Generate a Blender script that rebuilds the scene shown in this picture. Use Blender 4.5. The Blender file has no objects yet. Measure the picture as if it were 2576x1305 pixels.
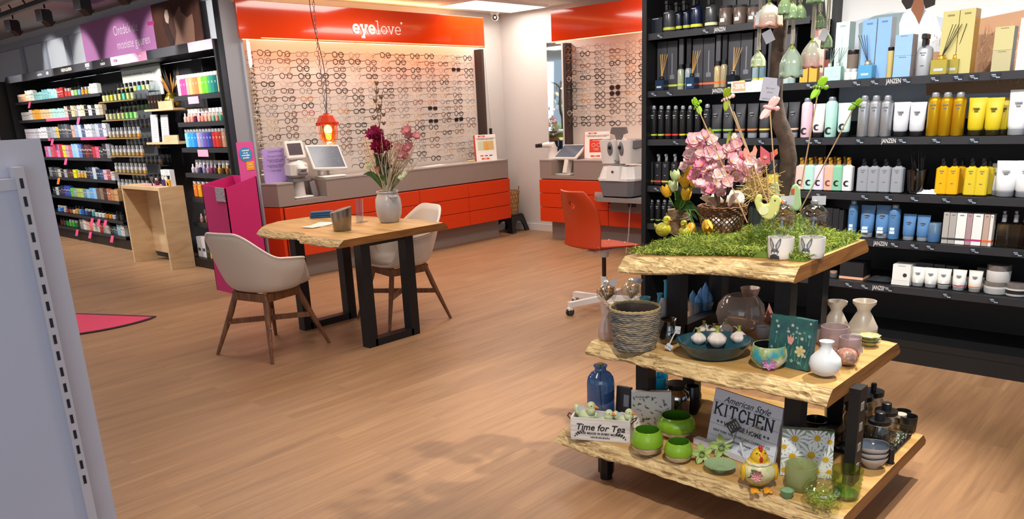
import bpy, math, random
from mathutils import Vector, Matrix, Euler
random.seed(7)
PI = math.pi
SC = bpy.context.scene
COL = SC.collection
V = Vector

# ---------------------------------------------------------------- camera
FPX, CXP, CYP = 1987.38, 1288.0, 857.47
YAW, PITCH, ROLL, EYE = .8190, .2832, .0439, 1.5
_f = V((math.sin(YAW)*math.cos(PITCH), math.cos(YAW)*math.cos(PITCH), -math.sin(PITCH)))
_r0 = V((math.cos(YAW), -math.sin(YAW), 0)); _d0 = _f.cross(_r0)
_r = math.cos(ROLL)*_r0 + math.sin(ROLL)*_d0
_d = -math.sin(ROLL)*_r0 + math.cos(ROLL)*_d0
EYEP = V((0, 0, EYE))
cam = bpy.data.cameras.new('camera'); co = bpy.data.objects.new('camera', cam); COL.objects.link(co)
cam.sensor_width = 36; cam.lens = FPX/2576*36; cam.shift_y = (CYP-652.5)/2576; cam.clip_start = .05
mt = Matrix.Identity(4)
for i in range(3):
    mt[i][0] = _r[i]; mt[i][1] = -_d[i]; mt[i][2] = -_f[i]; mt[i][3] = EYEP[i]
co.matrix_world = mt
SC.camera = co

def at(px, py, x=None, y=None, z=None):
    "the point of a real plane (x=, y= or z=) that a sight line meets"
    v = _f + _r*((px-CXP)/FPX) + _d*((py-CYP)/FPX)
    t = (z-EYE)/v.z if z is not None else (x/v.x if x is not None else y/v.y)
    return EYEP + v*t
def depth(p): return (V(p)-EYEP).dot(_f)
def mpp(p): return depth(p)/FPX
def zat(px, py, p):
    "height at which a sight line passes over point p"
    v = _f + _r*((px-CXP)/FPX) + _d*((py-CYP)/FPX)
    t = (p[0]*v.x+p[1]*v.y)/(v.x**2+v.y**2)
    return EYE+t*v.z

# ---------------------------------------------------------------- world, view, lights
SC.view_settings.view_transform = 'Standard'; SC.view_settings.look = 'None'
SC.view_settings.gamma = 1; SC.view_settings.use_curve_mapping = False
SC.view_settings.exposure = -0.08
w = bpy.data.worlds.new('world'); SC.world = w; w.use_nodes = True
w.node_tree.nodes['Background'].inputs[0].default_value = (.78, .88, 1, 1)
w.node_tree.nodes['Background'].inputs[1].default_value = .6

def srgb(h):
    if not isinstance(h, str): return tuple(h)[:3]
    h = h.lstrip('#')
    if len(h) == 3: h = ''.join(c+c for c in h)
    return tuple(((c/12.92) if c <= .04045 else ((c+.055)/1.055)**2.4) for c in (int(h[i:i+2], 16)/255 for i in (0, 2, 4)))
def area(name, loc, tgt, sx, sy, power, col=(1, 1, 1)):
    l = bpy.data.lights.new(name, 'AREA'); l.shape = 'RECTANGLE'; l.size = sx; l.size_y = sy; l.energy = power; l.color = col
    o = bpy.data.objects.new(name, l); COL.objects.link(o); o.location = loc
    o.rotation_euler = (V(tgt)-V(loc)).to_track_quat('-Z', 'Y').to_euler(); return o
def spot(name, loc, tgt, power, ang, blend=.4, col=(1, .95, .87), rad=.04):
    l = bpy.data.lights.new(name, 'SPOT'); l.energy = power; l.spot_size = math.radians(ang); l.spot_blend = blend; l.color = col; l.shadow_soft_size = rad
    o = bpy.data.objects.new(name, l); COL.objects.link(o); o.location = loc
    o.rotation_euler = (V(tgt)-V(loc)).to_track_quat('-Z', 'Y').to_euler(); return o
CEIL = 2.66
PANELS = [(7.03, 6.62), (5.0, 6.1), (5.0, 3.9), (7.03, 4.3), (3.0, 3.9), (3.0, 1.2), (5.9, 1.6), (1.0, 2.6), (3.1, 6.1)]
for (x, y) in PANELS:
    area('panel_and_fill_light', (x, y, CEIL-.03), (x, y, 0), 1.15, .55, 17 if y > 3 else 9, (1, .95, .88))
# track spots over the display stand
spot('track_spot', (1.25, .35, 2.6), (2.75, 1.3, .6), 250, 52, .5, (1, .93, .80))
spot('track_spot', (3.75, .75, 2.6), (2.7, 1.6, .2), 380, 64, .6, (1, .93, .82), .025)
# daylight from the shop front behind the camera
area('shop_window', (-2.2, -1.6, 1.7), (2.8, 1.5, .8), 3.0, 2.0, 40, (.86, .93, 1))
# spots on the care shelves
for y in (2.7, 2.1, 1.4, .7, 0.1):
    spot('shelf_spot', (3.3, y-.1, 2.62), (4.8, y, 1.25), 98, 75, .8, (1, .97, .94))
# spots on the scent wall
for y in (7.7, 8.7, 9.9, 11.1, 12.3):
    spot('scent_and_fill_spot', (3.0, y, 2.40), (4.2, y, 1.2), 112, 100, .8, (1, .97, .93))
spot('scent_and_fill_spot', (3.0, 9.15, 2.32), (4.42, 9.3, 2.0), 150, 24, .5, (1, 1, .97))  # extra fill spot added to brighten the white notice, without a fixture
for y in (8.4, 9.5, 10.6, 11.9, 13.1):
    spot('banner_spot', (3.45, y, 2.45), (4.6, y+.1, 2.22), 60, 62, .35, (1, .98, .96))
for y in (9.5, 11.5, 13.5):
    area('panel_and_fill_light', (1.9, y, 2.93), (1.9, y, 0), 1.15, .55, 40, (1, .97, .95))  # unseen fill lights added to brighten the scent area, no panels built

# ---------------------------------------------------------------- materials
MATS = {}
def mat(name, col='#888888', rough=.5, metal=0., noise=None, bump=None, emit=None, trans=0., alpha=1., ior=1.45, spec=.5, sheen=0, coat=0, nscale=8, stretch=(1, 1, 1), coords='Object'):
    if name in MATS: return MATS[name]
    m = bpy.data.materials.new(name); m.use_nodes = True; N = m.node_tree.nodes; L = m.node_tree.links
    b = N['Principled BSDF']; c = srgb(col)
    b.inputs['Base Color'].default_value = (*c, 1); b.inputs['Roughness'].default_value = rough; b.inputs['Metallic'].default_value = metal
    b.inputs['IOR'].default_value = ior; b.inputs['Transmission Weight'].default_value = trans; b.inputs['Alpha'].default_value = alpha
    b.inputs['Specular IOR Level'].default_value = spec
    if coat: b.inputs['Coat Weight'].default_value = coat
    if noise or bump:
        tc = N.new('ShaderNodeTexCoord'); mp = N.new('ShaderNodeMapping'); mp.inputs['Scale'].default_value = stretch
        L.new(tc.outputs[coords], mp.inputs[0])
        nz = N.new('ShaderNodeTexNoise'); nz.inputs['Scale'].default_value = nscale; nz.inputs['Detail'].default_value = 6
        L.new(mp.outputs[0], nz.inputs['Vector'])
        if noise:
            r = N.new('ShaderNodeValToRGB'); r.color_ramp.elements[0].position = .35; r.color_ramp.elements[1].position = .65
            r.color_ramp.elements[0].color = (*srgb(noise), 1); r.color_ramp.elements[1].color = (*c, 1)
            L.new(nz.outputs['Fac'], r.inputs[0]); L.new(r.outputs[0], b.inputs['Base Color'])
        if bump:
            bp = N.new('ShaderNodeBump'); bp.inputs['Strength'].default_value = bump; bp.inputs['Distance'].default_value = .01
            L.new(nz.outputs['Fac'], bp.inputs['Height']); L.new(bp.outputs[0], b.inputs['Normal'])
    if emit:
        b.inputs['Emission Color'].default_value = (*srgb(emit[0]), 1); b.inputs['Emission Strength'].default_value = emit[1]
    MATS[name] = m; return m
def glass(name, col='#ffffff', rough=.03, mixv=.12, tint=None):
    "thin blown glass: a see-through tint with a glossy film on it"
    if name in MATS: return MATS[name]
    m = bpy.data.materials.new(name); m.use_nodes = True; N = m.node_tree.nodes; L = m.node_tree.links
    N.clear(); o = N.new('ShaderNodeOutputMaterial'); t = N.new('ShaderNodeBsdfTransparent'); g = N.new('ShaderNodeBsdfGlossy')
    t.inputs[0].default_value = (*srgb(col), 1); g.inputs['Roughness'].default_value = rough
    lw = N.new('ShaderNodeLayerWeight'); lw.inputs[0].default_value = .22
    mr = N.new('ShaderNodeMapRange'); mr.inputs['To Min'].default_value = mixv; mr.inputs['To Max'].default_value = min(1, mixv+.32)
    L.new(lw.outputs['Facing'], mr.inputs[0])
    mx = N.new('ShaderNodeMixShader'); L.new(mr.outputs[0], mx.inputs[0]); L.new(t.outputs[0], mx.inputs[1])
    if tint:   # frosted or milky body
        d = N.new('ShaderNodeBsdfDiffuse'); d.inputs[0].default_value = (*srgb(tint[0]), 1)
        m2 = N.new('ShaderNodeMixShader'); m2.inputs[0].default_value = tint[1]
        L.new(g.outputs[0], m2.inputs[1]); L.new(d.outputs[0], m2.inputs[2])
        mr.inputs['To Min'].default_value = tint[2]; mr.inputs['To Max'].default_value = min(1, tint[2]+.35)
        L.new(m2.outputs[0], mx.inputs[2])
    else: L.new(g.outputs[0], mx.inputs[2])
    L.new(mx.outputs[0], o.inputs[0]); MATS[name] = m; return m
def flat(col, rough=.45, metal=0.):
    return mat('paint_%s_%d_%d' % (col.lstrip('#'), rough*100, metal*10), col, rough, metal)

# ---------------------------------------------------------------- mesh building
class MB:
    def __init__(s): s.v = []; s.f = []; s.m = []; s.k = 0
    def mi(s, k): s.k = k; return s
    def add(s, vs, fs, T=None):
        n = len(s.v)
        s.v += [tuple(T @ V(p)) if T is not None else tuple(p) for p in vs]
        for f in fs: s.f.append([n+i for i in f]); s.m.append(s.k)
        return s
    def box(s, x0, x1, y0, y1, z0, z1, T=None, b=0):
        if b:
            b = min(b, abs(x1-x0)/2.01, abs(y1-y0)/2.01, abs(z1-z0)/2.01)
            vs = []
            for (z, i) in ((z0, b), (z0+b, 0), (z1-b, 0), (z1, b)):
                j = b if i == 0 else b
                o = 0 if i == 0 else b
                X0, X1, Y0, Y1 = x0+o, x1-o, y0+o, y1-o
                vs += [(X0+b, Y0, z), (X1-b, Y0, z), (X1, Y0+b, z), (X1, Y1-b, z), (X1-b, Y1, z), (X0+b, Y1, z), (X0, Y1-b, z), (X0, Y0+b, z)]
            fs = [[7-i for i in range(8)], [24+i for i in range(8)]]
            for k in range(3):
                for i in range(8): fs.append([k*8+i, k*8+(i+1) % 8, (k+1)*8+(i+1) % 8, (k+1)*8+i])
            return s.add(vs, fs, T)
        vs = [(x0, y0, z0), (x1, y0, z0), (x1, y1, z0), (x0, y1, z0), (x0, y0, z1), (x1, y0, z1), (x1, y1, z1), (x0, y1, z1)]
        return s.add(vs, [[3, 2, 1, 0], [4, 5, 6, 7], [0, 1, 5, 4], [1, 2, 6, 5], [2, 3, 7, 6], [3, 0, 4, 7]], T)
    def cbox(s, c, d, T=None, b=0):
        return s.box(c[0]-d[0]/2, c[0]+d[0]/2, c[1]-d[1]/2, c[1]+d[1]/2, c[2]-d[2]/2, c[2]+d[2]/2, T, b)
    def lathe(s, prof, n=24, T=None, c=(0, 0, 0), capb=True, capt=True, sx=1, sy=1):
        vs = []; fs = []
        for (r, z) in prof:
            for i in range(n):
                a = 2*PI*i/n; vs.append((c[0]+r*math.cos(a)*sx, c[1]+r*math.sin(a)*sy, c[2]+z))
        for k in range(len(prof)-1):
            for i in range(n): fs.append([k*n+i, k*n+(i+1) % n, (k+1)*n+(i+1) % n, (k+1)*n+i])
        if capb and prof[0][0] > 1e-6: fs.append([n-1-i for i in range(n)])
        if capt and prof[-1][0] > 1e-6: fs.append([(len(prof)-1)*n+i for i in range(n)])
        return s.add(vs, fs, T)
    def tube(s, pts, r, n=8, T=None, closed=False, cap=True, flatten=1):
        pts = [V(p) for p in pts]; rs = r if isinstance(r, (list, tuple)) else [r]*len(pts)
        vs = []; fs = []; N = len(pts); up = None
        for i, p in enumerate(pts):
            if closed: t = (pts[(i+1) % N]-pts[i-1])
            else: t = (pts[min(i+1, N-1)]-pts[max(i-1, 0)])
            t = t.normalized() if t.length > 1e-9 else V((0, 0, 1))
            if up is None: up = V((0, 0, 1)) if abs(t.z) < .9 else V((1, 0, 0))
            u = (up-t*up.dot(t)); u = u.normalized() if u.length > 1e-6 else t.orthogonal().normalized(); up = u; w_ = t.cross(u)
            for k in range(n):
                a = 2*PI*k/n; vs.append(p+(u*math.cos(a)*flatten+w_*math.sin(a))*rs[i])
        M = N if closed else N-1
        for i in range(M):
            j = (i+1) % N
            for k in range(n): fs.append([i*n+k, i*n+(k+1) % n, j*n+(k+1) % n, j*n+k])
        if cap and not closed: fs += [[n-1-k for k in range(n)], [(N-1)*n+k for k in range(n)]]
        return s.add(vs, fs, T)
    def sphere(s, c, r, n=14, m=8, T=None, sc=(1, 1, 1)):
        prof = [(max(1e-7, r*math.sin(PI*i/m)), -r*math.cos(PI*i/m)*sc[2]) for i in range(m+1)]
        return s.lathe(prof, n, T, c, False, False, sc[0], sc[1])
    def prism(s, poly, z0, z1, T=None):
        n = len(poly); vs = [(p[0], p[1], z0) for p in poly]+[(p[0], p[1], z1) for p in poly]
        fs = [[n-1-i for i in range(n)], [n+i for i in range(n)]]+[[i, (i+1) % n, n+(i+1) % n, n+i] for i in range(n)]
        return s.add(vs, fs, T)
    def grid(s, P, nu, nv, T=None, wrap=False):
        vs = [P(i/(nu if wrap else max(1, nu-1)), j/(nv-1)) for j in range(nv) for i in range(nu)]; fs = []
        for j in range(nv-1):
            for i in range(nu if wrap else nu-1):
                a = i; b_ = (i+1) % nu; fs.append([j*nu+a, j*nu+b_, (j+1)*nu+b_, (j+1)*nu+a])
        return s.add(vs, fs, T)
    def mesh(s, name, mats, smooth=False, ang=40):
        me = bpy.data.meshes.new(name); me.from_pydata(s.v, [], s.f); 
        if not isinstance(mats, (list, tuple)): mats = [mats]
        for m in mats: me.materials.append(m)
        if len(mats) > 1: me.polygons.foreach_set('material_index', s.m)
        if smooth:
            me.polygons.foreach_set('use_smooth', [True]*len(me.polygons)); me.update()
            try: me.set_sharp_from_angle(angle=math.radians(ang))
            except Exception: pass
        me.update(); return me

def TR(x=0, y=0, z=0, rz=0, rx=0, ry=0, s=1):
    return Matrix.Translation((x, y, z)) @ Euler((rx, ry, rz)).to_matrix().to_4x4() @ Matrix.Scale(s, 4)
def frame(o, ex, ey):
    "matrix taking local x,y to the directions ex,ey from origin o"
    ex = V(ex).normalized(); ez = ex.cross(V(ey)).normalized(); ey = ez.cross(ex)
    m = Matrix.Identity(4)
    for i in range(3): m[i][0] = ex[i]; m[i][1] = ey[i]; m[i][2] = ez[i]; m[i][3] = o[i]
    return m
def obj(name, me, parent=None, loc=None, rot=None, label=None):
    o = bpy.data.objects.new(name, me); COL.objects.link(o)
    if parent is not None: o.parent = parent
    if loc is not None: o.location = loc
    if rot is not None: o.rotation_euler = rot if not isinstance(rot, (int, float)) else (0, 0, rot)
    if label: o['label'] = label
    return o
def thing(name, label, cat, loc=(0, 0, 0), rz=0, group=None, me=None, rot=None):
    o = obj(name, me, None, loc, rot if rot is not None else (0, 0, rz)); o['label'] = label; o['category'] = cat
    if group: o['group'] = group
    return o
def structure(name, me, label=None, loc=None):
    o = obj(name, me, None, loc); o['kind'] = 'structure'
    if label: o['label'] = label
    return o
def dup(src, loc, rot, label, group=None):
    r = src.copy(); COL.objects.link(r); r.location = loc; r.rotation_euler = rot if not isinstance(rot, (int, float)) else (0, 0, rot); r['label'] = label
    if group: r['group'] = group
    for ch in list(src.children):
        c = ch.copy(); COL.objects.link(c); c.parent = r
        for g in list(ch.children):
            d = g.copy(); COL.objects.link(d); d.parent = c
    return r

_TX = {}
def text_mesh(s, m, size=1., bold=0., ext=.001, shear=0, space=1., width=1., align='CENTER'):
    "lettering as a thin raised mesh in the XY plane, centred"
    key = (s, m.name, round(size, 4), bold, ext, shear, space, width, align)
    if key in _TX: return _TX[key]
    cu = bpy.data.curves.new('lettering', 'FONT'); cu.body = s; cu.size = size; cu.offset = bold; cu.extrude = ext; cu.shear = shear
    cu.space_character = space; cu.align_x = align; cu.align_y = 'CENTER'; cu.resolution_u = 3
    o = bpy.data.objects.new('lettering', cu)
    me = o.to_mesh().copy(); o.to_mesh_clear(); bpy.data.objects.remove(o)
    me.name = 'lettering'
    for v in me.vertices: v.co.x *= width
    me.materials.clear(); me.materials.append(m)
    for p in me.polygons: p.material_index = 0
    _TX[key] = me; return me
def text(parent, s, m, T, size, name='lettering', **k):
    o = obj(name, text_mesh(s, m, size, **k), parent); o.matrix_local = T; return o
ORD = ['first', 'second', 'third', 'fourth', 'fifth', 'sixth', 'seventh', 'eighth', 'ninth', 'tenth', 'eleventh', 'twelfth', 'thirteenth', 'fourteenth', 'fifteenth', 'sixteenth', 'seventeenth', 'eighteenth', 'nineteenth', 'twentieth', 'twenty-first', 'twenty-second', 'twenty-third', 'twenty-fourth', 'twenty-fifth', 'twenty-sixth', 'twenty-seventh', 'twenty-eighth', 'twenty-ninth', 'thirtieth']
# ================================================================ the room
def floor_mat():
    m = bpy.data.materials.new('oak_vinyl_planks'); m.use_nodes = True; N = m.node_tree.nodes; L = m.node_tree.links; b = N['Principled BSDF']
    tc = N.new('ShaderNodeTexCoord')
    br = N.new('ShaderNodeTexBrick'); br.inputs['Scale'].default_value = 1; br.inputs['Brick Width'].default_value = 1.25; br.inputs['Row Height'].default_value = .19
    br.inputs['Mortar Size'].default_value = .0008; br.inputs['Mortar Smooth'].default_value = .2; br.offset = .37; br.inputs['Bias'].default_value = 0
    br.inputs['Color1'].default_value = (0, 0, 0, 1); br.inputs['Color2'].default_value = (1, 1, 1, 1); br.inputs['Mortar'].default_value = (.5, .5, .5, 1)
    L.new(tc.outputs['Object'], br.inputs['Vector'])
    mp = N.new('ShaderNodeMapping'); mp.inputs['Scale'].default_value = (.55, 7, 1); L.new(tc.outputs['Object'], mp.inputs[0])
    ad = N.new('ShaderNodeVectorMath'); ad.operation = 'ADD'; L.new(mp.outputs[0], ad.inputs[0])
    sc = N.new('ShaderNodeVectorMath'); sc.operation = 'SCALE'; sc.inputs['Scale'].default_value = 7; L.new(br.outputs['Color'], sc.inputs[0]); L.new(sc.outputs[0], ad.inputs[1])
    n1 = N.new('ShaderNodeTexNoise'); n1.inputs['Scale'].default_value = 1.6; n1.inputs['Detail'].default_value = 8; n1.inputs['Distortion'].default_value = .6; n1.inputs['Roughness'].default_value = .62
    L.new(ad.outputs[0], n1.inputs['Vector'])
    r = N.new('ShaderNodeValToRGB'); e = r.color_ramp.elements; e[0].position = .28; e[0].color = (*srgb('#8e6b4e'), 1); e[1].position = .72; e[1].color = (*srgb('#af8863'), 1)
    k = e.new(.5); k.color = (*srgb('#a07a59'), 1); L.new(n1.outputs['Fac'], r.inputs[0])
    n2 = N.new('ShaderNodeTexNoise'); n2.inputs['Scale'].default_value = 40; n2.inputs['Detail'].default_value = 3
    mp2 = N.new('ShaderNodeMapping'); mp2.inputs['Scale'].default_value = (.06, 1.4, 1); L.new(tc.outputs['Object'], mp2.inputs[0]); L.new(mp2.outputs[0], n2.inputs['Vector'])
    mx = N.new('ShaderNodeMix'); mx.data_type = 'RGBA'; mx.blend_type = 'MULTIPLY'; mx.inputs['Factor'].default_value = .2
    r2 = N.new('ShaderNodeValToRGB'); r2.color_ramp.elements[0].position = .35; r2.color_ramp.elements[1].position = .6; r2.color_ramp.elements[0].color = (.35, .3, .27, 1)
    L.new(n2.outputs['Fac'], r2.inputs[0]); L.new(r.outputs[0], mx.inputs['A']); L.new(r2.outputs[0], mx.inputs['B'])
    m3 = N.new('ShaderNodeMix'); m3.data_type = 'RGBA'; m3.blend_type = 'MIX'; L.new(br.outputs['Fac'], m3.inputs['Factor'])
    L.new(mx.outputs['Result'], m3.inputs['A']); m3.inputs['B'].default_value = (*srgb('#94704f'), 1)
    L.new(m3.outputs['Result'], b.inputs['Base Color']); b.inputs['Roughness'].default_value = .42; b.inputs['Specular IOR Level'].default_value = .35
    bp = N.new('ShaderNodeBump'); bp.inputs['Strength'].default_value = .12; bp.inputs['Distance'].default_value = .004; L.new(n2.outputs['Fac'], bp.inputs['Height']); L.new(bp.outputs[0], b.inputs['Normal'])
    return m
WALLP = mat('wall_paint', '#cfc8c4', .85, bump=.05, nscale=300)
structure('floor', MB().box(-2.5, 7.9, -2, 16.2, -.1, 0).mesh('floor', floor_mat()), 'oak look vinyl plank floor')
structure('wall_back', MB().box(4.06, 7.9, 7.22, 7.34, 0, 2.72).mesh('wall', WALLP), 'light grey painted wall behind the orange counter')
structure('wall_right', MB().box(7.76, 7.9, -2, 7.22, 0, 2.72).mesh('wall', WALLP), 'light grey painted wall on the right')
structure('wall_left', MB().box(4.62, 4.74, 7.34, 16.2, 0, 3.05).mesh('wall', mat('panel_paint', '#cfd1d6', .8)), 'pale panelled wall above the scent shelving')
structure('wall_far', MB().box(-2.5, 4.62, 16.1, 16.2, 0, 3.05).mesh('wall', mat('far_paint', '#b9b6ba', .8)))
bb = mat('skirting_white', '#d9d4d0', .5)
structure('baseboard_right', MB().box(7.742, 7.76, 3, 7.22, 0, .085).mesh('skirting', bb))
structure('baseboard_back', MB().box(7.0, 7.742, 7.202, 7.22, 0, .085).mesh('skirting', bb))
# battens of the panelled wall
bm = MB()
for y in (8.1, 9.0, 9.9, 10.8, 11.75, 12.7, 13.6, 14.6): bm.box(4.585, 4.62, y-.07, y+.07, 2.2, 2.84)
bm.box(4.57, 4.62, 7.34, 16.1, 2.78, 2.86)
structure('trim_1', bm.mesh('battens', mat('batten_paint', '#aeb2bd', .7)), 'pale grey battens and rail on the panelled wall')
# ceiling tiles with a thin T grid
def ceil_mat():
    m = bpy.data.materials.new('mineral_ceiling_tiles'); m.use_nodes = True; N = m.node_tree.nodes; L = m.node_tree.links; b = N['Principled BSDF']
    tc = N.new('ShaderNodeTexCoord'); br = N.new('ShaderNodeTexBrick'); br.offset = 0; br.inputs['Scale'].default_value = 1
    br.inputs['Brick Width'].default_value = 1.2; br.inputs['Row Height'].default_value = .6; br.inputs['Mortar Size'].default_value = .006
    for k, c in (('Color1', '#d8d2cb'), ('Color2', '#d2ccc6'), ('Mortar', '#a9a29b')): br.inputs[k].default_value = (*srgb(c), 1)
    L.new(tc.outputs['Object'], br.inputs['Vector']); L.new(br.outputs['Color'], b.inputs['Base Color']); b.inputs['Roughness'].default_value = .9; return m
structure('ceiling', MB().box(-2.5, 7.9, -2, 7.30, CEIL, CEIL+.08).mesh('ceiling', ceil_mat()), 'white mineral tile ceiling')
cm = MB().box(-2.5, 4.74, 7.30, 16.2, 2.97, 3.05).box(-2.5, 4.0, 7.24, 7.30, CEIL, 3.0)
structure('ceiling_scent_area', cm.mesh('ceiling', mat('raised_ceiling', '#b9b2ae', .9)), 'raised grey ceiling over the scent department')
for i, (x, y) in enumerate(PANELS):
    t = thing('ceiling_light', 'rectangular white ceiling light panel ' + ('above the corner by the security camera' if i == 0 else 'out over the shop floor, panel row %s' % ORD[i]), 'ceiling light', (x, y, CEIL-.024), group=None if i == 0 else 'ceiling light panels')
    obj('frame', MB().box(-.6, .6, -.3, -.275, 0, .024).box(-.6, .6, .275, .3, 0, .024).box(-.6, -.575, -.275, .275, 0, .024).box(.575, .6, -.275, .275, 0, .024).mesh('frame', flat('#f0f0f0')), t)
    obj('diffuser', MB().box(-.575, .575, -.275, .275, .008, .02).mesh('diffuser', mat('panel_glow', '#ffffff', .5, emit=('#fff6e8', 5.0))), t)
# dome camera
t = thing('security_camera', 'small white dome security camera under the ceiling corner', 'security camera', (7.50, 7.06, CEIL))
obj('base', MB().lathe([(.055, 0), (.055, -.02), (.045, -.035)], 24, capb=False).mesh('b', flat('#e8e6e4')), t)
obj('dome', MB().sphere((0, 0, -.065), .045, 20, 12).mesh('d', flat('#dcdad8'), True), t)
ld = V((-.72, -.68, -.1)).normalized()
obj('lens', MB().lathe([(.03, 0), (.03, .014), (.02, .016), (.018, .008), (.001, .006)], 20, frame(V((0, 0, -.065))+ld*.034, ld.orthogonal(), ld.cross(ld.orthogonal()))).mesh('l', flat('#15151a', .15)), t)

# ---------------------------------------------------------------- grey column and orange sign
GREYP = mat('grey_laminate', '#8d8f96', .55)
structure('trim_2', MB().box(3.81, 3.965, 6.9, 6.93, 0, CEIL).mesh('pier', GREYP), 'grey clad pier between the scent shelves and the spectacle wall')
structure('trim_7', MB().box(3.80, 3.81, 6.9, 6.99, 0, CEIL).mesh('edge', flat('#1a1c26')), 'black edge of the grey pier')
structure('trim_3', MB().box(3.965, 3.985, 6.88, 6.94, 0, 2.24).mesh('edge', mat('grey_edge', '#9fa6b0', .4)), 'pale edge strip of the pier')
ORANGE = mat('orange_gloss', '#d23a0c', .09, spec=.5, coat=.4)
ORANGEM = mat('orange_matt', '#cf3a0e', .42)
SGN = mat('sign_white', '#f4efe9', .4)
def sign(loc, rz, w, h, label, letters):
    t = thing('shop_sign', label, 'sign', loc, rz)
    obj('panel', MB().box(0, w, -.02, 0, 0, h, b=.002).mesh('p', ORANGE), t)
    obj('top_return', MB().box(0, w, 0, .28, h-.02, h).mesh('p', flat('#c9a58c')), t)
    obj('light_strip', MB().box(.05, w-.05, .02, .05, -.002, .02).mesh('s', mat('cove_glow', '#ffffff', .5, emit=('#ffb070', 3.0))), t)
    if letters:
        # slab lettering: bold e y e, thin l o v e, drawn as ribbons
        W = []
        def arc(cx, cz, rx, rz_, a0, a1, n=18): return [(cx+rx*math.cos(math.radians(a0+(a1-a0)*i/n)), cz+rz_*math.sin(math.radians(a0+(a1-a0)*i/n))) for i in range(n+1)]
        def glyph(ch):
            if ch == 'e': return [arc(.5, .5, .42, .44, 0, 318), [(.08, .5), (.92, .5)]], 1.0
            if ch == 'y': return [[(.12, .93), (.5, .05)], [(.9, .93), (.5, .05), (.33, -.38)], [(-.02, .93), (.32, .93)], [(.70, .93), (1.04, .93)], [(.12, -.40), (.52, -.40)]], 1.04
            if ch == 'l': return [[(.32, 1.5), (.32, .05)], [(.05, 1.5), (.32, 1.5)], [(.05, .03), (.58, .03)]], .62
            if ch == 'o': return [arc(.5, .5, .42, .44, 0, 360)], 1.0
            if ch == 'v': return [[(.12, .93), (.5, .05), (.88, .93)], [(-.0, .93), (.28, .93)], [(.72, .93), (1.0, .93)]], 1.0
        def ribbon(mb, pts, wd):
            for a, b in zip(pts[:-1], pts[1:]):
                a, b = V((a[0], a[1])), V((b[0], b[1])); d = (b-a); L_ = d.length
                if L_ < 1e-6: continue
                d /= L_; nrm = V((-d.y, d.x))*wd/2; a2 = a-d*wd*.22; b2 = b+d*wd*.22
                q = [a2-nrm, b2-nrm, b2+nrm, a2+nrm]; ro = .00012*(len(mb.v)//8)
                mb.add([(p.x, -.026-ro, p.y) for p in q]+[(p.x, -.018, p.y) for p in q], [[0, 1, 2, 3], [0, 4, 5, 1], [1, 5, 6, 2], [2, 6, 7, 3], [3, 7, 4, 0]])
        X = letters[0]; Z = letters[1]; S = letters[2]; mbs = []
        for i, ch in enumerate('eyelove'):
            mb = MB(); g, adv = glyph(ch); bw = (.27 if i < 3 else .095)
            for st in g: ribbon(mb, [(X+p[0]*S, Z+p[1]*S) for p in st], bw*S)
            obj('letter', mb.mesh('letter', SGN), t); X += (adv+(.16 if i < 3 else .12))*S
        obj('registered_mark', MB().lathe([(.012, 0), (.012, .006)], 12, TR(X, -.021, Z+1.42*S, rx=PI/2)).mesh('r', SGN), t)
    return t
SY = 6.85
sl = at(601, 98, y=SY); sr = at(1216.6, 120.7, y=SY)
lt = at(888, 83, y=SY-.02)
sign((sl.x, SY, 2.22), 0, sr.x-sl.x, 2.545-2.22, 'glossy orange sign with white letters over the main spectacle wall', (lt.x-sl.x, lt.z-2.22, .083))
rl = at(1390, 104, x=7.32)
sign((7.32, rl.y, 2.225), -PI/2, 2.2, .32, 'glossy blank orange sign over the spectacle wall beside the dark shelving', None)
# panels carrying the spectacles
CREAM = mat('display_board', '#ddd2ca', .55)
structure('wall_display_back', MB().box(4.16, 7.17, 7.12, 7.16, .9, 2.56).mesh('b', CREAM), 'pale display board carrying the main wall of spectacles')
structure('wall_display_right', MB().box(7.66, 7.70, 3.4, 6.02, .9, 2.56).mesh('b', CREAM), 'pale display board carrying the right spectacles')
structure('wall_display_return', MB().add([(3.99, 6.9, .93), (4.16, 7.12, .93), (4.16, 7.12, 2.56), (3.99, 6.9, 2.56), (3.96, 6.94, .93), (4.13, 7.16, .93), (4.13, 7.16, 2.56), (3.96, 6.94, 2.56)], [[0, 1, 2, 3], [7, 6, 5, 4], [0, 4, 5, 1], [3, 2, 6, 7], [1, 5, 6, 2], [0, 3, 7, 4]]).mesh('r', mat('return_board', '#a59c92', .4)), 'narrow return board left of the main spectacle wall')
structure('trim_4', MB().box(7.17, 7.21, 7.0, 7.2, .93, 2.22).mesh('t', flat('#3a2b26')), 'dark jamb at the right end of the spectacle wall')
structure('trim_5', MB().box(7.22, 7.36, 7.17, 7.21, .9, 2.16).mesh('t', flat('#b5aaa2')), 'grey side board next to the spectacle wall')
structure('trim_6', MB().box(7.55, 7.7, 6.02, 6.06, .93, 2.22).mesh('t', flat('#4a3a34')), 'dark jamb beside the tall mirror')
area('cove_light', (5.6, 6.93, 2.3), (5.6, 7.16, 1.9), 2.9, .06, 9, (1, .40, .20))
area('cove_light_b', (5.6, 6.84, 2.24), (5.6, 7.14, 1.5), 2.9, .05, 8, (1, .80, .62))
area('cove_light', (7.42, 4.8, 2.3), (7.68, 4.8, 1.9), .06, 2.3, 7, (1, .40, .20))
area('cove_light_b', (7.34, 4.8, 2.24), (7.68, 4.8, 1.5), .05, 2.3, 7, (1, .80, .62))
t = thing('tube_lamp', 'bright white upright tube lamp at the left end of the spectacle wall', 'lamp', (4.05, 6.90, 2.0))
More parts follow.
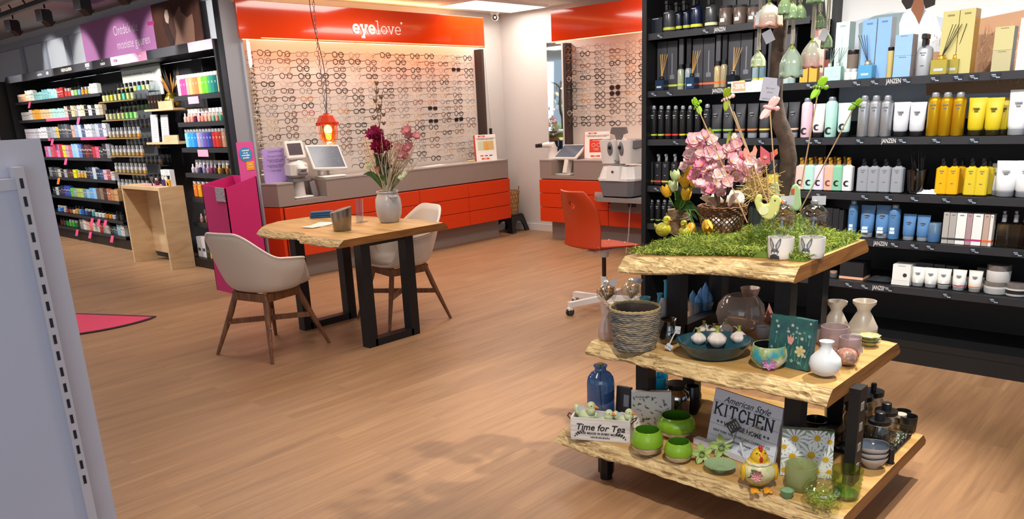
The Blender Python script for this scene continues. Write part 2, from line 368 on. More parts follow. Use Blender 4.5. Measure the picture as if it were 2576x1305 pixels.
obj('tube', MB().tube([(0, 0, 0), (0, 0, .2)], .012, 10).mesh('t', mat('tube_glow', '#ffffff', .5, emit=('#fff4ea', 9))), t)
obj('holder', MB().box(-.012, .012, .01, .022, -.02, .22).mesh('h', flat('#cccccc')), t)
# tall mirror
area('sign_uplight', (5.5, 7.02, 2.56), (5.5, 6.95, 3), 2.8, .08, 9, (1, .55, .25))
area('sign_uplight', (7.5, 4.9, 2.56), (7.45, 4.9, 3), .08, 2.0, 6, (1, .55, .25))
mr = at(1379, 108, x=7.5); mr2 = at(1414, 108, x=7.5)
mq = at(1397, 270, x=7.43); mw = .5*36*mpp(mq)
t = thing('wall_mirror', 'tall narrow mirror leaf hinged out beside the right spectacle wall', 'mirror', (mq.x, mq.y, 0), math.radians(42.5))
obj('backing', MB().box(.004, .03, -mw, mw, .94, 2.225).mesh('b', flat('#b9b2ac')), t)
obj('mirror_glass', MB().box(0, .004, -mw, mw, .94, 2.225).mesh('m', mat('mirror_silver', '#dfeef5', .02, 1.)), t)
t = thing('standing_mirror', 'slim white edged mirror leaf hung right of the main spectacle wall', 'mirror', (7.40, 7.16, 0))
obj('edge', MB().tube([(0, 0, 2.14), (.01, -.02, 1.5), (.03, -.02, 1.2)], .006, 6).mesh('e', flat('#d8d4d0')), t)
obj('handle', MB().box(.0, .03, -.03, -.01, .98, 1.3).mesh('h', flat('#1a1a1c')), t)

# ---------------------------------------------------------------- counters
GREYC = mat('taupe_laminate', '#8f817b', .5); GREYT = mat('taupe_top', '#a29a97', .35)
def drawer_rows(t, xs, y, zs, gap=.006):
    for i in range(len(xs)-1):
        for (z0, z1) in zs:
            d = obj('drawer', MB().box(xs[i]+gap/2, xs[i+1]-gap/2, y-.018, y, z0, z1, b=.002).mesh('d', ORANGEM), t)
# main counter
t = thing('orange_counter', 'long counter with orange drawers and taupe top below the main spectacle wall', 'counter', (0, 0, 0))
YF = 6.7
body = MB()
body.prism([(4.05, YF+.02), (7.22, YF+.02), (7.22, 7.11), (3.99, 7.11), (3.99, 6.93)], .232, .715)
obj('carcass', body.mesh('c', flat('#a82f0c')), t)
obj('end_panel', MB().prism([(4.045, YF), (4.075, YF), (3.99, 6.93), (3.985, 6.88)], .04, .712).mesh('c', ORANGEM), t)
obj('end_panel', MB().box(7.22, 7.236, YF, 7.1, .225, .715).mesh('c', ORANGEM), t)
drawer_rows(t, [4.08, 4.95, 5.77, 6.52, 7.236], YF, [(.228, .385), (.391, .548), (.554, .705)])
obj('plinth', MB().prism([(4.06, 6.84), (7.165, 6.84), (7.165, 7.11), (4.06, 7.11)], 0, .231).mesh('p', GREYC), t)
up = MB()
up.prism([(4.04, YF-.003), (4.215, YF-.003), (4.215, 7.11), (3.985, 7.11), (3.985, 6.9)], .72, .925)
up.box(4.215, 4.585, YF-.003, 7.11, .72, .765).box(4.215, 4.585, 7.0, 7.11, .765, .925)
up.box(4.585, 7.228, YF-.003, 7.11, .72, .925)
obj('upper_box', up.mesh('u', GREYC), t)
tp = MB().prism([(4.035, YF-.008), (4.215, YF-.008), (4.215, 7.11), (3.985, 7.11), (3.98, 6.9)], .925, .937).box(4.585, 7.233, YF-.008, 7.11, .925, .937).box(4.215, 4.585, 7.0, 7.11, .925, .937)
obj('worktop', tp.mesh('w', GREYT), t)
# right counter
t = thing('orange_counter', 'shorter counter with orange drawers and taupe top behind the orange swivel chair', 'counter', (0, 0, 0))
XF = 7.22; YL = at(1357, 401, x=XF).y; YR = 3.4
def rb(a, b, y0, y1, z0, z1, bv=0): return MB().box(a, b, y0, y1, z0, z1, b=bv)
obj('carcass', rb(XF+.02, 7.65, YR, YL-.004, .222, .715).mesh('c', flat('#a82f0c')), t)
ys = [YL, 5.42, 4.90]
nookl, nookr = at(1387, 408, x=XF).y, at(1443, 408, x=XF).y
ysplit = at(1533, 560, x=XF).y
for (a, b, rows) in ((YL, ysplit, [(.222, .385), (.391, .55), (.556, .708)]), (ysplit, YR, [(.222, .43), (.436, .46)])):
    for (z0, z1) in rows: obj('drawer', rb(XF-.018, XF, b+.003, a-.003, z0, z1, .002).mesh('d', ORANGEM), t)
obj('plinth', rb(7.36, 7.65, YR, 6.13, 0, .221).mesh('p', GREYC), t)
up = MB().box(XF-.003, 7.65, nookl, YL-.004, .72, .925).box(XF-.003, 7.65, YR, nookr, .72, .925).box(XF-.003, 7.65, nookr, nookl, .72, .755).box(7.5, 7.65, nookr, nookl, .755, .925)
obj('upper_box', up.mesh('u', GREYC), t)
obj('worktop', MB().box(XF-.008, 7.65, nookl, YL, .925, .937).box(XF-.008, 7.65, YR, nookr, .925, .937).box(7.5, 7.65, nookr, nookl, .925, .937).mesh('w', GREYT), t)
# pull-out table with the eye tester
dl = at(1500, 492, x=7.0)
t = thing('instrument_table', 'grey instrument table in front of the right counter, under the eye tester', 'table', (0, 0, 0))
TZ = .595
a_ = at(1497, 492, z=TZ); b_ = at(1620, 505, z=TZ)
obj('tabletop', MB().prism([(6.75, b_.y-.6), (7.195, b_.y-.6), (7.195, 5.36), (6.86, 5.12), (6.75, 5.0)], TZ-.045, TZ).mesh('t', mat('table_grey', '#85807f', .4)), t)
obj('apron', MB().box(6.95, 7.19, 4.0, 4.98, TZ-.17, TZ-.046).mesh('t', mat('table_grey_dark', '#6b6263', .5)), t)
obj('leg', MB().box(7.05, 7.12, 4.05, 4.12, 0, TZ-.17).mesh('t', flat('#6b6263')), t)
obj('cable', MB().tube([(6.93, 4.70, TZ-.08), (6.91, 4.70, TZ-.12), (6.90, 4.71, .2), (6.88, 4.73, .004)], .006, 6).mesh('c', flat('#bbaab0')), t)
obj('cable_grommet', MB().cbox((6.945, 4.70, TZ-.085), (.012, .09, .05)).mesh('g', flat('#1a1416')), t)
# ================================================================ furniture
def wood_mat(name, a, b_, mid, scale=3., stretch=(6, .6, 6), bump=.15, rough=.5, dist=1.2):
    if name in MATS: return MATS[name]
    m = bpy.data.materials.new(name); m.use_nodes = True; N = m.node_tree.nodes; L = m.node_tree.links; b = N['Principled BSDF']
    tc = N.new('ShaderNodeTexCoord'); mp = N.new('ShaderNodeMapping'); mp.inputs['Scale'].default_value = stretch; L.new(tc.outputs['Object'], mp.inputs[0])
    n1 = N.new('ShaderNodeTexNoise'); n1.inputs['Scale'].default_value = scale; n1.inputs['Detail'].default_value = 7; n1.inputs['Distortion'].default_value = dist; L.new(mp.outputs[0], n1.inputs['Vector'])
    r = N.new('ShaderNodeValToRGB'); e = r.color_ramp.elements; e[0].position = .3; e[0].color = (*srgb(a), 1); e[1].position = .7; e[1].color = (*srgb(b_), 1); k = e.new(.48); k.color = (*srgb(mid), 1)
    L.new(n1.outputs['Fac'], r.inputs[0]); L.new(r.outputs[0], b.inputs['Base Color']); b.inputs['Roughness'].default_value = rough
    bp = N.new('ShaderNodeBump'); bp.inputs['Strength'].default_value = bump; bp.inputs['Distance'].default_value = .012; L.new(n1.outputs['Fac'], bp.inputs['Height']); L.new(bp.outputs[0], b.inputs['Normal'])
    MATS[name] = m; return m
SLABTOP = wood_mat('slab_top_wood', '#98703c', '#c8a468', '#b48d54', 2.2, (5, .8, 5), .05, .4)
SLABEDGE = wood_mat('slab_live_edge', '#735734', '#d8be90', '#b99c6c', 5., (14, 1.5, 16), .8, .75, 1.4)
SLABCUT = wood_mat('slab_cut_end', '#6e4521', '#966432', '#835527', 3., (1, 3, 9), .1, .5)
BLACKM = mat('black_powder_steel', '#16161a', .45)
def hn(k, s): 
    x = math.sin(k*12.9898+s*78.233)*43758.5453; return x-math.floor(x)
def sn(t, s):
    i = math.floor(t); f = t-i; f = f*f*(3-2*f); return hn(i, s)*(1-f)+hn(i+1, s)*f-.5
def slab(t, y0, y1, zt, th, fx0, fx1, seed, n=70, lip=.045):
    "sweep of a live edge board: rough waney sides on x, straight sawn ends on y"
    K = 9; rows = []
    for i in range(n+1):
        y = y0+(y1-y0)*i/n; s = []
        for side, fx in ((0, fx0), (1, fx1)):
            sg = 1 if side == 0 else -1; pts = []
            base = fx(y)+.018*sn(y*9, seed+side)+.012*sn(y*27, seed+5+side)
            for k in range(K):
                q = k/(K-1); prof = lip*(1-q)**1.5 if q < .8 else .25*lip*((q-.8)/.2)
                rough = .006*sn(y*38+k*1.3, seed+9+k+side)+.004*sn(y*120, seed+30+k)
                if k == 0: rough *= .3
                pts.append((base+sg*(prof+rough), y, zt-q*th+.006*sn(y*14, seed+50+side)*(k/(K-1))))
            s.append(pts)
        rows.append(s[0]+s[1][::-1])
    M = 2*K; mb = MB(); mb.v = [p for r_ in rows for p in r_]
    for i in range(n):
        for k in range(M):
            a, b = i*M+k, i*M+(k+1) % M; c, d = (i+1)*M+(k+1) % M, (i+1)*M+k
            mb.f.append([a, b, c, d][::-1]); mb.m.append(0 if k == M-1 else (1 if k != K-1 else 0))
    mb.f.append(list(range(M))); mb.m.append(2); mb.f.append([n*M+k for k in range(M)][::-1]); mb.m.append(2)
    return obj('slab', mb.mesh('slab', [SLABTOP, SLABEDGE, SLABCUT]), t)
def rail(mb, p, q, w_, d_): # rectangular bar between two points, width w along y, depth d across
    p, q = V(p), V(q); ax = (q-p).normalized(); s = V((0, 1, 0)); u = ax.cross(s).normalized()
    c = [(s*sx*w_/2+u*sy*d_/2) for sx, sy in ((-1, -1), (1, -1), (1, 1), (-1, 1))]
    return mb.add([p+k for k in c]+[q+k for k in c], [[3, 2, 1, 0], [4, 5, 6, 7], [0, 1, 5, 4], [1, 2, 6, 5], [2, 3, 7, 6], [3, 0, 4, 7]])
def loop_frame(y, xa0, xa1, xb0, xb1, z0, z1, w_=.075, d_=.075, bottom=True, top=True):
    mb = MB(); rail(mb, (xa0, y, z0), (xa1, y, z1), w_, d_); rail(mb, (xb0, y, z0), (xb1, y, z1), w_, d_)
    if bottom: mb.box(xa0+d_/2-.02, xb0-d_/2+.02, y-w_/2, y+w_/2, z0, z0+.05)
    if top: mb.box(xa1, xb1, y-w_/2+.005, y+w_/2-.005, z1-.02, z1)
    return mb
# dining table
t = thing('dining_table', 'live edge wooden table with black loop legs between two white chairs', 'table', (0, 0, 0))
def tx0(y):
    P_ = [(4.19, 2.90), (4.45, 2.90), (4.62, 2.90), (4.70, 2.965), (4.78, 2.985), (4.95, 2.95), (5.15, 2.925), (5.3, 2.98), (5.42, 3.10), (5.5, 3.24)]
    for (a, xa), (b, xb) in zip(P_[:-1], P_[1:]):
        if y <= b: return xa+(xb-xa)*(y-a)/(b-a)
    return P_[-1][1]
def tx1(y): return 3.85+.05*math.sin(y*3.1)
slab(t, 4.19, 5.5, .755, .05, tx0, tx1, 3, 80, .05)
obj('leg', loop_frame(4.20+.04, 3.125, 3.125, 3.50, 3.50, 0, .705).mesh('leg', BLACKM), t)
obj('leg', loop_frame(5.02, 3.13, 3.13, 3.53, 3.53, 0, .705).mesh('leg', BLACKM), t)

# white shell chairs
SHELL = mat('chair_shell', '#d8cdc2', .45); WALN = wood_mat('walnut_legs', '#5d3a22', '#8a5c38', '#74492b', 4, (8, 8, 1), .05, .45)
def sm(a, b, x): x = max(0, min(1, (x-a)/(b-a))); return x*x*(3-2*x)
def shell_pt(u, v):
    th = u*2*PI; a = abs(math.degrees(math.atan2(math.sin(th), math.cos(th))))
    zr = .455+.17*sm(38, 62, a)+.03*sm(62, 112, a)+.175*sm(108, 165, a)
    ex = 2/2.5; c, s = math.cos(th), math.sin(th)
    X = abs(c)**ex*(1 if c > 0 else -1)*(.26 if c > 0 else .25); Y = abs(s)**ex*(1 if s > 0 else -1)*.305
    h = max(0, (v-.42)/.58)**1.55; r_ = .80*(1-(1-min(1, v/.62))**1.6)+.20*sm(.45, 1, v)
    x, y = X*r_, Y*r_
    x -= .075*sm(100, 170, a)*h
    if a < 75: x -= .05*h*sm(25, 60, a)*(1 if a > 0 else 1)
    z = .435+.012*(v < .0)+(zr-.435)*h-.006*math.cos(PI*v)
    return (x, y, z)
def chair(loc, rz, label, src=None):
    if src: return dup(src, loc, rz, label)
    t = thing('armchair', label, 'chair', loc, rz, 'white shell chairs at the wooden table')
    o = obj('shell', MB().grid(shell_pt, 72, 26, wrap=True).mesh('shell', SHELL, True, 80), t)
    md = o.modifiers.new('s', 'SOLIDIFY'); md.thickness = .011; md.offset = -1
    ed = MB().tube([V(shell_pt(i/72, 1))+V((0, 0, .002)) for i in range(72)], .0075, 8, closed=True)
    obj('rim', ed.mesh('rim', mat('chair_rim', '#e6ddd4', .4), True), t)
    fr = MB()
    for a, b in (((.15, .15), (-.15, .15)), ((-.15, .15), (-.15, -.15)), ((-.15, -.15), (.15, -.15)), ((.15, -.15), (.15, .15))):
        a, b = V((*a, .395)), V((*b, .395)); dd = (b-a).normalized(); nn = V((0, 0, 1)).cross(dd)*.011
        q = [a-nn, b-nn, b+nn, a+nn]; fr.add([p+V((0, 0, -.025)) for p in q]+[p+V((0, 0, .028)) for p in q], [[3, 2, 1, 0], [4, 5, 6, 7], [0, 1, 5, 4], [1, 2, 6, 5], [2, 3, 7, 6], [3, 0, 4, 7]])
    obj('seat_frame', fr.mesh('frame', WALN), t)
    for sx, sy in ((1, 1), (1, -1), (-1, 1), (-1, -1)):
        lg = MB().tube([(sx*.135, sy*.135, .43), (sx*.175, sy*.175, .28), (sx*.262, sy*.262, 0)], [.021, .023, .0125], 12, flatten=.8)
        l_ = obj('leg', lg.mesh('leg', WALN, True), t)
        obj('screw', MB().lathe([(.007, 0), (.007, .003)], 10, frame((sx*.196, sy*.196-.0, .215), (1, 0, 0), (0, 0, 1)) @ TR(0, 0, .022, rz=0)).mesh('screw', flat('#c9c9c9', .3, .8)), l_)
    st = MB()
    for s in (1, -1):
        a, b = V((.19, .19*s, .22)), V((-.19, -.19*s, .22)); dd = (b-a).normalized(); nn = V((0, 0, 1)).cross(dd)*.009
        q = [a-nn, b-nn, b+nn, a+nn]; st.add([p+V((0, 0, -.017)) for p in q]+[p+V((0, 0, .017)) for p in q], [[3, 2, 1, 0], [4, 5, 6, 7], [0, 1, 5, 4], [1, 2, 6, 5], [2, 3, 7, 6], [3, 0, 4, 7]])
    obj('stretcher', st.mesh('st', WALN), t)
    return t
c1 = chair((2.70, 4.765, 0), .205, 'white shell armchair left of the wooden table, its back to the scent shelves')
chair((3.755, 4.64, 0), math.radians(168.5), 'white shell armchair behind the wooden table, in front of the orange drawers', c1)

# orange swivel chair
cx, cy = 4.80, 3.50
OCH = mat('chair_orange_ply', '#b23814', .35); CW = mat('chair_white_metal', '#d9d3cf', .4)
fa = math.radians(-14)
t = thing('swivel_chair', 'orange plywood swivel chair with round hole in the back on white castor base', 'chair', (cx, cy, 0), fa)
UPC = .055
def back_pt(u, v):   # u across, v up
    z = .46+UPC+.42*v; hw = .205*(1-.04*v)*(1-max(0, v-.62)**2*2.6)+.0
    y = (u-.5)*2*hw; x = -.20-.10*v+.05*math.sin(PI*v*.9)-.05*(1-(2*u-1)**2)
    return (x, y, z)
nu, nv = 29, 35; vs = [back_pt(i/(nu-1), j/(nv-1)) for j in range(nv) for i in range(nu)]; fs = []
mb = MB()
for j in range(nv-1):
    for i in range(nu-1):
        u, v = (i+.5)/(nu-1)-.5, (j+.5)/(nv-1)-.76
        if (u*.40)**2+(v*.42)**2 < .024**2: continue
        fs.append([j*nu+i, j*nu+i+1, (j+1)*nu+i+1, (j+1)*nu+i])
mb.add(vs, fs); o = obj('backrest', mb.mesh('back', OCH, True, 60), t); md = o.modifiers.new('s', 'SOLIDIFY'); md.thickness = .012
def seat_pt(u, v):
    x = -.22+.44*v; hw = .205*(1-.25*max(0, v-.55)*max(0, v-.55)*4); y = (u-.5)*2*hw
    z = .455+UPC+.03*max(0, .25-v)*4*max(0, .25-v)*4*.3-.035*max(0, v-.7)+.02*(2*u-1)**2*sm(.1, .9, 1-v)-.012
    return (x, y, z)
o = obj('seat', MB().grid(seat_pt, 24, 24).mesh('seat', OCH, True, 60), t); md = o.modifiers.new('s', 'SOLIDIFY'); md.thickness = .012
for (x, y) in ((-.12, -.09), (-.12, .09), (.13, -.09), (.13, .09)):
    obj('bolt', MB().lathe([(.011, 0), (.009, .004)], 12, TR(x, y, .462+UPC)).mesh('bolt', flat('#b9908a', .3, .5)), t)
obj('mechanism', MB().box(-.14, .12, -.04, .04, .405+UPC, .425+UPC, b=.006).box(-.13, .10, -.11, -.09, .418+UPC, .434+UPC).box(-.13, .10, .09, .11, .418+UPC, .434+UPC).lathe([(.035, .36+UPC), (.04, .41+UPC)], 16).mesh('m', CW), t)
obj('gas_lift', MB().lathe([(.016, .22), (.016, .41+UPC)], 16).mesh('g', flat('#2b1a1a', .3), True), t)
obj('column', MB().lathe([(.026, .07), (.025, .26), (.018, .265)], 20).mesh('c', CW, True), t)
casters = [at(1432, 762, z=0), at(1463, 791, z=0)]
a0 = math.atan2(casters[0].y-cy, casters[0].x-cx); a1 = math.atan2(casters[1].y-cy, casters[1].x-cx)
base_a = (a0 + 0)-fa
for k in range(5):
    a = base_a+k*2*PI/5; R_ = .31
    arm = MB(); d = V((math.cos(a), math.sin(a), 0)); nn = V((-d.y, d.x, 0))*.02
    p0, p1 = V((0, 0, .10)), V((d.x*R_, d.y*R_, .085)); q = [p0-nn, p1-nn, p1+nn, p0+nn]
    arm.add([p+V((0, 0, -.022)) for p in q]+[p+V((0, 0, .018)) for p in q], [[3, 2, 1, 0], [4, 5, 6, 7], [0, 1, 5, 4], [1, 2, 6, 5], [2, 3, 7, 6], [3, 0, 4, 7]])
    obj('leg', arm.mesh('leg', CW), t)
    cs = obj('castor', MB().box(-.018, .018, -.024, .024, .035, .066, TR(d.x*R_*.97, d.y*R_*.97, 0, a), b=.008).mesh('castor', CW), t)
    T_ = TR(d.x*R_*.97, d.y*R_*.97, .027, a+.4, rx=PI/2)
    for s in (-1, 1):
        obj('wheel', MB().lathe([(.016, s*.006), (.027, s*.008), (.027, s*.020), (.018, s*.023)], 20, T_).mesh('w', [flat('#3a3533')]), cs)

# dark step stool with a woven basket
t = thing('step_stool', 'black plastic step stool in the corner under the rattan basket', 'stool', (7.53, 6.98, 0), .12)
obj('top_plate', MB().box(-.13, .13, -.12, .12, .205, .222, b=.008).mesh('s', mat('black_plastic', '#17181a', .35)), t)
def archwall(w0, w1, h, T):
    mb = MB(); n = 14; outer = [(-w0, 0), (-w1, h), (w1, h), (w0, 0)]
    inn = [(-w0*.55*math.cos(PI*i/n), .02+.13*math.sin(PI*i/n)) for i in range(n+1)]
    poly = [(-w0, 0), (inn[0][0], 0)]+inn+[(inn[-1][0], 0), (w0, 0), (w1, h), (-w1, h)]
    vs = [(p[0], 0, p[1]) for p in poly]+[(p[0], .012, p[1]) for p in poly]; N_ = len(poly)
    return mb.add(vs, [list(range(N_)), [2*N_-1-i for i in range(N_)]]+[[i, N_+i, N_+(i+1) % N_, (i+1) % N_] for i in range(N_)], T)
for k, (w0, w1, d0, d1) in enumerate(((.19, .13, .17, .12), (.17, .12, .19, .13), (.19, .13, .17, .12), (.17, .12, .19, .13))):
    a = k*PI/2; tilt = math.atan2(d0-d1, .21)
    obj('side', archwall(w0, w1, .213, TR(rz=a) @ TR(0, -d0, 0, rx=-tilt)).mesh('side', MATS['black_plastic']), t)
RATT = mat('rattan', '#b48d5a', .7, noise='#8b6336', nscale=60)
def woven(mb, rb_, rt, h, nv_=22, rows=12, r=.004, z0=0, wave=.004, sx=1, cross=False):
    for k in range(nv_):
        a = 2*PI*k/nv_
        if cross:
            for s in (1, -1):
                mb.tube([((rb_+(rt-rb_)*q)*math.cos(a+s*q*.9)*sx, (rb_+(rt-rb_)*q)*math.sin(a+s*q*.9), z0+h*q) for q in (0, .17, .34, .5, .67, .84, 1)], r, 5)
        else: mb.tube([(rb_*math.cos(a)*sx, rb_*math.sin(a), z0), (rt*math.cos(a)*sx, rt*math.sin(a), z0+h)], r, 5)
    for j in range(rows):
        q = (j+.5)/rows; R_ = rb_+(rt-rb_)*q
        mb.tube([((R_+wave*(1 if (k+j) % 2 else -1))*math.cos(2*PI*k/(nv_*2))*sx, (R_+wave*(1 if (k+j) % 2 else -1))*math.sin(2*PI*k/(nv_*2)), z0+h*q) for k in range(nv_*2)], r*1.2, 5, closed=True)
    return mb
t = thing('rattan_basket', 'tall open weave rattan basket standing on the black step stool', 'basket', (7.53, 6.97, .222))
mb = MB(); woven(mb, .10, .125, .28, 18, 5, .0028, .01, .002, cross=True)
obj('basket_body', mb.mesh('b', RATT, True), t)
obj('rim', MB().tube([(.127*math.cos(2*PI*k/28), .127*math.sin(2*PI*k/28), .295) for k in range(28)], .008, 6, closed=True).mesh('r', RATT, True), t)
obj('lining', MB().lathe([(.095, .004), (.119, .27)], 28, capt=False).mesh('l', mat('basket_inner', '#c29c66', .8, noise='#d8b98a', nscale=40), True), t)
obj('handle', MB().tube([(.125, -.02, .27), (.15, -.03, .32), (.14, -.03, .345)], .006, 6).mesh('h', flat('#5a4a32')), t)

# pink newspaper bin
PINK = mat('magenta_card', '#c1246c', .45)
A_, B_ = at(566, 476, y=6.58), at(638, 443, y=6.58)
x0_, x1_ = A_.x, 3.775
t = thing('leaflet_bin', 'magenta leaflet bin with raised header card beside the grey pier', 'bin', (x0_, 6.58, 0))
W_ = x1_-x0_; D_ = .42
mb = MB(); zf0, zf1 = .955, 1.035
mb.add([(0, 0, 0), (W_, 0, 0), (W_, 0, zf1), (0, 0, zf0)], [[0, 1, 2, 3]])
mb.add([(0, D_, 0), (0, 0, 0), (0, 0, zf0), (0, D_, zf0+.02)], [[0, 1, 2, 3]])
mb.add([(W_, 0, 0), (W_, D_, 0), (W_, D_, zf1), (W_, 0, zf1)], [[0, 1, 2, 3]])
mb.add([(W_, D_, 0), (0, D_, 0), (0, D_, zf0+.02), (W_, D_, zf1)], [[0, 1, 2, 3]])
mb.add([(0.01, .01, .8), (W_-.01, .01, .8), (W_-.01, D_-.01, .8), (.01, D_-.01, .8)], [[0, 1, 2, 3]])
o = obj('bin_body', mb.mesh('b', PINK), t); md = o.modifiers.new('s', 'SOLIDIFY'); md.thickness = .008
h0, h1 = at(590, 361, y=6.62).x-x0_, at(620, 361, y=6.62).x-x0_
hc = obj('header_card', MB().box(h0+.01, h0+.17, .03, .036, .96, 1.335).mesh('h', mat('pink_card', '#d9549c', .5)), t)
cxh = h0+.085
obj('round_sticker', MB().lathe([(.062, 0), (.062, .002)], 28, TR(cxh, .029, 1.23, rx=PI/2)).mesh('s', flat('#3f8fcb')), hc)
for i, s in enumerate(('onderdeel', 'van de', 'vriendelijke', 'specialist')):
    text(hc, s, flat('#ffffff'), TR(cxh, .026, 1.262-i*.021, rx=PI/2), .017, bold=.0006)
obj('price_sticker', MB().box(h0+.08, h0+.155, .027, .03, 1.09, 1.165).mesh('s', flat('#eda42c')), hc)
text(hc, 'prijs', flat('#fff3c8'), TR(h0+.117, .026, 1.14, rx=PI/2), .02); text(hc, 'favoriet', flat('#fff3c8'), TR(h0+.117, .026, 1.115, rx=PI/2), .015)
obj('leaflets', MB().box(-.012, .0, .02, .16, .84, .96).mesh('n', mat('newsprint', '#c9c2c6', .8, noise='#76707c', nscale=90)), t)

# white gondola end close to the camera
GW = mat('gondola_white', '#c6c7d6', .45)
gx = at(110, 348, y=2.5).x; gy = 2.5
t = thing('shelving_end', 'white slotted metal shelving end panel close by on the left', 'shelving unit', (0, gy, 0))
gz = at(110, 348, y=gy).z
obj('back_panel', MB().box(-1.6, gx, .03, .06, 0, gz).mesh('p', GW), t)
ux0, ux1 = at(28, 424, y=gy-.0).x, at(54, 424, y=gy-.0).x; uz = at(40, 420, y=gy).z
up = MB(); up.box(ux0, ux1, -.02, .029, 0, uz); u_ = obj('upright', up.mesh('u', mat('gondola_upright', '#c9c8d2', .4)), t)
z = uz-.03
sm_ = MB().box((ux0+ux1)/2-.004, (ux0+ux1)/2+.004, -.0215, -.0195, -.027, 0).mesh('slot', flat('#1c1c2e'))
while z > .45:
    obj('slot', sm_, u_, (0, 0, z)); z -= .0495
obj('backing_sheet', MB().box(-1.6, ux0, -.004, .029, .0, uz-.035).mesh('b', mat('gondola_sheet', '#c2c8dc', .45)), t)
obj('cross_rail', MB().box(-1.6, ux0+.001, -.012, .029, uz-.06, uz-.03).mesh('b', GW), t)

# pink rug
t = thing('floor_mat', 'half round pink floor mat with dark edge, cut off by the white panel', 'mat', (0, 0, 0))
mq0 = math.atan2(.897, -.442)
def halfd(r0, k): return [(2.29+r0*math.cos(mq0+PI*i/40)+k*.0, 7.09+r0*math.sin(mq0+PI*i/40)) for i in range(41)]
obj('mat_face', MB().prism(halfd(.715, 0), .001, .009).mesh('m', mat('pink_carpet', '#d94468', .9, noise='#c93a5c', nscale=200)), t)
obj('edge_band', MB().tube([(a, b, .006) for a, b in halfd(.735, 0)], .018, 6, closed=True, flatten=.33).mesh('m', flat('#3a1a26', .8)), t)

# birch sample table
BIR = wood_mat('birch_ply', '#c2a077', '#d8bb92', '#cfae84', 2., (1, 1, 5), .02, .5)
ty0, ty1 = 8.44, 9.41; tx0_, tx1_ = 3.70, 3.965; th_ = .88
t = thing('sample_table', 'tall birch plywood table with solid sides in front of the scent shelves', 'table', (0, 0, 0))
obj('tabletop', MB().box(tx0_, tx1_, ty0, ty1, th_-.035, th_).mesh('t', BIR), t)
for y in (ty0, ty1-.035): obj('side_panel', MB().box(tx0_, tx1_, y, y+.035, 0, th_-.0355).mesh('s', BIR), t)
obj('back_panel', MB().box(tx1_-.02, tx1_, ty0+.036, ty1-.036, .1, th_-.036).mesh('s', BIR), t)
obj('pad', MB().box(tx0_+.06, tx1_-.1, ty0+.2, ty1-.35, th_, th_+.003).mesh('s', flat('#d98a96')), t)
# ================================================================ spectacles
def frame_pts(kind, sgn):
    n = 18; pts = []
    for i in range(n):
        a = 2*PI*i/n; c, s = math.cos(a), math.sin(a)
        if kind == 'round': x, z = .0225*c, .0215*s
        elif kind == 'square': x, z = .0255*abs(c)**.62*(1 if c > 0 else -1), .0175*abs(s)**.62*(1 if s > 0 else -1)
        elif kind == 'panto': x, z = .024*c*(1+.08*s), .0205*s+(.002 if s > 0 else 0)
        elif kind == 'cateye': x, z = .0255*c, .0175*s+(.006*max(0, c*sgn)*max(0, s))
        else: x, z = .0265*c*(1+.12*s), .0215*s
        pts.append((sgn*.034+x, 0, z))
    return pts
SPEC = {}
GCOL = {'black': ('#120d0b', .0044, .0026), 'brown': ('#4a2818', .0036, .0025), 'tortoise': ('#6b3d1c', .0036, .0025), 'gold': ('#b58a4a', .0018, .0014), 'silver': ('#8d8480', .0017, .0014),
        'clear': ('#c7b6a8', .0026, .002), 'dark metal': ('#3a3432', .0019, .0015), 'amber': ('#b06a1e', .003, .002), 'red': ('#b02018', .0028, .002), 'grey': ('#6e6a6c', .0028, .002)}
LENS = glass('spectacle_lens', '#ffffff', .05, .03); SUNL = mat('sun_lens', '#241416', .1)
def spec_protos(kind, col, sun):
    k = (kind, col, sun)
    if k in SPEC: return SPEC[k]
    hexc, r, rt = GCOL[col]; m = mat('frame_'+col.replace(' ', '_'), hexc, .35, .6 if col in ('gold', 'silver', 'dark metal') else 0)
    mb = MB()
    for s in (-1, 1): mb.tube(frame_pts(kind, s), r/2*1.9, 4, closed=True)
    mb.tube([(-.0125, 0, .005), (0, -.002, .009), (.0125, 0, .005)], r/2*1.8, 4)
    for s in (-1, 1): mb.tube([(s*.056, 0, .008), (s*.067, .002, .010)], r/2, 4)
    front = mb.mesh('front', m)
    tm = [MB().tube([(s*.067, .002, .010), (s*.068, .07, .010), (s*.067, .105, .007), (s*.064, .132, -.018)], rt/1.6*1.7, 4).mesh('temple', m) for s in (-1, 1)]
    lm = []
    for s in (-1, 1):
        p = frame_pts(kind, s); lm.append(MB().add([(a[0], .001, a[2]) for a in p], [list(range(len(p)))]).mesh('lens', SUNL if sun else LENS))
    SPEC[k] = (front, tm, lm); return SPEC[k]
def spectacles(loc, rz, label, group, kind, col, sun=False):
    fr, tm, lm = spec_protos(kind, col, sun)
    t = thing('spectacles', label, 'spectacles' if not sun else 'sunglasses', loc, rz, group, me=fr)
    t.rotation_euler = (random.uniform(-.03, .03), random.uniform(-.06, .06), rz+random.uniform(-.05, .05))
    t.scale = (1.18, .92, 1.18)
    for a in tm: obj('temple', a, t)
    for a in lm: obj('lens', a, t)
    return t
random.seed(21)
COLS = ['black']*8+['brown']*6+['tortoise']*3+['gold']*3+['silver']*4+['clear']*3+['dark metal']*5+['amber']+['grey']*2
KINDS_ = ['round', 'square', 'panto', 'panto', 'cateye', 'pilot', 'round']
zt, zb = 2.118, 1.01; NR = 17; XC = [at(px, 130+.02*(px-665), y=7.0).x for px in (662, 710, 757, 803, 848, 889, 929, 967, 1004, 1041, 1077, 1111, 1143, 1174)]
def roww(k, tot): return 'top' if k == 0 else ('bottom' if k == tot-1 else ORD[k])
sunset = {(2, 13-0): 1}
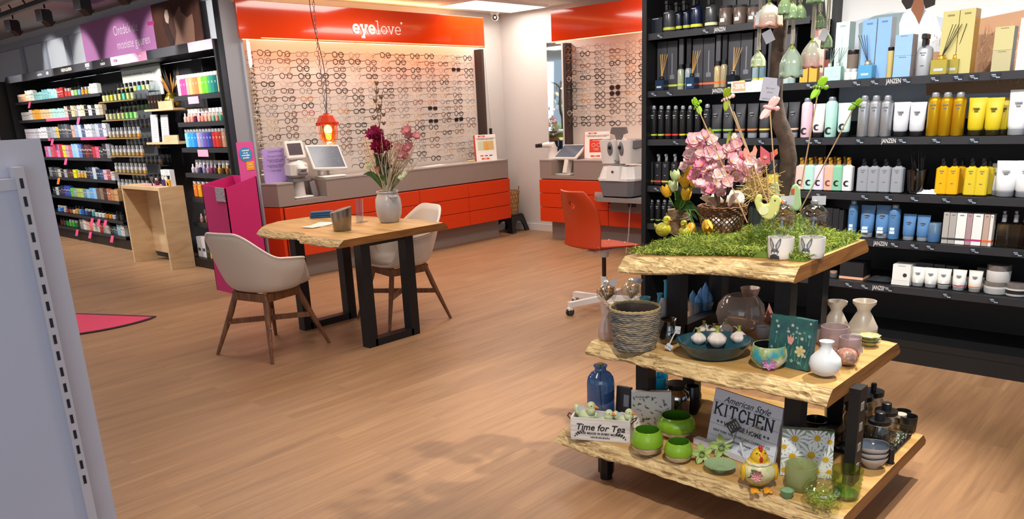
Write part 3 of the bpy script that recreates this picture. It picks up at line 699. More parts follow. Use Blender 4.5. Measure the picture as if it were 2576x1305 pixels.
special = {(2, 12): ('brown', True), (8, 10): ('black', True), (10, 10): ('black', True), (10, 12): ('black', True), (8, 2): ('red', False), (8, 4): ('amber', False)}
for r_ in range(NR):
    z = zt-(zt-zb)*r_/(NR-1)
    for c_, x in enumerate(XC):
        if z < 1.30 and c_ < 5 and z < 1.16: 
            if c_ < 5 and z < 1.1: continue
        col = random.choice(COLS); kd = random.choice(KINDS_); sun = False
        if (r_, c_) in special: col, sun = special[(r_, c_)]; kd = 'pilot' if not sun or r_ % 2 else 'square'
        lab = '%s %s %s, %s row, %s from the left on the main wall' % (col, {'panto': 'rounded', 'pilot': 'wide', 'cateye': 'cat-eye'}.get(kd, kd), 'sunglasses' if sun else 'spectacles', roww(r_, NR), ORD[c_])
        spectacles((x+.01*sn(r_*3.1+c_, 4), 6.985, z+.012*sn(r_*5.3+c_*2.7, 8)), 0, lab, 'spectacles on the main wall', kd, col, sun)
ZR = [at(1437, 124, x=7.55).z-.0635*k for k in range(14)]
YR_ = [at(px, 122, x=7.55).y for px in (1437, 1472, 1509, 1547, 1587, 1622)]
for r_, z in enumerate(ZR):
    for c_, y in enumerate(YR_):
        col = random.choice(COLS); kd = random.choice(KINDS_); sun = (r_ in (7, 8) and c_ == 3)
        if sun: col, kd = 'brown', 'pilot'
        lab = '%s %s %s, %s row, %s from the left beside the tall mirror' % (col, {'panto': 'rounded', 'pilot': 'wide', 'cateye': 'cat-eye'}.get(kd, kd), 'sunglasses' if sun else 'spectacles', roww(r_, 14), ORD[c_])
        spectacles((7.545, y, z), -PI/2, lab, 'spectacles on the right wall', kd, col, sun)
# crowded return board: spectacles seen edge-on, too many to count
mb = MB(); dv = V((.17, .22, 0)).normalized(); nv = V((.22, -.17, 0)).normalized()
for r_ in range(30):
    for c_ in range(7):
        p = V((3.995, 6.905, 2.12-.038*r_))+dv*(.02+.038*c_)+nv*.01
        mb.mi(random.choice((0, 0, 1, 2)))
        w_ = .013; mb.tube([p+dv*w_*math.cos(a*PI/4)+V((0, 0, .014*math.sin(a*PI/4)))+nv*.03 for a in range(8)], .0016, 3, closed=True)
        mb.tube([p, p+nv*.045+V((0, 0, random.uniform(-.01, .01)))], .0018, 3)
o = obj('spectacle_rows', mb.mesh('specs', [flat('#3b2a20', .35), flat('#b49a74', .3, .6), flat('#e2d8cc', .2, .5)])); o['kind'] = 'stuff'; o['label'] = 'dense rows of spectacles on the narrow return board'; o['category'] = 'spectacles'

# ================================================================ things on the counters
WPL = mat('white_plastic', '#d6d0cb', .35); SCR = mat('screen_grey', '#5d6675', .2); GPL = mat('grey_plastic', '#77767c', .4); DKP = flat('#1c1b1f', .35)
ct = .937
# purple notice
p = at(697, 458, z=ct); pw = .245
t = thing('notice_sheet', 'lilac notice sheet standing on the left end of the main counter', 'notice', (p.x, p.y, ct), .08)
W2 = at(725, 457, y=p.y).x-at(664, 459, y=p.y).x; H2 = zat(695, 373, p)-ct
obj('sheet', MB().box(-W2/2, W2/2, -.002, .002, 0, H2, TR(rx=-.06)).mesh('s', mat('lilac_paper', '#a98fcf', .6)), t)
for i, (s, dy) in enumerate((('LENZENPASSEN', .09), ('Kom gerust binnen', .22), ('Wegens drukte graag', .33), ('vooraf afspreken', .38), ('oogmeting op afspraak', .49), ('bel of loop langs', .54), ('Team optiek', .65))):
    text(t, s, flat('#3c3450'), TR(0, -.006-.06*H2*(1-dy), H2*(1-dy), rx=PI/2-.06), .022, ext=.0003)
# small payment screen / lens measuring machine in the niche
q = at(770, 500, y=6.86)
t = thing('lens_meter', 'white lens measuring machine with tilted small screen in the counter niche', 'machine', (4.37, 6.86, .766))
S_ = 1
hz = lambda py: zat(770, py, (4.37, 6.86))-.766
obj('base', MB().box(-.11, .11, -.10, .10, .0, .022, b=.01).lathe([(.055, .02), (.05, .15), (.055, .17)], 20, c=(.0, -.02, 0)).box(-.07, .02, .0, .09, .02, .2, b=.01).mesh('b', mat('lens_meter_light', '#cfcac8', .4)), t)
hb = MB(); hb.grid(lambda u, v: (.10*math.cos(u*2*PI)*(1-.75*max(0, v-.6)/.4), -.0+.10*math.sin(u*2*PI)*(1-.7*max(0, v-.6)/.4), .18+.2*v), 28, 14, wrap=True)
obj('head', MB().box(-.10, .10, -.09, .09, .19, .36, b=.035).mesh('h', WPL, True), t)
obj('snout', MB().grid(lambda u, v: (.055*math.cos(u*2*PI)*(1-v*.4), -.09-.06*v+.02, .32-.06*v+.045*math.sin(u*2*PI)*(1-v*.5)), 20, 6, wrap=True).box(-.045, .045, -.15, -.08, .27, .30, b=.012).mesh('s', WPL, True), t)
obj('lens_rest', MB().box(-.05, .05, -.14, -.085, .225, .255, b=.01).mesh('s', GPL), t)
obj('collar', MB().box(-.098, .098, -.088, .088, .165, .19).mesh('c', GPL), t)
Tm = TR(-.01, -.03, .46, rz=-.25, rx=-.42)
sb = obj('screen_housing', MB().box(-.095, .095, -.012, .03, -.095, .095, Tm, b=.012).mesh('s', WPL), t)
obj('screen', MB().box(-.067, .067, -.0145, -.012, -.055, .062, Tm).mesh('s', flat('#4d444b', .25)), sb)
obj('neck', MB().box(-.04, .04, -.02, .05, .34, .42, b=.01).mesh('n', WPL), t)
# till monitor
def tablet(loc, rz, tilt, w, h, label, cat, stand, roll=0):
    t = thing('touch_monitor', label, cat, loc, rz)
    T_ = TR(0, 0, stand, rx=-tilt, ry=roll)
    hs = obj('housing', MB().box(-w/2, w/2, -.012, .02, 0, h, T_, b=.008).mesh('h', WPL), t)
    obj('screen', MB().box(-w/2+.022, w/2-.022, -.0135, -.011, .022, h-.022, T_).mesh('s', SCR), hs)
    return t, T_
p = at(830, 440, z=ct)
t, T_ = tablet((4.73, 6.80, ct), -.12, .62, .38, .29, 'white touch monitor leaning back on the main counter by the vase flowers', 'monitor', .075, roll=.05)
for i, (x, z) in enumerate(((-.10, .20), (-.02, .21), (.03, .19), (.1, .2), (-.1, .1), (-.06, .1), (-.02, .12), (.03, .11), (.08, .12), (.12, .12), (.12, .1), (.12, .08), (-.1, .08), (0, .08))):
    text(t, 'ijk ol %d' % i if i % 2 else '128 12', flat('#9aa6b4'), T_ @ TR(x, -.0145, z, rx=PI/2), .011, ext=.0002)
obj('stand', MB().box(-.13, .13, -.08, .12, 0, .022, b=.01).box(-.10, -.06, .03, .11, .02, .12, b=.01).box(.0, .05, .03, .11, .02, .13, b=.01).mesh('s', WPL), t)
# scanner arm
p = at(908, 440, z=ct)
def scanner(loc, rz, label):
    t = thing('hand_scanner', label, 'scanner', loc, rz)
    obj('base', MB().lathe([(.065, 0), (.06, .02), (.045, .1), (.05, .13)], 24, sx=1.1).mesh('b', WPL, True), t)
    obj('neck', MB().tube([(0, 0, .13), (.0, 0, .155), (.06, 0, .16), (.13, 0, .155)], [.045, .045, .035, .025], 14).mesh('n', WPL, True), t)
    obj('scan_head', MB().box(.13, .17, -.035, .035, .13, .18, b=.008).box(.17, .21, -.035, -.02, .13, .175, b=.004).box(.17, .21, .02, .035, .13, .175, b=.004).mesh('h', DKP), t)
    return t
sq = at(872, 434, z=ct)
scanner((sq.x, sq.y+.04, ct), -.1, 'white hand scanner with black head on the main counter beside the touch monitor')
t = thing('highlighter', 'yellow highlighter pen lying at the front edge of the main counter', 'pen', at(858, 443, z=ct)+V((0, .02, .006)), .15)
obj('barrel', MB().tube([(-.05, 0, 0), (.02, 0, 0)], .006, 8).mesh('b', flat('#e8c21e')), t); obj('cap', MB().tube([(.02, 0, 0), (.06, 0, 0)], .007, 8).mesh('b', flat('#20202a')), t)
p = at(905, 431, z=ct)+V((.1, .1, 0))
t = thing('brochure', 'orange edged brochure lying flat on the main counter', 'brochure', (p.x, p.y, ct), .1)
obj('pages', MB().box(-.16, .16, -.06, .06, .001, .006).mesh('b', flat('#e9e2dc')), t); obj('cover_stripe', MB().box(-.16, .16, -.062, -.05, .001, .008).mesh('b', flat('#d8492a')), t)
t = thing('leaflet_pack', 'grey and red leaflet pack leaning inside the counter niche', 'leaflets', (4.545, 6.84, .767), .0)
obj('pack', MB().box(-.03, .03, -.01, .01, 0, .15, TR(ry=-.2)).mesh('b', flat('#8a8587')), t); obj('red_edge', MB().box(.03, .034, -.01, .01, 0, .15, TR(ry=-.2)).mesh('b', flat('#a8323a')), t)
# framed posters
def poster(loc, rz, label, w, h, kind):
    t = thing('counter_card', label, 'display card', loc, rz)
    obj('card', MB().box(-w/2, w/2, -.003, .003, 0, h, TR(rx=-.08)).mesh('c', flat('#ece6e2', .4)), t)
    obj('side_edge', MB().box(-w/2-.006, -w/2, -.004, .03, 0, h, TR(rx=-.08)).mesh('c', flat('#c8412a', .4)), t)
    T0 = TR(rx=-.08)
    obj('logo_plate', MB().box(-w*.35, -w*.02, -.0045, -.003, h*.91, h*.965, T0).box(-w*.25, w*.12, -.0045, -.003, h*.05, h*.11, T0).mesh('c', flat('#d8432a', .4)), t)
    for s, x, z in (('eyelove', -.185*w, h*.937), ('eyelove', -.065*w, h*.08)): text(t, s, SGN, T0 @ TR(x, -.005, z, rx=PI/2), .014, bold=.0004, ext=.0002)
    text(t, 'COMPLETE BRIL OP UW STERKTE', flat('#333333'), T0 @ TR(0, -.0042, h*.85, rx=PI/2), .0105*w/.17, ext=.0002)
    text(t, 'INCLUSIEF GLAZEN VANAF', flat('#333333'), T0 @ TR(0, -.0042, h*.815, rx=PI/2), .0105*w/.17, ext=.0002)
    if kind == 'photo':
        ph = obj('photo', MB().box(-w*.38, w*.38, -.0045, -.003, h*.42, h*.76, T0).mesh('c', flat('#cfae74', .4)), t)
        fc = MB().box(-w*.38, -w*.12, -.005, -.004, h*.42, h*.76, T0); obj('photo_wall', fc.mesh('c', flat('#c9cdb0')), ph)
        obj('portrait', MB().sphere((.01, -.005, h*.63), h*.09, 14, 8, T0, (.75, .08, 1)).sphere((.01, -.0048, h*.49), h*.1, 14, 8, T0, (1, .06, .8)).mesh('c', flat('#d8a13c')), ph)
        obj('portrait_face', MB().sphere((.01, -.0058, h*.62), h*.055, 14, 8, T0, (.75, .08, 1.1)).mesh('c', flat('#d9b190')), ph)
        for i, c in enumerate(('#a03a3a', '#3a5a80', '#333333')): obj('spec_picture', MB().box(-w*.3+i*w*.22, -w*.3+i*w*.22+w*.14, -.0045, -.003, h*.18, h*.215, T0).mesh('c', flat(c)), t)
    else:
        rp = obj('red_panel', MB().box(-w*.30, w*.22, -.0045, -.003, h*.22, h*.72, T0).mesh('c', flat('#d63a1e', .4)), t)
        for s in (-1, 1): obj('glasses_icon', MB().tube([(-.04*w+s*w*.1+.07*w*math.cos(a*PI/6), -.006, h*.5+.06*w*math.sin(a*PI/6)) for a in range(12)], .0018, 5, T0, closed=True).mesh('c', SGN), rp)
        for i, s in enumerate(('MONATUREN', 'NU VANAF', '2e PAAR')): text(rp, s, SGN, T0 @ TR(-.04*w, -.0052, h*(.66-.15*(i > 0)-.1-.05*i if i else .66), rx=PI/2), .013, ext=.0002)
    return t
p = at(1228, 404, z=ct); w_ = at(1247, 403, y=p.y).x-at(1208, 403, y=p.y).x; h_ = zat(1228, 338, p)-ct
poster((p.x, p.y+.02, ct), -.35, 'white display card with portrait photo at the right end of the main counter', w_*1.02, h_, 'photo')
p = at(1498, 398, z=ct); h_ = zat(1498, 331, p)-ct
poster((p.x+.03, p.y, ct), -PI/2+.35, 'white display card with red panel on the right counter beside the eye tester', .30, h_, 'red')
p = at(1190, 405, z=ct)+V((0, .05, 0))
t = thing('spectacle_cloth', 'crumpled cream cloth on the main counter left of the portrait card', 'cloth', (p.x, p.y, ct), .2)
obj('cloth_folds', MB().grid(lambda u, v: ((u-.5)*.2, (v-.5)*.1, .004+.012*abs(math.sin(u*9+v*5))*math.sin(PI*u)*math.sin(PI*v)), 20, 10).mesh('c', flat('#cdbb88', .8), True), t)
obj('rod', MB().tube([(-.08, .0, .015), (.08, .01, .02)], .003, 5).mesh('r', flat('#2a2a26')), t)
t = thing('paper_sheets', 'loose white papers on the main counter behind the flowers', 'paper', (6.15, 6.86, ct), .1)
obj('sheet', MB().box(-.15, .15, -.05, .05, .0005, .002).mesh('c', flat('#e8e2de')), t); obj('sheet', MB().box(.0, .25, -.04, .06, .002, .0035, TR(rz=.2)).mesh('c', flat('#ded8d4')), t)
# right counter monitor and scanner
t, T_ = tablet((7.33, nookl-.10, ct), -PI/2, 1.0, .34, .27, 'white touch monitor leaning far back over the niche of the right counter', 'monitor', .0, roll=0)
obj('stand', MB().box(-.15, .12, -.04, .12, -.18, -.165, b=.004).box(.0, .06, .0, .1, -.165, .01, TR(rx=-.3), b=.01).mesh('s', WPL), t)
scanner((7.42, YL-.05, ct), PI/2+.55, 'white hand scanner with black head at the left end of the right counter')

# eye tester on the instrument table
TZ_ = TZ
ey = (at(1515, 490, x=6.92).y+at(1619, 490, x=6.92).y)/2-.02; ew = .29
t = thing('eye_tester', 'large white and grey eye testing machine on the instrument table', 'machine', (6.97, ey, TZ_+.0155), -PI/2)
LG = mat('tester_grey', '#6d7078', .4); TW = mat('tester_white', '#dcdcdd', .3)
def taper(mb, x0, x1, y0, y1, z0, z1, k, b=.03, T=None):
    n = 5; vs = []; fs = []
    def ring(z, s):
        X0, X1, Y0, Y1 = x0*s, x1*s, y0*s if y0 < 0 else y0, y1
        r_ = b; return [(X0+r_, Y0, z), (X1-r_, Y0, z), (X1, Y0+r_, z), (X1, Y1-r_, z), (X1-r_, Y1, z), (X0+r_, Y1, z), (X0, Y1-r_, z), (X0, Y0+r_, z)]
    R_ = [ring(z0+(z1-z0)*i/n, 1+(k-1)*i/n) for i in range(n+1)]
    for r_ in R_: vs += r_
    fs = [[7-i for i in range(8)], [n*8+i for i in range(8)]]
    for j in range(n):
        for i in range(8): fs.append([j*8+i, j*8+(i+1) % 8, (j+1)*8+(i+1) % 8, (j+1)*8+i])
    return mb.add(vs, fs, T)
obj('base_housing', taper(MB(), -.165, .165, -.18, .16, 0, .135, 1.14, .04).mesh('b', LG), t)
up = taper(MB(), -.195, .195, -.215, .17, .135, .155, 1.0, .05); taper(up, -.19, .19, -.205, .17, .155, .255, .86, .05)
obj('upper_housing', up.mesh('u', TW), t)
obj('front_plate', taper(MB(), -.075, .075, -.222, -.05, .138, .262, .92, .01).mesh('f', TW), t)
obj('emblem', MB().lathe([(.012, 0), (.012, .003)], 6, TR(0, -.219, .215, rx=PI/2+.08)).mesh('e', flat('#3c3c40')), t)
for s in (-1, 1):
    for k in range(8): obj('vent_slit', MB().cbox((s*.187, .02+.0*k, .03+k*.011), (.006, .12, .004)).mesh('v', flat('#4b4d54')), t)
obj('chin_rest', MB().box(-.06, .06, -.16, -.10, .268, .278, b=.004).lathe([(.006, .255), (.006, .30)], 10, c=(0, -.13, 0)).tube([(-.05, -.14, .31), (0, -.15, .30), (.05, -.14, .31)], .006, 6).mesh('c', mat('tester_steel', '#8c8b8a', .3, .4)), t)
for s in (-1, 1):
    hd = MB(); T1 = TR(s*.098, -.06, .36, rz=s*-.1)
    taper(hd, -.070, .070, -.10, .10, -.08, .12, 1.22, .02, T1)
    h_ = obj('measuring_head', hd.mesh('h', TW, True, 50), t)
    obj('eye_plate', MB().sphere((s*.06, -.165, .415), .055, 16, 10, None, (.55, .35, 1.25)).mesh('p', LG, True), h_)
    obj('eye_lens', MB().sphere((s*.052, -.185, .42), .016, 12, 8, None, (1, .6, 1.3)).mesh('p', flat('#15161c', .1), True), h_)
    obj('side_wing', MB().box(s*.135-.05, s*.135+.05, -.16, -.02, .40, .485, TR(), b=.012).mesh('w', LG), h_)
obj('forehead_bridge', MB().box(-.03, .03, -.12, -.06, .45, .50, b=.008).mesh('f', TW), t)
fh = MB().prism([(-.085, .0), (-.07, .05), (.07, .05), (.085, .0), (.035, -.015), (.025, -.055), (-.025, -.055), (-.035, -.015)], 0, .03, TR(0, -.10, .535, rx=PI/2))
obj('forehead_rest', fh.mesh('f', flat('#5e5a5c')), t)
for x in (-.13, .13): obj('foot', MB().lathe([(.018, -.012), (.018, .001)], 12, c=(x, -.15, 0)).mesh('f', DKP), t)
t.scale = (1.17, 1.17, 1.17)
# ================================================================ care products wall (right)
random.seed(5)
DK = mat('shelf_black', '#141416', .45); DKR = mat('shelf_rail', '#2b2b2f', .4); TAG = mat('tag_blue_grey', '#8d98a5', .4)
XJ = 4.725; YE = 3.07
t = thing('shop_shelving', 'tall black shelving wall full of care products on the right', 'shelving unit', (0, 0, 0)); JW = t
obj('side_panel', MB().box(XJ-.02, 5.25, YE, YE+.035, 0, 2.62).mesh('p', DK), t)
obj('back_panel', MB().box(5.17, 5.21, -1.4, YE, 0, 2.62).mesh('p', DK), t)
obj('divider_panel', MB().box(XJ+.33, 5.17, 1.975, 1.995, .14, 2.6).mesh('p', DK), t)
obj('base', MB().box(XJ, 5.17, -1.4, YE, 0, .135).box(XJ-.004, XJ, -1.4, YE, .095, .135).mesh('p', DK), t)
JZ = [1.945, 1.585, 1.271, .96, .70, .442]
for k, z in enumerate(JZ):
    y0 = 1.99 if k == 0 else -1.4
    s = obj('shelf', MB().box(XJ+.012, 5.17, y0, YE, z-.02, z).mesh('s', DK), t)
    r_ = obj('price_rail', MB().box(XJ, XJ+.012, y0, YE, z-.038, z+.002).mesh('r', DKR), s)
def yj(px, z, x=XJ+.05):
    "y on the shelf where a sight line at column px passes"
    a, b = -1.5, 3.3
    for _ in range(30):
        m = (a+b)/2; q = V((x, m, z))-EYEP; X_ = CXP+FPX*q.dot(_r)/q.dot(_f)
        if X_ > px: a = m
        else: b = m
    return (a+b)/2
def rail_tag(px, z, w_=.045, s_='', big=False):
    y = yj(px, z-.02, XJ)
    if big:
        o = obj('brand_plate', text_mesh('JANZEN', mat('plate_letters', '#c9c9c9', .4), .034, bold=.0004, ext=.0003, width=.62), JW); o.matrix_local = TR(XJ-.0015, y, z-.019, rz=-PI/2, rx=0) @ TR(rx=PI/2)
    else:
        tg = obj('price_tag', MB().box(XJ-.0025, XJ-.0005, y-w_/2, y+w_/2, z-.033, z-.006).mesh('t', mat('tag_black', '#23262b', .3)), JW)
        obj('tag_print', MB().box(XJ-.0035, XJ-.0025, y-.0, y+w_*.42, z-.016, z-.010).box(XJ-.0035, XJ-.0025, y-w_*.1, y+w_*.3, z-.023, z-.019).box(XJ-.0035, XJ-.0025, y-w_*.45, y-w_*.05, z-.03, z-.024).mesh('t', TAG), tg)
for k, pl in enumerate([[1660, 1775], [1645, 1684, 2037, 2155, 2200, 2280, 2352, 2410, 2450, 2505], [1700, 1915, 2035, 2057, 2163, 2270, 2355, 2450], [1652, 2062, 2175, 2235, 2300, 2380, 2445], [2250, 2300, 2340, 2452, 2560], [2135, 2175, 2235, 2382, 2500]]):
    for px in pl: rail_tag(px, JZ[k])
for k, pl in enumerate([[1811], [1806, 2248], [2236], [], [2215], [2212]]):
    for px in pl: rail_tag(px, JZ[k], big=True)
for px in (2290, 2480, 2540): rail_tag(px, .133)
# lower kick line
# product kinds, local origin at base centre, facing -x
PM = {}
def P_(col, r=.35, m=0.): return flat(col, r, m)
def mesh_c(key, fn):
    if key not in PM: PM[key] = fn()
    return PM[key]
SILV = mat('cap_silver', '#b9bcc2', .25, .7); LBL = flat('#c4c6c8', .5)
def add_marks(root, w_, h, col='#8a8f96', y=.62, n=3, r=None, dens=1):
    "small printed lines on the front of a pack"
    r = w_/2 if r is None else r
    k = ('marks', round(w_, 3), round(h, 3), col, y, n, round(r, 3))
    def f():
        mb = MB()
        for i in range(n):
            ww = w_*(.42 if i == 0 else .24); z = h*(y-.07*i*(1 if i < 2 else 3))
            mb.box(-r-.0012, -r+.003, -ww/2, ww/2, z-h*.012-.0006, z+h*.012+.0006)
        return mb.mesh('print', flat(col))
    obj('print', mesh_c(k, f), root)
def can(loc, w_, h, col, label, grp, cap='#8d9096', band=None, crescent=None, metal=.0, cat='spray can', rough=.3):
    r = w_/2; t = thing('spray_can', label, cat, loc, 0, grp)
    obj('body', mesh_c(('can', round(r, 3), round(h, 3), col), lambda: MB().lathe([(r*.92, 0), (r, .004), (r, h*.80), (r*.93, h*.84), (r*.62, h*.885), (r*.55, h*.89)], 20).mesh('b', P_(col, rough, metal), True)), t)
    obj('cap', mesh_c(('cap', round(r, 3), round(h, 3), cap), lambda: MB().lathe([(r*.60, h*.885), (r*.62, h*.95), (r*.50, h*.985), (r*.1, h)], 18).mesh('c', P_(cap, .2, .3), True)), t)
    if band: obj('label_band', mesh_c(('bd', round(r, 3), round(h, 3), band), lambda: MB().lathe([(r*1.01, h*.10), (r*1.01, h*.15)], 20, capb=False, capt=False).mesh('b', P_(band))), t)
    if crescent: moon(t, r, h*.16, r*.62, crescent)
    else: add_marks(t, w_, h, '#9a9da2' if col[1] in '0123' else '#5d6066', .70, 2, r)
    return t
def moon(t, r, z, s, col='#1c1c20'):
    n = 14; pts = [(s*math.cos(PI*(.25+1.5*i/n)), s*math.sin(PI*(.25+1.5*i/n))) for i in range(n+1)]
    pts += [(s*.25+s*.62*math.cos(PI*(1.72-1.44*i/n)), s*.62*math.sin(PI*(1.72-1.44*i/n))) for i in range(n+1)]
    m_ = MB(); vs = [(-r-.002, p[0]*-1, z+p[1]) for p in pts]; N_ = len(vs)
    m_.add(vs, [[i, i+1, N_-2-i, N_-1-i] for i in range(N_//2-1)])
    obj('crescent', m_.mesh('m', flat(col)), t)
def tube_(loc, w_, h, col, label, grp, cap='#8d9096', band=None, crescent=None, marks='#7d8086', small=False):
    t = thing('cream_tube', label, 'tube', loc, 0, grp); r = w_/2
    def f():
        rings = []; mb = MB(); n = 18; lv = [(0.14, .80, .62), (.20, .92, .80), (.5, .98, .62), (.8, 1.0, .25), (.97, 1.04, .04), (1, 1.04, .03)]
        vs = [(r*dx*math.cos(2*PI*i/n), r*dy*math.sin(2*PI*i/n), h*q) for q, dy, dx in lv for i in range(n)]
        fs = [[j*n+i, j*n+(i+1) % n, (j+1)*n+(i+1) % n, (j+1)*n+i] for j in range(len(lv)-1) for i in range(n)]+[[(len(lv)-1)*n+i for i in range(n)]]
        return mb.add(vs, fs).mesh('b', P_(col, .4), True, 50)
    obj('body', mesh_c(('tb', round(r, 3), round(h, 3), col), f), t)
    obj('cap', mesh_c(('tc', round(r, 3), round(h, 3), cap), lambda: MB().lathe([(r*.80, 0), (r*.84, h*.015), (r*.84, h*.14), (r*.7, h*.145)], 18, sx=.8).mesh('c', P_(cap, .25, .2), True)), t)
    if band: obj('label_band', mesh_c(('tband', round(r, 3), round(h, 3), band), lambda: MB().lathe([(r*.93, h*.22), (r*.95, h*.27)], 18, capb=False, capt=False, sx=.88).mesh('b', P_(band))), t)
    if crescent: moon(t, r*.78, h*.30, r*.5, crescent)
    else: add_marks(t, w_*.9, h, marks, .72, 2, r*.60)
    return t
def pump(loc, w_, h, col, label, grp, cap='#b7882c', body=.80, crescent=None, band=None, clear=False, neck='#c0c3c6', square=True, marks='#6a6d73'):
    t = thing('pump_bottle', label, 'bottle', loc, 0, grp); r = w_/2
    m = glass('clear_bottle_'+col.lstrip('#'), col, .08, .15) if clear else P_(col, .35)
    def f():
        if square: mb = MB().box(-r*.8, r*.8, -r, r, 0, h*body*.94, b=r*.22); mb.lathe([(r*.75, h*body*.93), (r*.4, h*body)], 16, sx=.8); return mb.mesh('b', m, True, 35)
        return MB().lathe([(r*.95, 0), (r, .004), (r, h*body*.90), (r*.85, h*body*.96), (r*.4, h*body)], 18).mesh('b', m, True)
    obj('body', mesh_c(('pb', round(r, 3), round(h, 3), col, square, clear), f), t)
    obj('pump_head', mesh_c(('ph', round(r, 3), round(h, 3), cap, body), lambda: MB().lathe([(r*.42, h*body*.98), (r*.42, h*(body+(1-body)*.62)), (r*.2, h*(body+(1-body)*.66)), (r*.2, h*.93)], 14).box(-r*.75, r*.3, -r*.24, r*.24, h*.92, h, b=r*.08).mesh('c', P_(cap, .25, .4), True, 40)), t)
    if crescent: moon(t, r*.8, h*.24, r*.62, crescent)
    elif not clear: add_marks(t, w_*.9, h*body, marks, .82, 3, r*.8)
    if band: obj('label_band', mesh_c(('pband', round(r, 3), round(h, 3), band), lambda: MB().box(-r*.81, r*.81, -r*1.01, r*1.01, h*.10, h*.155).mesh('b', P_(band))), t)
    return t
def boxp(loc, wy, dx, h, col, label, grp, side=None, bands=(), icon=None, marks=None, nm='carton', cat='box', clear=False, metal=0):
    t = thing(nm, label, cat, loc, 0, grp)
    m = glass('clear_box', '#dcdce0', .1, .25) if clear else P_(col, .4, metal)
    mm = [m, P_(side or col, .35, metal)]
    def f():
        mb = MB(); mb.mi(0).add([(-dx/2, -wy/2, 0), (-dx/2, wy/2, 0), (-dx/2, wy/2, h), (-dx/2, -wy/2, h)], [[0, 3, 2, 1]])
        mb.mi(1).box(-dx/2+.0005, dx/2, -wy/2, wy/2, 0, h); return mb.mesh('b', mm if not clear else m)
    obj('carton_body', mesh_c(('bx', round(wy, 3), round(dx, 3), round(h, 3), col, side, clear), f), t)
    for (z0, z1, c) in bands: obj('label_band', MB().box(-dx/2-.001, dx/2+.001, -wy/2-.001, wy/2+.001, h*z0, h*z1).mesh('b', P_(c)), t)
    if icon: # pale flask outline printed on a reed diffuser carton
        z = h*.28; s = wy*.22
        obj('flask_picture', MB().box(-dx/2-.002, -dx/2, -s, s, z-s, z+s*.6).box(-dx/2-.002, -dx/2, -s*.3, s*.3, z+s*.6, z+s*1.0).box(-dx/2-.002, -dx/2, -s*.25, s*.25, z+s*1.1, h*.75).mesh('i', P_(icon)), t)
    if marks: add_marks(t, wy, h, marks, .93, 1, dx/2); 
    return t
def jar(loc, w_, h, col, label, grp, cap='#8f8b88', band=None, frac=.7):
    t = thing('cream_jar', label, 'jar', loc, 0, grp); r = w_/2
    obj('body', mesh_c(('jr', round(r, 3), round(h, 3), col), lambda: MB().lathe([(r*.9, 0), (r*.96, .004), (r, h*frac)], 24).mesh('b', P_(col, .35), True)), t)
    obj('lid', mesh_c(('jl', round(r, 3), round(h, 3), cap), lambda: MB().lathe([(r*.98, h*frac), (r*.98, h*.97), (r*.93, h)], 24).mesh('l', P_(cap, .25, .5), True)), t)
    if band: obj('label_band', mesh_c(('jb', round(r, 3), round(h, 3), band), lambda: MB().lathe([(r*.975, h*.2), (r*1.0, h*.5)], 24, capb=False, capt=False).mesh('b', P_(band))), t)
    return t
def diffuser(loc, w_, h, col, label, grp, reed='#c79a4e', rh=.12, collar='#26262a', side=None, lean=.25):
    t = thing('reed_diffuser', label, 'diffuser', loc, 0, grp); r = w_/2
    obj('flask', MB().box(-r, r, -r, r, 0, h, b=r*.08).mesh('f', P_(col, .08)), t)
    obj('collar', MB().lathe([(r*.45, h), (r*.5, h+.006), (r*.4, h+.018), (r*.5, h+.022)], 14).mesh('c', P_(collar, .25, .5)), t)
    for k in range(4): obj('reed', MB().tube([(0, 0, h+.01), (.01*k-.015, -lean*rh-(k-1.5)*.012, h+rh)], .0018, 5).mesh('r', P_(reed)), t)
    obj('label_plate', MB().box(-r-.001, -r, -r*.55, r*.55, h*.25, h*.42).mesh('p', P_('#aeb6bf')), t)
    return t
S2 = '%s on the %s shelf of the care wall'
SHN = ['top', 'second', 'third', 'fourth', 'fifth', 'lowest filled']
def J(k, px, wpx, top, back=0.):
    z = JZ[k]; x = XJ+.042+back; y = yj(px, z, x+.02); p = V((x, y, z+.0025)); w_ = wpx*mpp(p)
    p.x += w_/2; p.y = yj(px, z, p.x); return p, w_, zat(px, top, p)-z
def Jb(k, pl, pr, top, d=.06, back=0.):
    "carton whose front face spans columns pl..pr"
    z = JZ[k]; x = XJ+.04+back; y0, y1 = yj(pl, z+.05, x), yj(pr, z+.05, x); p = V((x+d/2, (y0+y1)/2, z+.0025)); return p, abs(y0-y1)*.985, d, zat((pl+pr)/2, top, V((x, p.y, 0)))-z
G = ['products on the %s shelf of the care wall' % s for s in SHN]
def sh(i): return SHN[i]
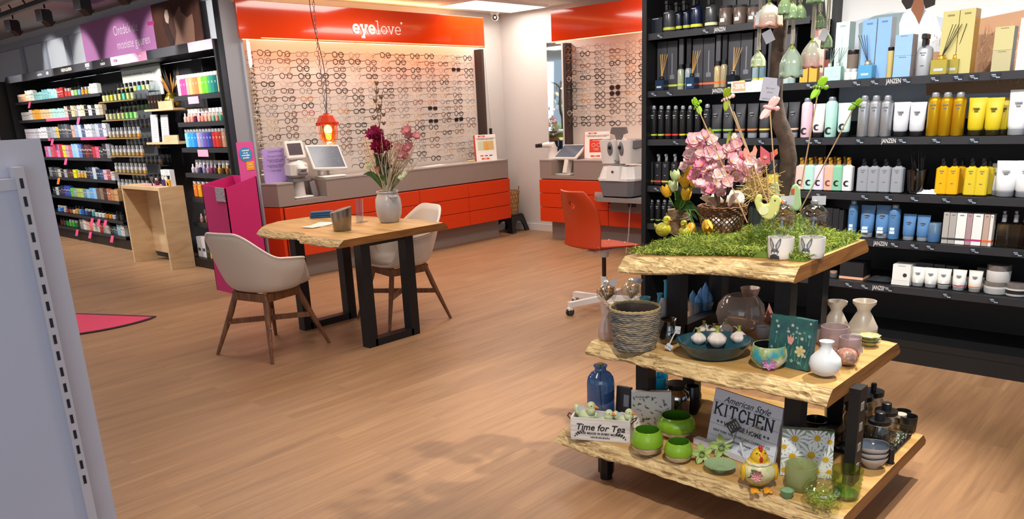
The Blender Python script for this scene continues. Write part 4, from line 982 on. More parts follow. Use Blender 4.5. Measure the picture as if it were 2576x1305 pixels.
# --- top shelf
p, w_, d, h = Jb(0, 1632, 1666, 46, .08); boxp(p, w_, d, h, '#0d1522', 'glossy black blue cube carton at the left end of the top care shelf', G[0], marks='#c9ced6')
for px, w0, tp, col, band, lb in ((1684, 32, 26, '#3a3b3f', '#b9c23a', 'charcoal'), (1708, 16, 30, '#101a30', '#b9c23a', 'narrow navy'), (1727, 18, 26, '#0f1830', '#b9c23a', 'slim navy'), (1752, 30, 14, '#0e1a38', '#d6cf3a', 'wide navy'), (1789, 32, 12, '#38393d', '#d9d9a0', 'grey black')):
    p, w_, h = J(0, px, w0, tp); tt = thing('trigger_bottle', lb+' trigger spray bottle with yellow band on the top care shelf', 'spray bottle', p, 0, G[0]); r = w_/2
    obj('body', MB().lathe([(r*.95, 0), (r, .004), (r, h*.8), (r*.85, h*.92), (r*.4, h)], 20).mesh('b', P_(col, .25), True), tt)
    obj('label_band', MB().lathe([(r*1.01, .015), (r*1.01, .032)], 20, capb=False, capt=False).mesh('b', P_(band)), tt)
    obj('trigger_head', MB().box(-.02, .02, -.012, .012, h, h+.03, b=.004).box(-.045, .03, -.01, .012, h+.03, h+.055, b=.004).box(-.04, -.028, -.008, .008, h-.005, h+.03).mesh('t', DKP), tt)
    add_marks(tt, w_, h, '#a9acb2', .85, 1, r)
for px, c in ((1825, 'leftmost'), (1861, 'middle'), (1896, 'rightmost')):
    p, w_, h = J(0, px, 34, 20 if px < 1850 else 18); r = w_/2; tt = thing('candle_jar', c+' of the three brown candle jars on the top care shelf', 'candle', p, 0, G[0])
    obj('jar_glass', MB().lathe([(r*.85, 0), (r*.98, .006), (r, h*.95), (r*.92, h)], 20).mesh('b', P_('#5a4c45', .15), True), tt); obj('lid', MB().lathe([(r, h*.95), (r, h*1.08)], 20).mesh('b', P_('#2a2422', .2)), tt)
    obj('label_plate', MB().box(-r-.002, -r+.002, -r*.35, r*.35, h*.22, h*.42).mesh('b', P_('#c9c5c0')), tt)
for pl, pr, c, nm in ((1817, 1850, '#cfe04a', 'lime'), (1853, 1884, '#e06038', 'coral'), (1886, 1925, '#dede48', 'yellow')):
    p, w_, d, h = Jb(0, pl, pr, -30, .08, .12); boxp(p, w_, d, h, '#3a3a3d', 'tall grey carton with %s band behind the candle jars' % c if 0 else 'tall grey carton with %s band behind the brown candle jars' % nm, G[0], bands=((.33, .43, c),))
# --- second shelf, left bay
for i, (pl, pr, tp, c) in enumerate(((1653, 1677, 106, '#b9c64a'), (1678, 1703, 104, '#b9c64a'), (1741, 1767, 98, '#e0683a'), (1768, 1796, 96, '#e0683a'), (1830, 1860, 86, '#ded24a'), (1861, 1890, 84, '#ded24a'), (1930, 1953, 78, '#d9b79a'), (1958, 1982, 74, '#d9b79a'))):
    p, w_, d, h = Jb(1, pl, pr, tp, .08, .06)
    boxp(p, w_, d, h, '#3b3c40', '%s dark diffuser carton from the left on the second care shelf' % ORD[i], G[1], '#19191c', bands=((.075, .115, c),), icon='#6e7076')
for i, (px, tp) in enumerate(((1712, 170), (1731, 168), (1804, 162), (1820, 158), (1899, 148), (1917, 146), (1978, 140), (1992, 138))):
    p, w_, h = J(1, px, 17, tp, .02); r = w_/2; tt = thing('refill_bottle', '%s clear refill bottle with black cap from the left on the second care shelf' % ORD[i], 'bottle', p, 0, G[1])
    obj('body', MB().lathe([(r, 0), (r, h*.85), (r*.6, h*.95)], 16).mesh('b', P_(['#8a927a', '#7c8c94', '#a89468', '#8f8468', '#7d9298', '#5d7480', '#a8b4b0', '#8aa3a3'][i], .1), True), tt)
    obj('cap', MB().lathe([(r*.8, h*.93), (r*.8, h*1.12)], 16).mesh('c', DKP), tt); obj('reed_pack', MB().box(.0, .012, -r*.7, r*.7, h*1.12, min(.312, h*1.12+.22) if i % 2 else min(.316, h*1.12+.24)).mesh('c', P_('#4a4a4e' if i % 2 == 0 else '#222226')), tt)
    obj('label_band', MB().lathe([(r*1.02, h*.18), (r*1.02, h*.26)], 16, capb=False, capt=False).mesh('b', P_(['#b9c64a', '#e0683a', '#ded24a', '#d9b79a'][i//2])), tt)
for px, c, lb in ((1664, '#16263c', 'glossy blue black'), (1740, '#1c3552', 'deep blue'), (1842, '#101218', 'matt black')):
    p, w_, h = J(1, px, 24, {1664: 202, 1740: 195, 1842: 190}[px], -.02)
    diffuser(p, w_, h, c, lb+' cube reed diffuser with tan sticks on the second care shelf', G[1], rh=.16, lean=.1+.1*(px > 1700))
# --- second shelf, right part
p, w_, d, h = Jb(1, 2036, 2070, 66, .06, .1); boxp(p, w_, d, h, '#e7b9ad', 'tall pale pink carton on the second care shelf', G[1], marks='#b08a80')
for i, px in enumerate((2024, 2047)):
    p, w_, h = J(1, px, 20, 168); boxp(p, w_, .04, h, '#c99a3c', '%s small amber glass cube behind the hanging bells' % ('left' if i == 0 else 'right'), G[1], nm='glass_cube')
p, w_, h = J(1, 2080, 16, 128, .03); jar(p, w_, h, '#7a3f30', 'dark amber jar with black lid beside the mint carton', G[1], '#1a1a1c')
p, w_, d, h = Jb(1, 2096, 2130, 57, .09, .05); boxp(p, w_, d, h, '#cfe8e2', 'tall mint green carton on the second care shelf', G[1], '#b9d3cc', icon='#a8c8c0', marks='#8aa8a0')
for px, w0, tp in ((2085, 20, 170), (2106, 22, 168)):
    p, w_, h = J(1, px, w0, tp, -.01); diffuser(p, w_, h, '#a9cfc4', '%s mint glass cube diffuser in front of the mint carton' % ('left' if px < 2100 else 'right'), G[1], reed='#6f7f7b', rh=.10, collar='#b9bfc0')
p, w_, h = J(1, 2142, 28, 127, .02); jar(p, w_, h, '#6f6258', 'brown glass jar with black lid between mint and blue cartons', G[1], '#231c1a', frac=.85)
for px in (2132, 2148):
    p, w_, h = J(1, px, 16, 174, -.015); jar(p, w_, h, '#dfe6e4', '%s tiny white pot between mint and blue cartons' % ('left' if px < 2140 else 'right'), G[1], '#c9d0ce')
for pl, pr, tp, s in ((2162, 2197, 51, 'left'), (2199, 2234, 45, 'right')):
    p, w_, d, h = Jb(1, pl, pr, tp, .08, .05); boxp(p, w_, d, h, '#7ba3d0', s+' of the two tall sky blue cartons on the second care shelf', G[1], '#b9bdc4', marks='#55749c')
p, w_, h = J(1, 2180, 34, 165, -.02); diffuser(p, w_, h, '#4f93bd', 'blue glass cube diffuser with silver collar before the blue cartons', G[1], reed='#31404c', rh=.16, collar='#b9a884', lean=-.25)
p, w_, h = J(1, 2236, 15, 120, .02); jar(p, w_, h, '#b7a668', 'small bottle with black cap right of the blue cartons', G[1], '#1d1a1a', frac=.88)
zb2 = None
for i, (tp, s) in enumerate(((141, 'lower'), (88, 'upper'))):
    p, w_, d, h = Jb(1, 2246, 2290, tp, .09, .02)
    if i == 0: zb2 = h
    else: p.z += zb2; h -= zb2
    boxp(p, w_, d, h*.99, '#84a8d2', s+' of the two stacked blue cube cartons', G[1], '#9a9ca2', marks='#55749c')
p, w_, h = J(1, 2322, 36, 116, .0); tt = thing('trigger_bottle', 'silver grey trigger spray bottle with black head on the second care shelf', 'spray bottle', p, 0, G[1]); r = w_/2
obj('body', MB().lathe([(r*.95, 0), (r, .004), (r, h*.85), (r*.8, h*.94), (r*.35, h)], 20).mesh('b', P_('#a9adb4', .3, .3), True), tt); add_marks(tt, w_, h, '#5c6066', .75, 3, r)
obj('trigger_head', MB().box(-.02, .02, -.012, .012, h, h+.03, b=.004).box(-.05, .03, -.012, .012, h+.03, h+.058, b=.004).box(-.045, -.032, -.008, .008, h-.005, h+.03).mesh('t', DKP), tt)
for pl, pr, tp, s in ((2360, 2401, 30, 'left'), (2402, 2441, 24, 'right')):
    p, w_, d, h = Jb(1, pl, pr, tp, .10, .05); boxp(p, w_, d, h, '#b7ad70', s+' of the two tall olive gold cartons on the second care shelf', G[1], '#c8922a', icon=None, marks='#7a7344')
for px, w0, tp, s in ((2364, 38, 152, 'front'), (2398, 24, 150, 'rear')):
    p, w_, h = J(1, px, w0, tp, -.02 if s == 'front' else .03); diffuser(p, w_, h, '#9a8d3c', s+' golden cube diffuser with dark reeds before the gold cartons', G[1], reed='#33301f', rh=.17, collar='#c8962e', lean=.35)
for i, (tp, s) in enumerate(((127, 'lower'), (68, 'upper'))):
    p, w_, d, h = Jb(1, 2494, 2543, tp, .08, .03)
    if i == 0: zb2 = h
    else: p.z += zb2; h -= zb2
    boxp(p, w_, d, h*.99, '#b3ab7a' if i else '#aaa27c', s+' of the two stacked olive gold cube cartons', G[1], '#6b5426', marks='#7a7344')
p, w_, d, h = Jb(1, 2556, 2600, 46, .08, .0); boxp(p, w_, d, h, '#d9d8d6', 'tall white carton at the right edge of the second care shelf', G[1], marks='#99a')
# --- third shelf
for i, px in enumerate((1645, 1663, 1681, 1699, 1717, 1735, 1755)):
    p, w_, h = J(2, px, 16.5, 266); can(p, w_, h, '#1b1b1d', '%s black spray can from the left on the third care shelf' % ORD[i], G[2], band=['#b9c64a', '#b9c64a', '#d9403a', '#d9403a', '#d9c93a', '#d9c93a', '#c43a30'][i])
p, w_, h = J(2, 1778, 20, 262); can(p, w_, h, '#1b1b1d', 'larger black spray can right of the seven small ones', G[2], band='#c9c9c9')
for i, (px, b) in enumerate(((1802, '#8fc24a'), (1831, '#9cc45a'), (1861, '#e0742e'), (1892, '#e07a2e'), (1922, '#e3c33a'), (1965, '#d9b79a'), (1994, '#d9b79a'))):
    p, w_, h = J(2, px, 28, 264-i); tube_(p, w_, h, '#35363a', '%s dark grey tube from the left on the third care shelf' % ORD[i], G[2], band=b)
for kind, px, w0, tp, c, s in (('c', 2027, 27, 246, '#e3b9c6', 'pale pink spray can'), ('t', 2057, 30, 262, '#ddd0d0', 'blush white tube with crescent'), ('c', 2088, 29, 243, '#a9d3c8', 'mint green spray can'), ('t', 2121, 33, 260, '#b9d9d0', 'mint green tube with crescent')):
    p, w_, h = J(2, px, w0, tp); (can if kind == 'c' else tube_)(p, w_, h, c, s+' on the third care shelf', G[2], cap='#7d848c' if kind == 'c' else '#1c1c20', crescent='#1c1c20')
for i, px in enumerate((2169, 2197, 2226)):
    p, w_, h = J(2, px, 28, 240); can(p, w_, h, '#b4b6ba', '%s of the three silver spray cans on the third care shelf' % ['left', 'middle', 'right'][i], G[2], metal=.75)
for i, px in enumerate((2263, 2304)):
    p, w_, h = J(2, px, 38, 258); tube_(p, w_, h, '#c3c6cd', '%s of the two silver white tubes on the third care shelf' % ['left', 'right'][i], G[2], cap='#1d1d20')
for i, px in enumerate((2344, 2374, 2406)):
    p, w_, h = J(2, px, 30, 232); can(p, w_, h, '#c79a16', '%s of the three gold spray cans on the third care shelf' % ['left', 'middle', 'right'][i], G[2], metal=.7)
for i, (px, bk) in enumerate(((2451, 0), (2494, 0), (2518, .06), (2470, .06))):
    p, w_, h = J(2, px, 39, 247, bk); tube_(p, w_, h, '#c4ad18', '%s yellow tube on the third care shelf' % ['front left', 'front right', 'back right', 'back left'][i], G[2], cap='#2b2410', marks='#6b5c10')
p, w_, h = J(2, 2555, 46, 227); tube_(p, w_, h, '#e3e3e3', 'large white tube at the right edge of the third care shelf', G[2], cap='#8d9096')
# --- fourth shelf
for i, px in enumerate((1637, 1657, 1676, 1698, 1722, 1745)):
    p, w_, h = J(3, px, 18, 388, .0 if i < 4 else .03); pump(p, w_, h, '#232326', '%s black pump bottle from the left on the fourth care shelf' % ORD[i], G[3], cap='#9a9da3', band=['#8fb84a', '#d9403a', '#d9b94a', '#d9a05a', '#d9b94a', '#8fb84a'][i], marks='#8d8f94')
for i, (px, b) in enumerate(((1840, '#e0b0a0'), (1875, '#e0b0a0'), (1945, '#ded24a'), (1992, '#d9a58a'))):
    p, w_, h = J(3, px, 30, 402, .02); jar(p, w_, h, '#2c2d30', '%s dark pot with pale band behind the branch and flowers' % ORD[i], G[3], '#3c3d41', band=b, frac=.85)
for i, (px, c) in enumerate(((2014, '#ddb6ac'), (2036, '#a8d3c6'), (2060, '#d6cbdc'), (2085, '#d8a894'), (2106, '#7fb99a'), (2131, '#d3d3d6'))):
    p, w_, h = J(3, px, 24, 397); pump(p, w_, h, c, '%s lotion bottle with gold pump from the left, %s, on the fourth care shelf' % (ORD[i], ['pink', 'mint', 'lilac', 'peach', 'green', 'white'][i]), G[3], cap='#b9862a', crescent='#1b1b1f' if i != 3 else '#6b4a3c')
for i in range(5):
    p, w_, h = J(3, 2025+24*i, 22, 394, .08); pump(p, w_, h, ['#ddb6ac', '#a8d3c6', '#d6cbdc', '#d8a894', '#b9c6bc'][i], '%s back row lotion bottle with gold pump from the left' % ORD[i], G[3], cap='#a87a26')
for i, px in enumerate((2170, 2196, 2224, 2255)):
    p, w_, h = J(3, px, 28, 400); pump(p, w_, h, '#8d9198', '%s of the four grey pump bottles on the fourth care shelf' % ORD[i], G[3], cap='#1f1f22')
p, w_, h = J(3, 2303, 50, 428); tt = thing('glass_tumbler', 'clear dotted tumbler holding black reeds on the fourth care shelf', 'tumbler', p, 0, G[3]); r = w_/2
obj('tumbler_glass', MB().lathe([(r*.8, 0), (r*.82, .006), (r, h), (r*.96, h), (r*.78, .01)], 24).mesh('g', glass('dark_tumbler', '#9a9a9e', .05, .12), True), tt)
for k in range(9): obj('reed', MB().tube([(random.uniform(-.4, .4)*r, random.uniform(-.4, .4)*r, .01), (random.uniform(-.7, .7)*r, random.uniform(-.7, .7)*r, h*random.uniform(1.5, 1.85))], .003, 5).mesh('r', P_('#1d1b1c')), tt)
p, w_, h = J(3, 2335, 36, 476); tt = thing('tissue', 'crumpled white tissue on the fourth care shelf left of the yellow bottles', 'tissue', p, 0, G[3])
obj('folded_tissue', MB().grid(lambda u, v: ((v-.5)*.08, (u-.5)*.1, .003+.028*abs(math.sin(u*5+v*7))*math.sin(PI*v)*(1-u*.4)), 14, 10).mesh('g', P_('#dededf', .8), True), tt)
for i, (px, c, bk) in enumerate(((2366, '#dba40c', 0), (2394, '#dba40c', 0), (2412, '#c9960c', .07), (2438, '#cdb42a', 0), (2466, '#cdb42a', 0), (2482, '#bda42a', .07))):
    p, w_, h = J(3, px, 27, 399, bk); pump(p, w_, h, c, '%s yellow pump bottle from the left on the fourth care shelf' % ORD[i], G[3], cap='#232326')
for i, px in enumerate((2526, 2576)):
    p, w_, h = J(3, px, 48, 405); tube_(p, w_, h, '#dadbdd', '%s large white tube at the right end of the fourth care shelf' % ['left', 'right'][i], G[3], cap='#7e8187')
    p, w_, h = J(3, px-24, 26, 412, .07); tube_(p, w_, h, '#cfd0d3', '%s white tube standing behind at the right end of the fourth care shelf' % ['left', 'right'][i], G[3], cap='#7e8187')
# --- fifth shelf
for i, px in enumerate((1639, 1656, 1672, 1686)):
    p, w_, h = J(4, px, 15, 502); can(p, w_, h, '#1b1b1d', '%s small black bottle from the left on the fifth care shelf' % ORD[i], G[4], band='#8fb84a')
for i, (pl, pr, tp, c) in enumerate(((2072, 2092, 524, '#d9c93a'), (2093, 2108, 526, '#d9a58a'), (2109, 2120, 530, '#d9a58a'))):
    p, w_, d, h = Jb(4, pl, pr, tp, .06); boxp(p, w_, d, h, '#222226', '%s black carton with pale foot band right of the rabbit cups' % ORD[i], G[4], bands=((.06, .13, c),))
BL = '#4f7bab'
for kind, px, w0, tp, s in (('c', 2142, 22, 503, 'slim blue spray can'), ('t', 2179, 34, 517, 'left large blue tube'), ('t', 2217, 34, 517, 'right large blue tube'), ('c', 2246, 27, 514, 'wide blue spray can'), ('t', 2284, 30, 539, 'left small blue tube'), ('t', 2319, 30, 542, 'right small blue tube')):
    p, w_, h = J(4, px, w0, tp); o = (can if kind == 'c' else tube_)(p, w_, h, BL, s+' on the fifth care shelf', G[4], cap='#8f979f')
    if kind == 'c' or w0 > 30: obj('white_print', MB().box(-w_*.51, -w_*.3, -w_*.2, w_*.2, h*.26, h*.34).box(-w_*.51, -w_*.3, -w_*.22, w_*.22, h*.16, h*.24).mesh('p', flat('#c9dbe9')), o)
p, w_, h = J(4, 2348, 31, 561); jar(p, w_, h, '#486f9c', 'blue deodorant stick with grey blue cap on the fifth care shelf', G[4], '#6f8aa6', frac=.45)
for i, (pl, pr, c, b) in enumerate(((2369, 2384, '#a8a4a0', '#4a4644'), (2385, 2402, '#a39f9b', '#333'), (2403, 2427, '#e2e0de', '#333333'), (2428, 2442, '#a3888c', '#a83a6a'), (2443, 2468, '#e2e0de', '#b03a6c'), (2470, 2485, '#b49a8c', '#e0642a'), (2486, 2494, '#dad6d2', '#e0642a'))):
    p, w_, d, h = Jb(4, pl, pr, 535+i, .06); boxp(p, w_, d, h, c, '%s slim carton from the left, %s, on the fifth care shelf' % (ORD[i], 'white' if c[1] in 'ed' else 'see-through grey'), G[4], bands=((.13, .19, b if len(b) == 7 else '#333333'),), marks='#77777a')
for i, px in enumerate((2518, 2547, 2572)):
    p, w_, h = J(4, px, 26, 530); pump(p, w_, h, ['#e8dfc8', '#e8dfc8', '#c08a58'][i], '%s clear bottle with silver pump at the right end of the fifth care shelf' % ORD[i], G[4], cap='#9b9ea4', clear=True, body=.7)
# --- sixth shelf
p, w_, d, h = Jb(5, 2112, 2172, 661, .12, .02); boxp(p, w_, d, h*.99, '#1e1e21', 'black gift carton on a pale pink foot, lowest filled care shelf', G[5], bands=((.0, .15, '#d9a58a'),))
p, w_, h = J(5, 2096, 18, 682); jar(p, w_, h, '#55555a', 'small grey pot with pink lid beside the black gift carton', G[5], '#c9a08c')
p, w_, d, h = Jb(5, 2176, 2238, 696, .15, .02); tt = thing('cloth_pouch', 'black folded pouch between the gift carton and the white cartons', 'pouch', p, 0, G[5])
obj('folds', MB().grid(lambda u, v: ((v-.5)*d, (u-.5)*w_, .004+h*.8*math.sin(PI*v)*(.4+.6*abs(math.sin(u*4+v*2)))*math.sin(PI*u)), 18, 12).mesh('f', P_('#1d2025', .7), True), tt)
p, w_, d, h = Jb(5, 2243, 2289, 706, .09); zq = h; boxp(p, w_, d, h*.97, '#d9d8d3', 'lower white carton of the stacked pair, lowest filled care shelf', G[5])
p, w_, d, h = Jb(5, 2244, 2289, 667, .09); p.z += zq; tt = boxp(p, w_, d, h-zq, '#dfded9', 'upper white carton with round dark emblem, lowest filled care shelf', G[5], marks='#99a')
obj('emblem', MB().lathe([(.011, 0), (.011, .002)], 16, TR(-d/2-.002, -.02, (h-zq)*.35, ry=PI/2)).mesh('e', P_('#333338')), tt)
for i, (px, b) in enumerate(((2308, None), (2340, None), (2372, '#222226'), (2410, '#c03a68'), (2450, '#e08022'))):
    p, w_, h = J(5, px, 31, 672+i*2.2); tube_(p, w_, h, '#dcdbd6', '%s of the five white tubes on the lowest filled care shelf' % ORD[i], G[5], cap='#8d8f94', band=b)
    p, w_, h = J(5, px+12, 20, 690+i*2, .07); tube_(p, w_, h, '#cfcec9', '%s white tube of the back row, lowest filled care shelf' % ORD[i], G[5], cap='#8d8f94', band=b)
for i, (pl, pr, tp) in enumerate(((2300, 2345, 658), (2347, 2375, 662), (2377, 2408, 666), (2455, 2478, 670))):
    p, w_, d, h = Jb(5, pl, pr, tp+4, .12, .13); boxp(p, w_, d, h, '#55555a', '%s dark grey carton of the back row behind the white tubes' % ORD[i], G[5], '#3a3a3e')
p, w_, h = J(5, 2504, 56, 708); zq = h; jar(p, w_, h, '#d2d2d0', 'lower white jar of the stacked pair with silver lid', G[5], '#8a8480', band='#a9a9aa', frac=.66)
p, w_, h = J(5, 2506, 55, 665); p.z += zq+.001; jar(p, w_, h-zq, '#dcdcda', 'upper white jar of the stacked pair with silver lid', G[5], '#8a8480', frac=.66)
p, w_, h = J(5, 2556, 54, 712); jar(p, w_, h, '#dcdcda', 'white jar with dark band at the right end, lowest filled care shelf', G[5], '#8a8480', band='#2a2622', frac=.62)
# wheat field poster behind the second shelf
ya, yb = 1.96, -.7
PO = thing('wall_poster', 'large bright poster of wheat and a person in a white shirt above the care shelves', 'poster', (5.165, 0, 1.6))
pm = mat('poster_print', '#d7dde4', .6, noise='#c6d0da', nscale=1.5)
obj('print', MB().box(0, .004, yb, ya, -.25, .99).mesh('p', pm), PO)
def pj(px, py): q = at(px, py, x=5.163); return (q.y, q.z-1.6)
def ppoly(nm, pts, col, off=.001, lab=None):
    q = [pj(*a) for a in pts]; m_ = MB().add([(-off, a, b) for a, b in q], [list(range(len(q)))]); return obj(nm, m_.mesh(nm, flat(col, .7) if isinstance(col, str) else col), PO, label=lab)
ppoly('sky_print', [(2070, -60), (2576, -120), (2600, 60), (2480, 70), (2330, 35), (2240, 30), (2180, 45), (2080, 70)], '#e9e8e6')
ppoly('hill_print', [(2160, 60), (2200, 40), (2235, 35), (2330, 25), (2340, 190), (2160, 200)], '#8fa3a8', .0015)
ppoly('field_print', [(2330, 90), (2400, 60), (2450, 50), (2500, 40), (2600, 20), (2610, 230), (2330, 240)], '#c79a76', .002)
ppoly('shirt_print', [(2262, 60), (2272, 34), (2292, 22), (2305, 42), (2312, 62), (2322, 40), (2333, 20), (2352, 30), (2372, 90), (2370, 130), (2262, 130)], '#dfe6ee', .0025)
ppoly('neck_print', [(2292, 25), (2300, -5), (2322, -5), (2326, 22), (2312, 62), (2302, 40)], '#9a6244', .003)
ppoly('hair_print', [(2270, -60), (2268, 5), (2280, 24), (2292, 20), (2300, 0), (2320, -2), (2328, 22), (2352, 12), (2360, -60)], '#2d2320', .0028)
wh = MB(); random.seed(3)
for i in range(260):
    px = random.uniform(2345, 2590); py = random.uniform(80, 215); a, b = pj(px, py); a2, b2 = pj(px+random.uniform(-6, 22), py-random.uniform(8, 26)); 
    wh.mi(i % 3); wh.add([(-.004, a, b), (-.004, a+.004, b), (-.004, a2, b2)], [[0, 1, 2]])
obj('wheat_print', wh.mesh('w', [flat('#d9b08c', .7), flat('#a8704c', .7), flat('#ecd2b4', .7)]), PO)
# discount card and note hanging from the second shelf
q = at(1840, 215, x=XJ-.012); q2 = at(1922, 240, x=XJ-.012)
t = thing('discount_card', 'white discount card reading minus twenty percent on the second care shelf rail', 'sign', (XJ-.012, q.y, q.z-.045))
wy = q.y-at(1925, 215, x=XJ-.012).y; hz_ = .068
obj('card', MB().box(-.002, .0, -wy, 0, 0, hz_).mesh('c', flat('#dcdfe4')), t)
obj('tan_field', MB().box(-.003, -.002, -wy*.43, -wy*.04, .008, hz_-.004).mesh('c', flat('#b99a78')), t)
text(t, '-20%', flat('#f4f0ea'), TR(-.004, -wy*.235, hz_*.52, rz=-PI/2) @ TR(rx=PI/2), .038, bold=.0008, ext=.0003)
obj('shelf_clip', MB().box(-.002, .008, -wy*.6, -wy*.4, hz_*.9, hz_+.01).mesh('c', flat('#55555a')), t)
# ================================================================ scent department (left)
random.seed(11)
XS = 4.05
t = thing('shop_shelving', 'long black scent shelving wall with printed header on the left', 'shelving unit', (0, 0, 0)); SW = t
obj('side_panel', MB().box(3.99, 4.58, 7.40, 7.43, 0, 2.27).mesh('p', DK), t)
obj('side_panel', MB().box(3.99, 4.58, 13.6, 13.63, 0, 2.25).mesh('p', mat('end_panel_black', '#1d1d20', .5)), t)
obj('back_panel', MB().box(4.55, 4.58, 7.43, 13.6, 0, 2.2).mesh('p', mat('scent_back', '#29272a', .5)), t)
for y in (8.5, 10.42, 12.0): obj('divider_panel', MB().box(4.40, 4.55, y-.012, y+.012, .1, 2.18).mesh('p', mat('scent_back', '#29272a')), t)
obj('base', MB().box(XS+.02, 4.55, 8.52, 13.6, 0, .12).mesh('b', DK), t)
obj('base', MB().box(3.97, 4.55, 7.43, 8.50, 0, .10).mesh('b', DK), t)
# header
ZH0, ZH1 = 2.185, 2.275; XH = 3.99
def yx(px, py, x): return at(px, py, x=x).y
hp = [(76, 200), (162, 187), (218, 177), (280, 165), (371, 152), (475, 137), (550.6, 128)]
yy = [yx(a, b, XH) for a, b in hp]; yy[0] = 13.59; yy[-1] = 7.44
hc = ['#333338', '#232327', '#2c2c31', '#d890b4', '#28282c', '#d8c8dc']
for i, c in enumerate(hc):
    h_ = obj('header_panel', MB().box(XH, XH+.03, yy[i+1]+.002, yy[i]-.002, ZH0, ZH1).mesh('h', flat(c, .5)), t)
HT = TR(XH-.0015, 0, 0, rz=-PI/2)
def htext(px, py, s, size, col='#efe9df', **k):
    y = yx(px, py, XH); text(t, s, flat(col), TR(XH-.002, y, (ZH0+ZH1)/2+(k.pop('dz', 0)), rz=-PI/2) @ TR(rx=PI/2), size, ext=.0005, **k)
htext(100, 190, 'maybelline', .045, '#9a9aa0'); htext(120, 188, "bdk", .05, bold=.001, shear=.3); htext(168, 181, 'HERENGEUREN', .052, bold=.001)
htext(221, 171, 'BOSS', .055, bold=.0012, dz=.008); htext(221, 171, 'HUGO BOSS', .014, dz=-.028)
htext(259, 163, '> <', .022, dz=.028); htext(259, 163, 'COACH', .036, bold=.0008, dz=-.008)
htext(291, 157, 'PRFM', .045, '#7a4a66', bold=.001); htext(312, 155, 'eau de', .022, '#f8eef4', dz=.015); htext(312, 155, 'parfum', .022, '#f8eef4', dz=-.012)
htext(330, 152, '29,99', .04, '#f8eef4'); htext(352, 149, '19,99', .04, '#f8eef4')
obj('header_top', MB().box(XH+.03, 4.55, 7.44, 13.59, ZH0+.02, ZH0+.04).mesh('h', DK), t)
# banner
XB = 4.52
by0, by1, by2 = yx(200, 62, XB), yx(377, 8, XB), yx(497, 0, XB); bz1 = at(200, 62, x=XB).z
B = thing('wall_banner', 'large lilac banner with a warm brown photo above the scent shelves', 'banner', (XB, 0, 0))
obj('lilac_print', MB().box(0, .015, by1, by0, 2.27, bz1).mesh('b', mat('lilac_banner', '#b878ac', .6)), B)
ph = obj('photo_print', MB().box(0, .015, by2, by1, 2.27, bz1).mesh('b', mat('brown_photo', '#5a3325', .6, noise='#38201b', nscale=2.5)), B)
obj('tab', MB().box(-.003, 0, by1-.03, by1+.14, bz1-.21, bz1-.17).mesh('b', flat('#b8407a')), B)
def bp(nm, pts, col, off):
    q = [(at(a, b, x=XB-off).y, at(a, b, x=XB-off).z) for a, b in pts]; obj(nm, MB().add([(-off, a, b) for a, b in q], [list(range(len(q)))]).mesh(nm, flat(col, .7)), ph)
bp('dress_print', [(436, 45), (448, 18), (462, 8), (480, 15), (488, 60), (492, 118), (440, 118), (444, 80)], '#8a6452', .002)
bp('arm_print', [(410, 30), (420, 45), (424, 70), (438, 105), (432, 120), (416, 85), (410, 60)], '#3a201a', .003)
bp('flask_picture', [(415, 25), (421, 24), (425, 42), (424, 60), (417, 56), (413, 40)], '#c9ab98', .004)
bp('shoulder_print', [(450, 8), (455, -5), (485, -5), (488, 30), (470, 44), (455, 30)], '#4a2a20', .0035)
for s, px, py in (('Ontdek de', 315, 73), ('mooiste geuren', 335, 107)):
    q = at(px, py, x=XB-.001); text(B, s, flat('#e6cfe2'), TR(-.002, q.y, q.z, rz=-PI/2) @ TR(rx=PI/2), .165 if len(s) < 10 else .15, ext=.0005)
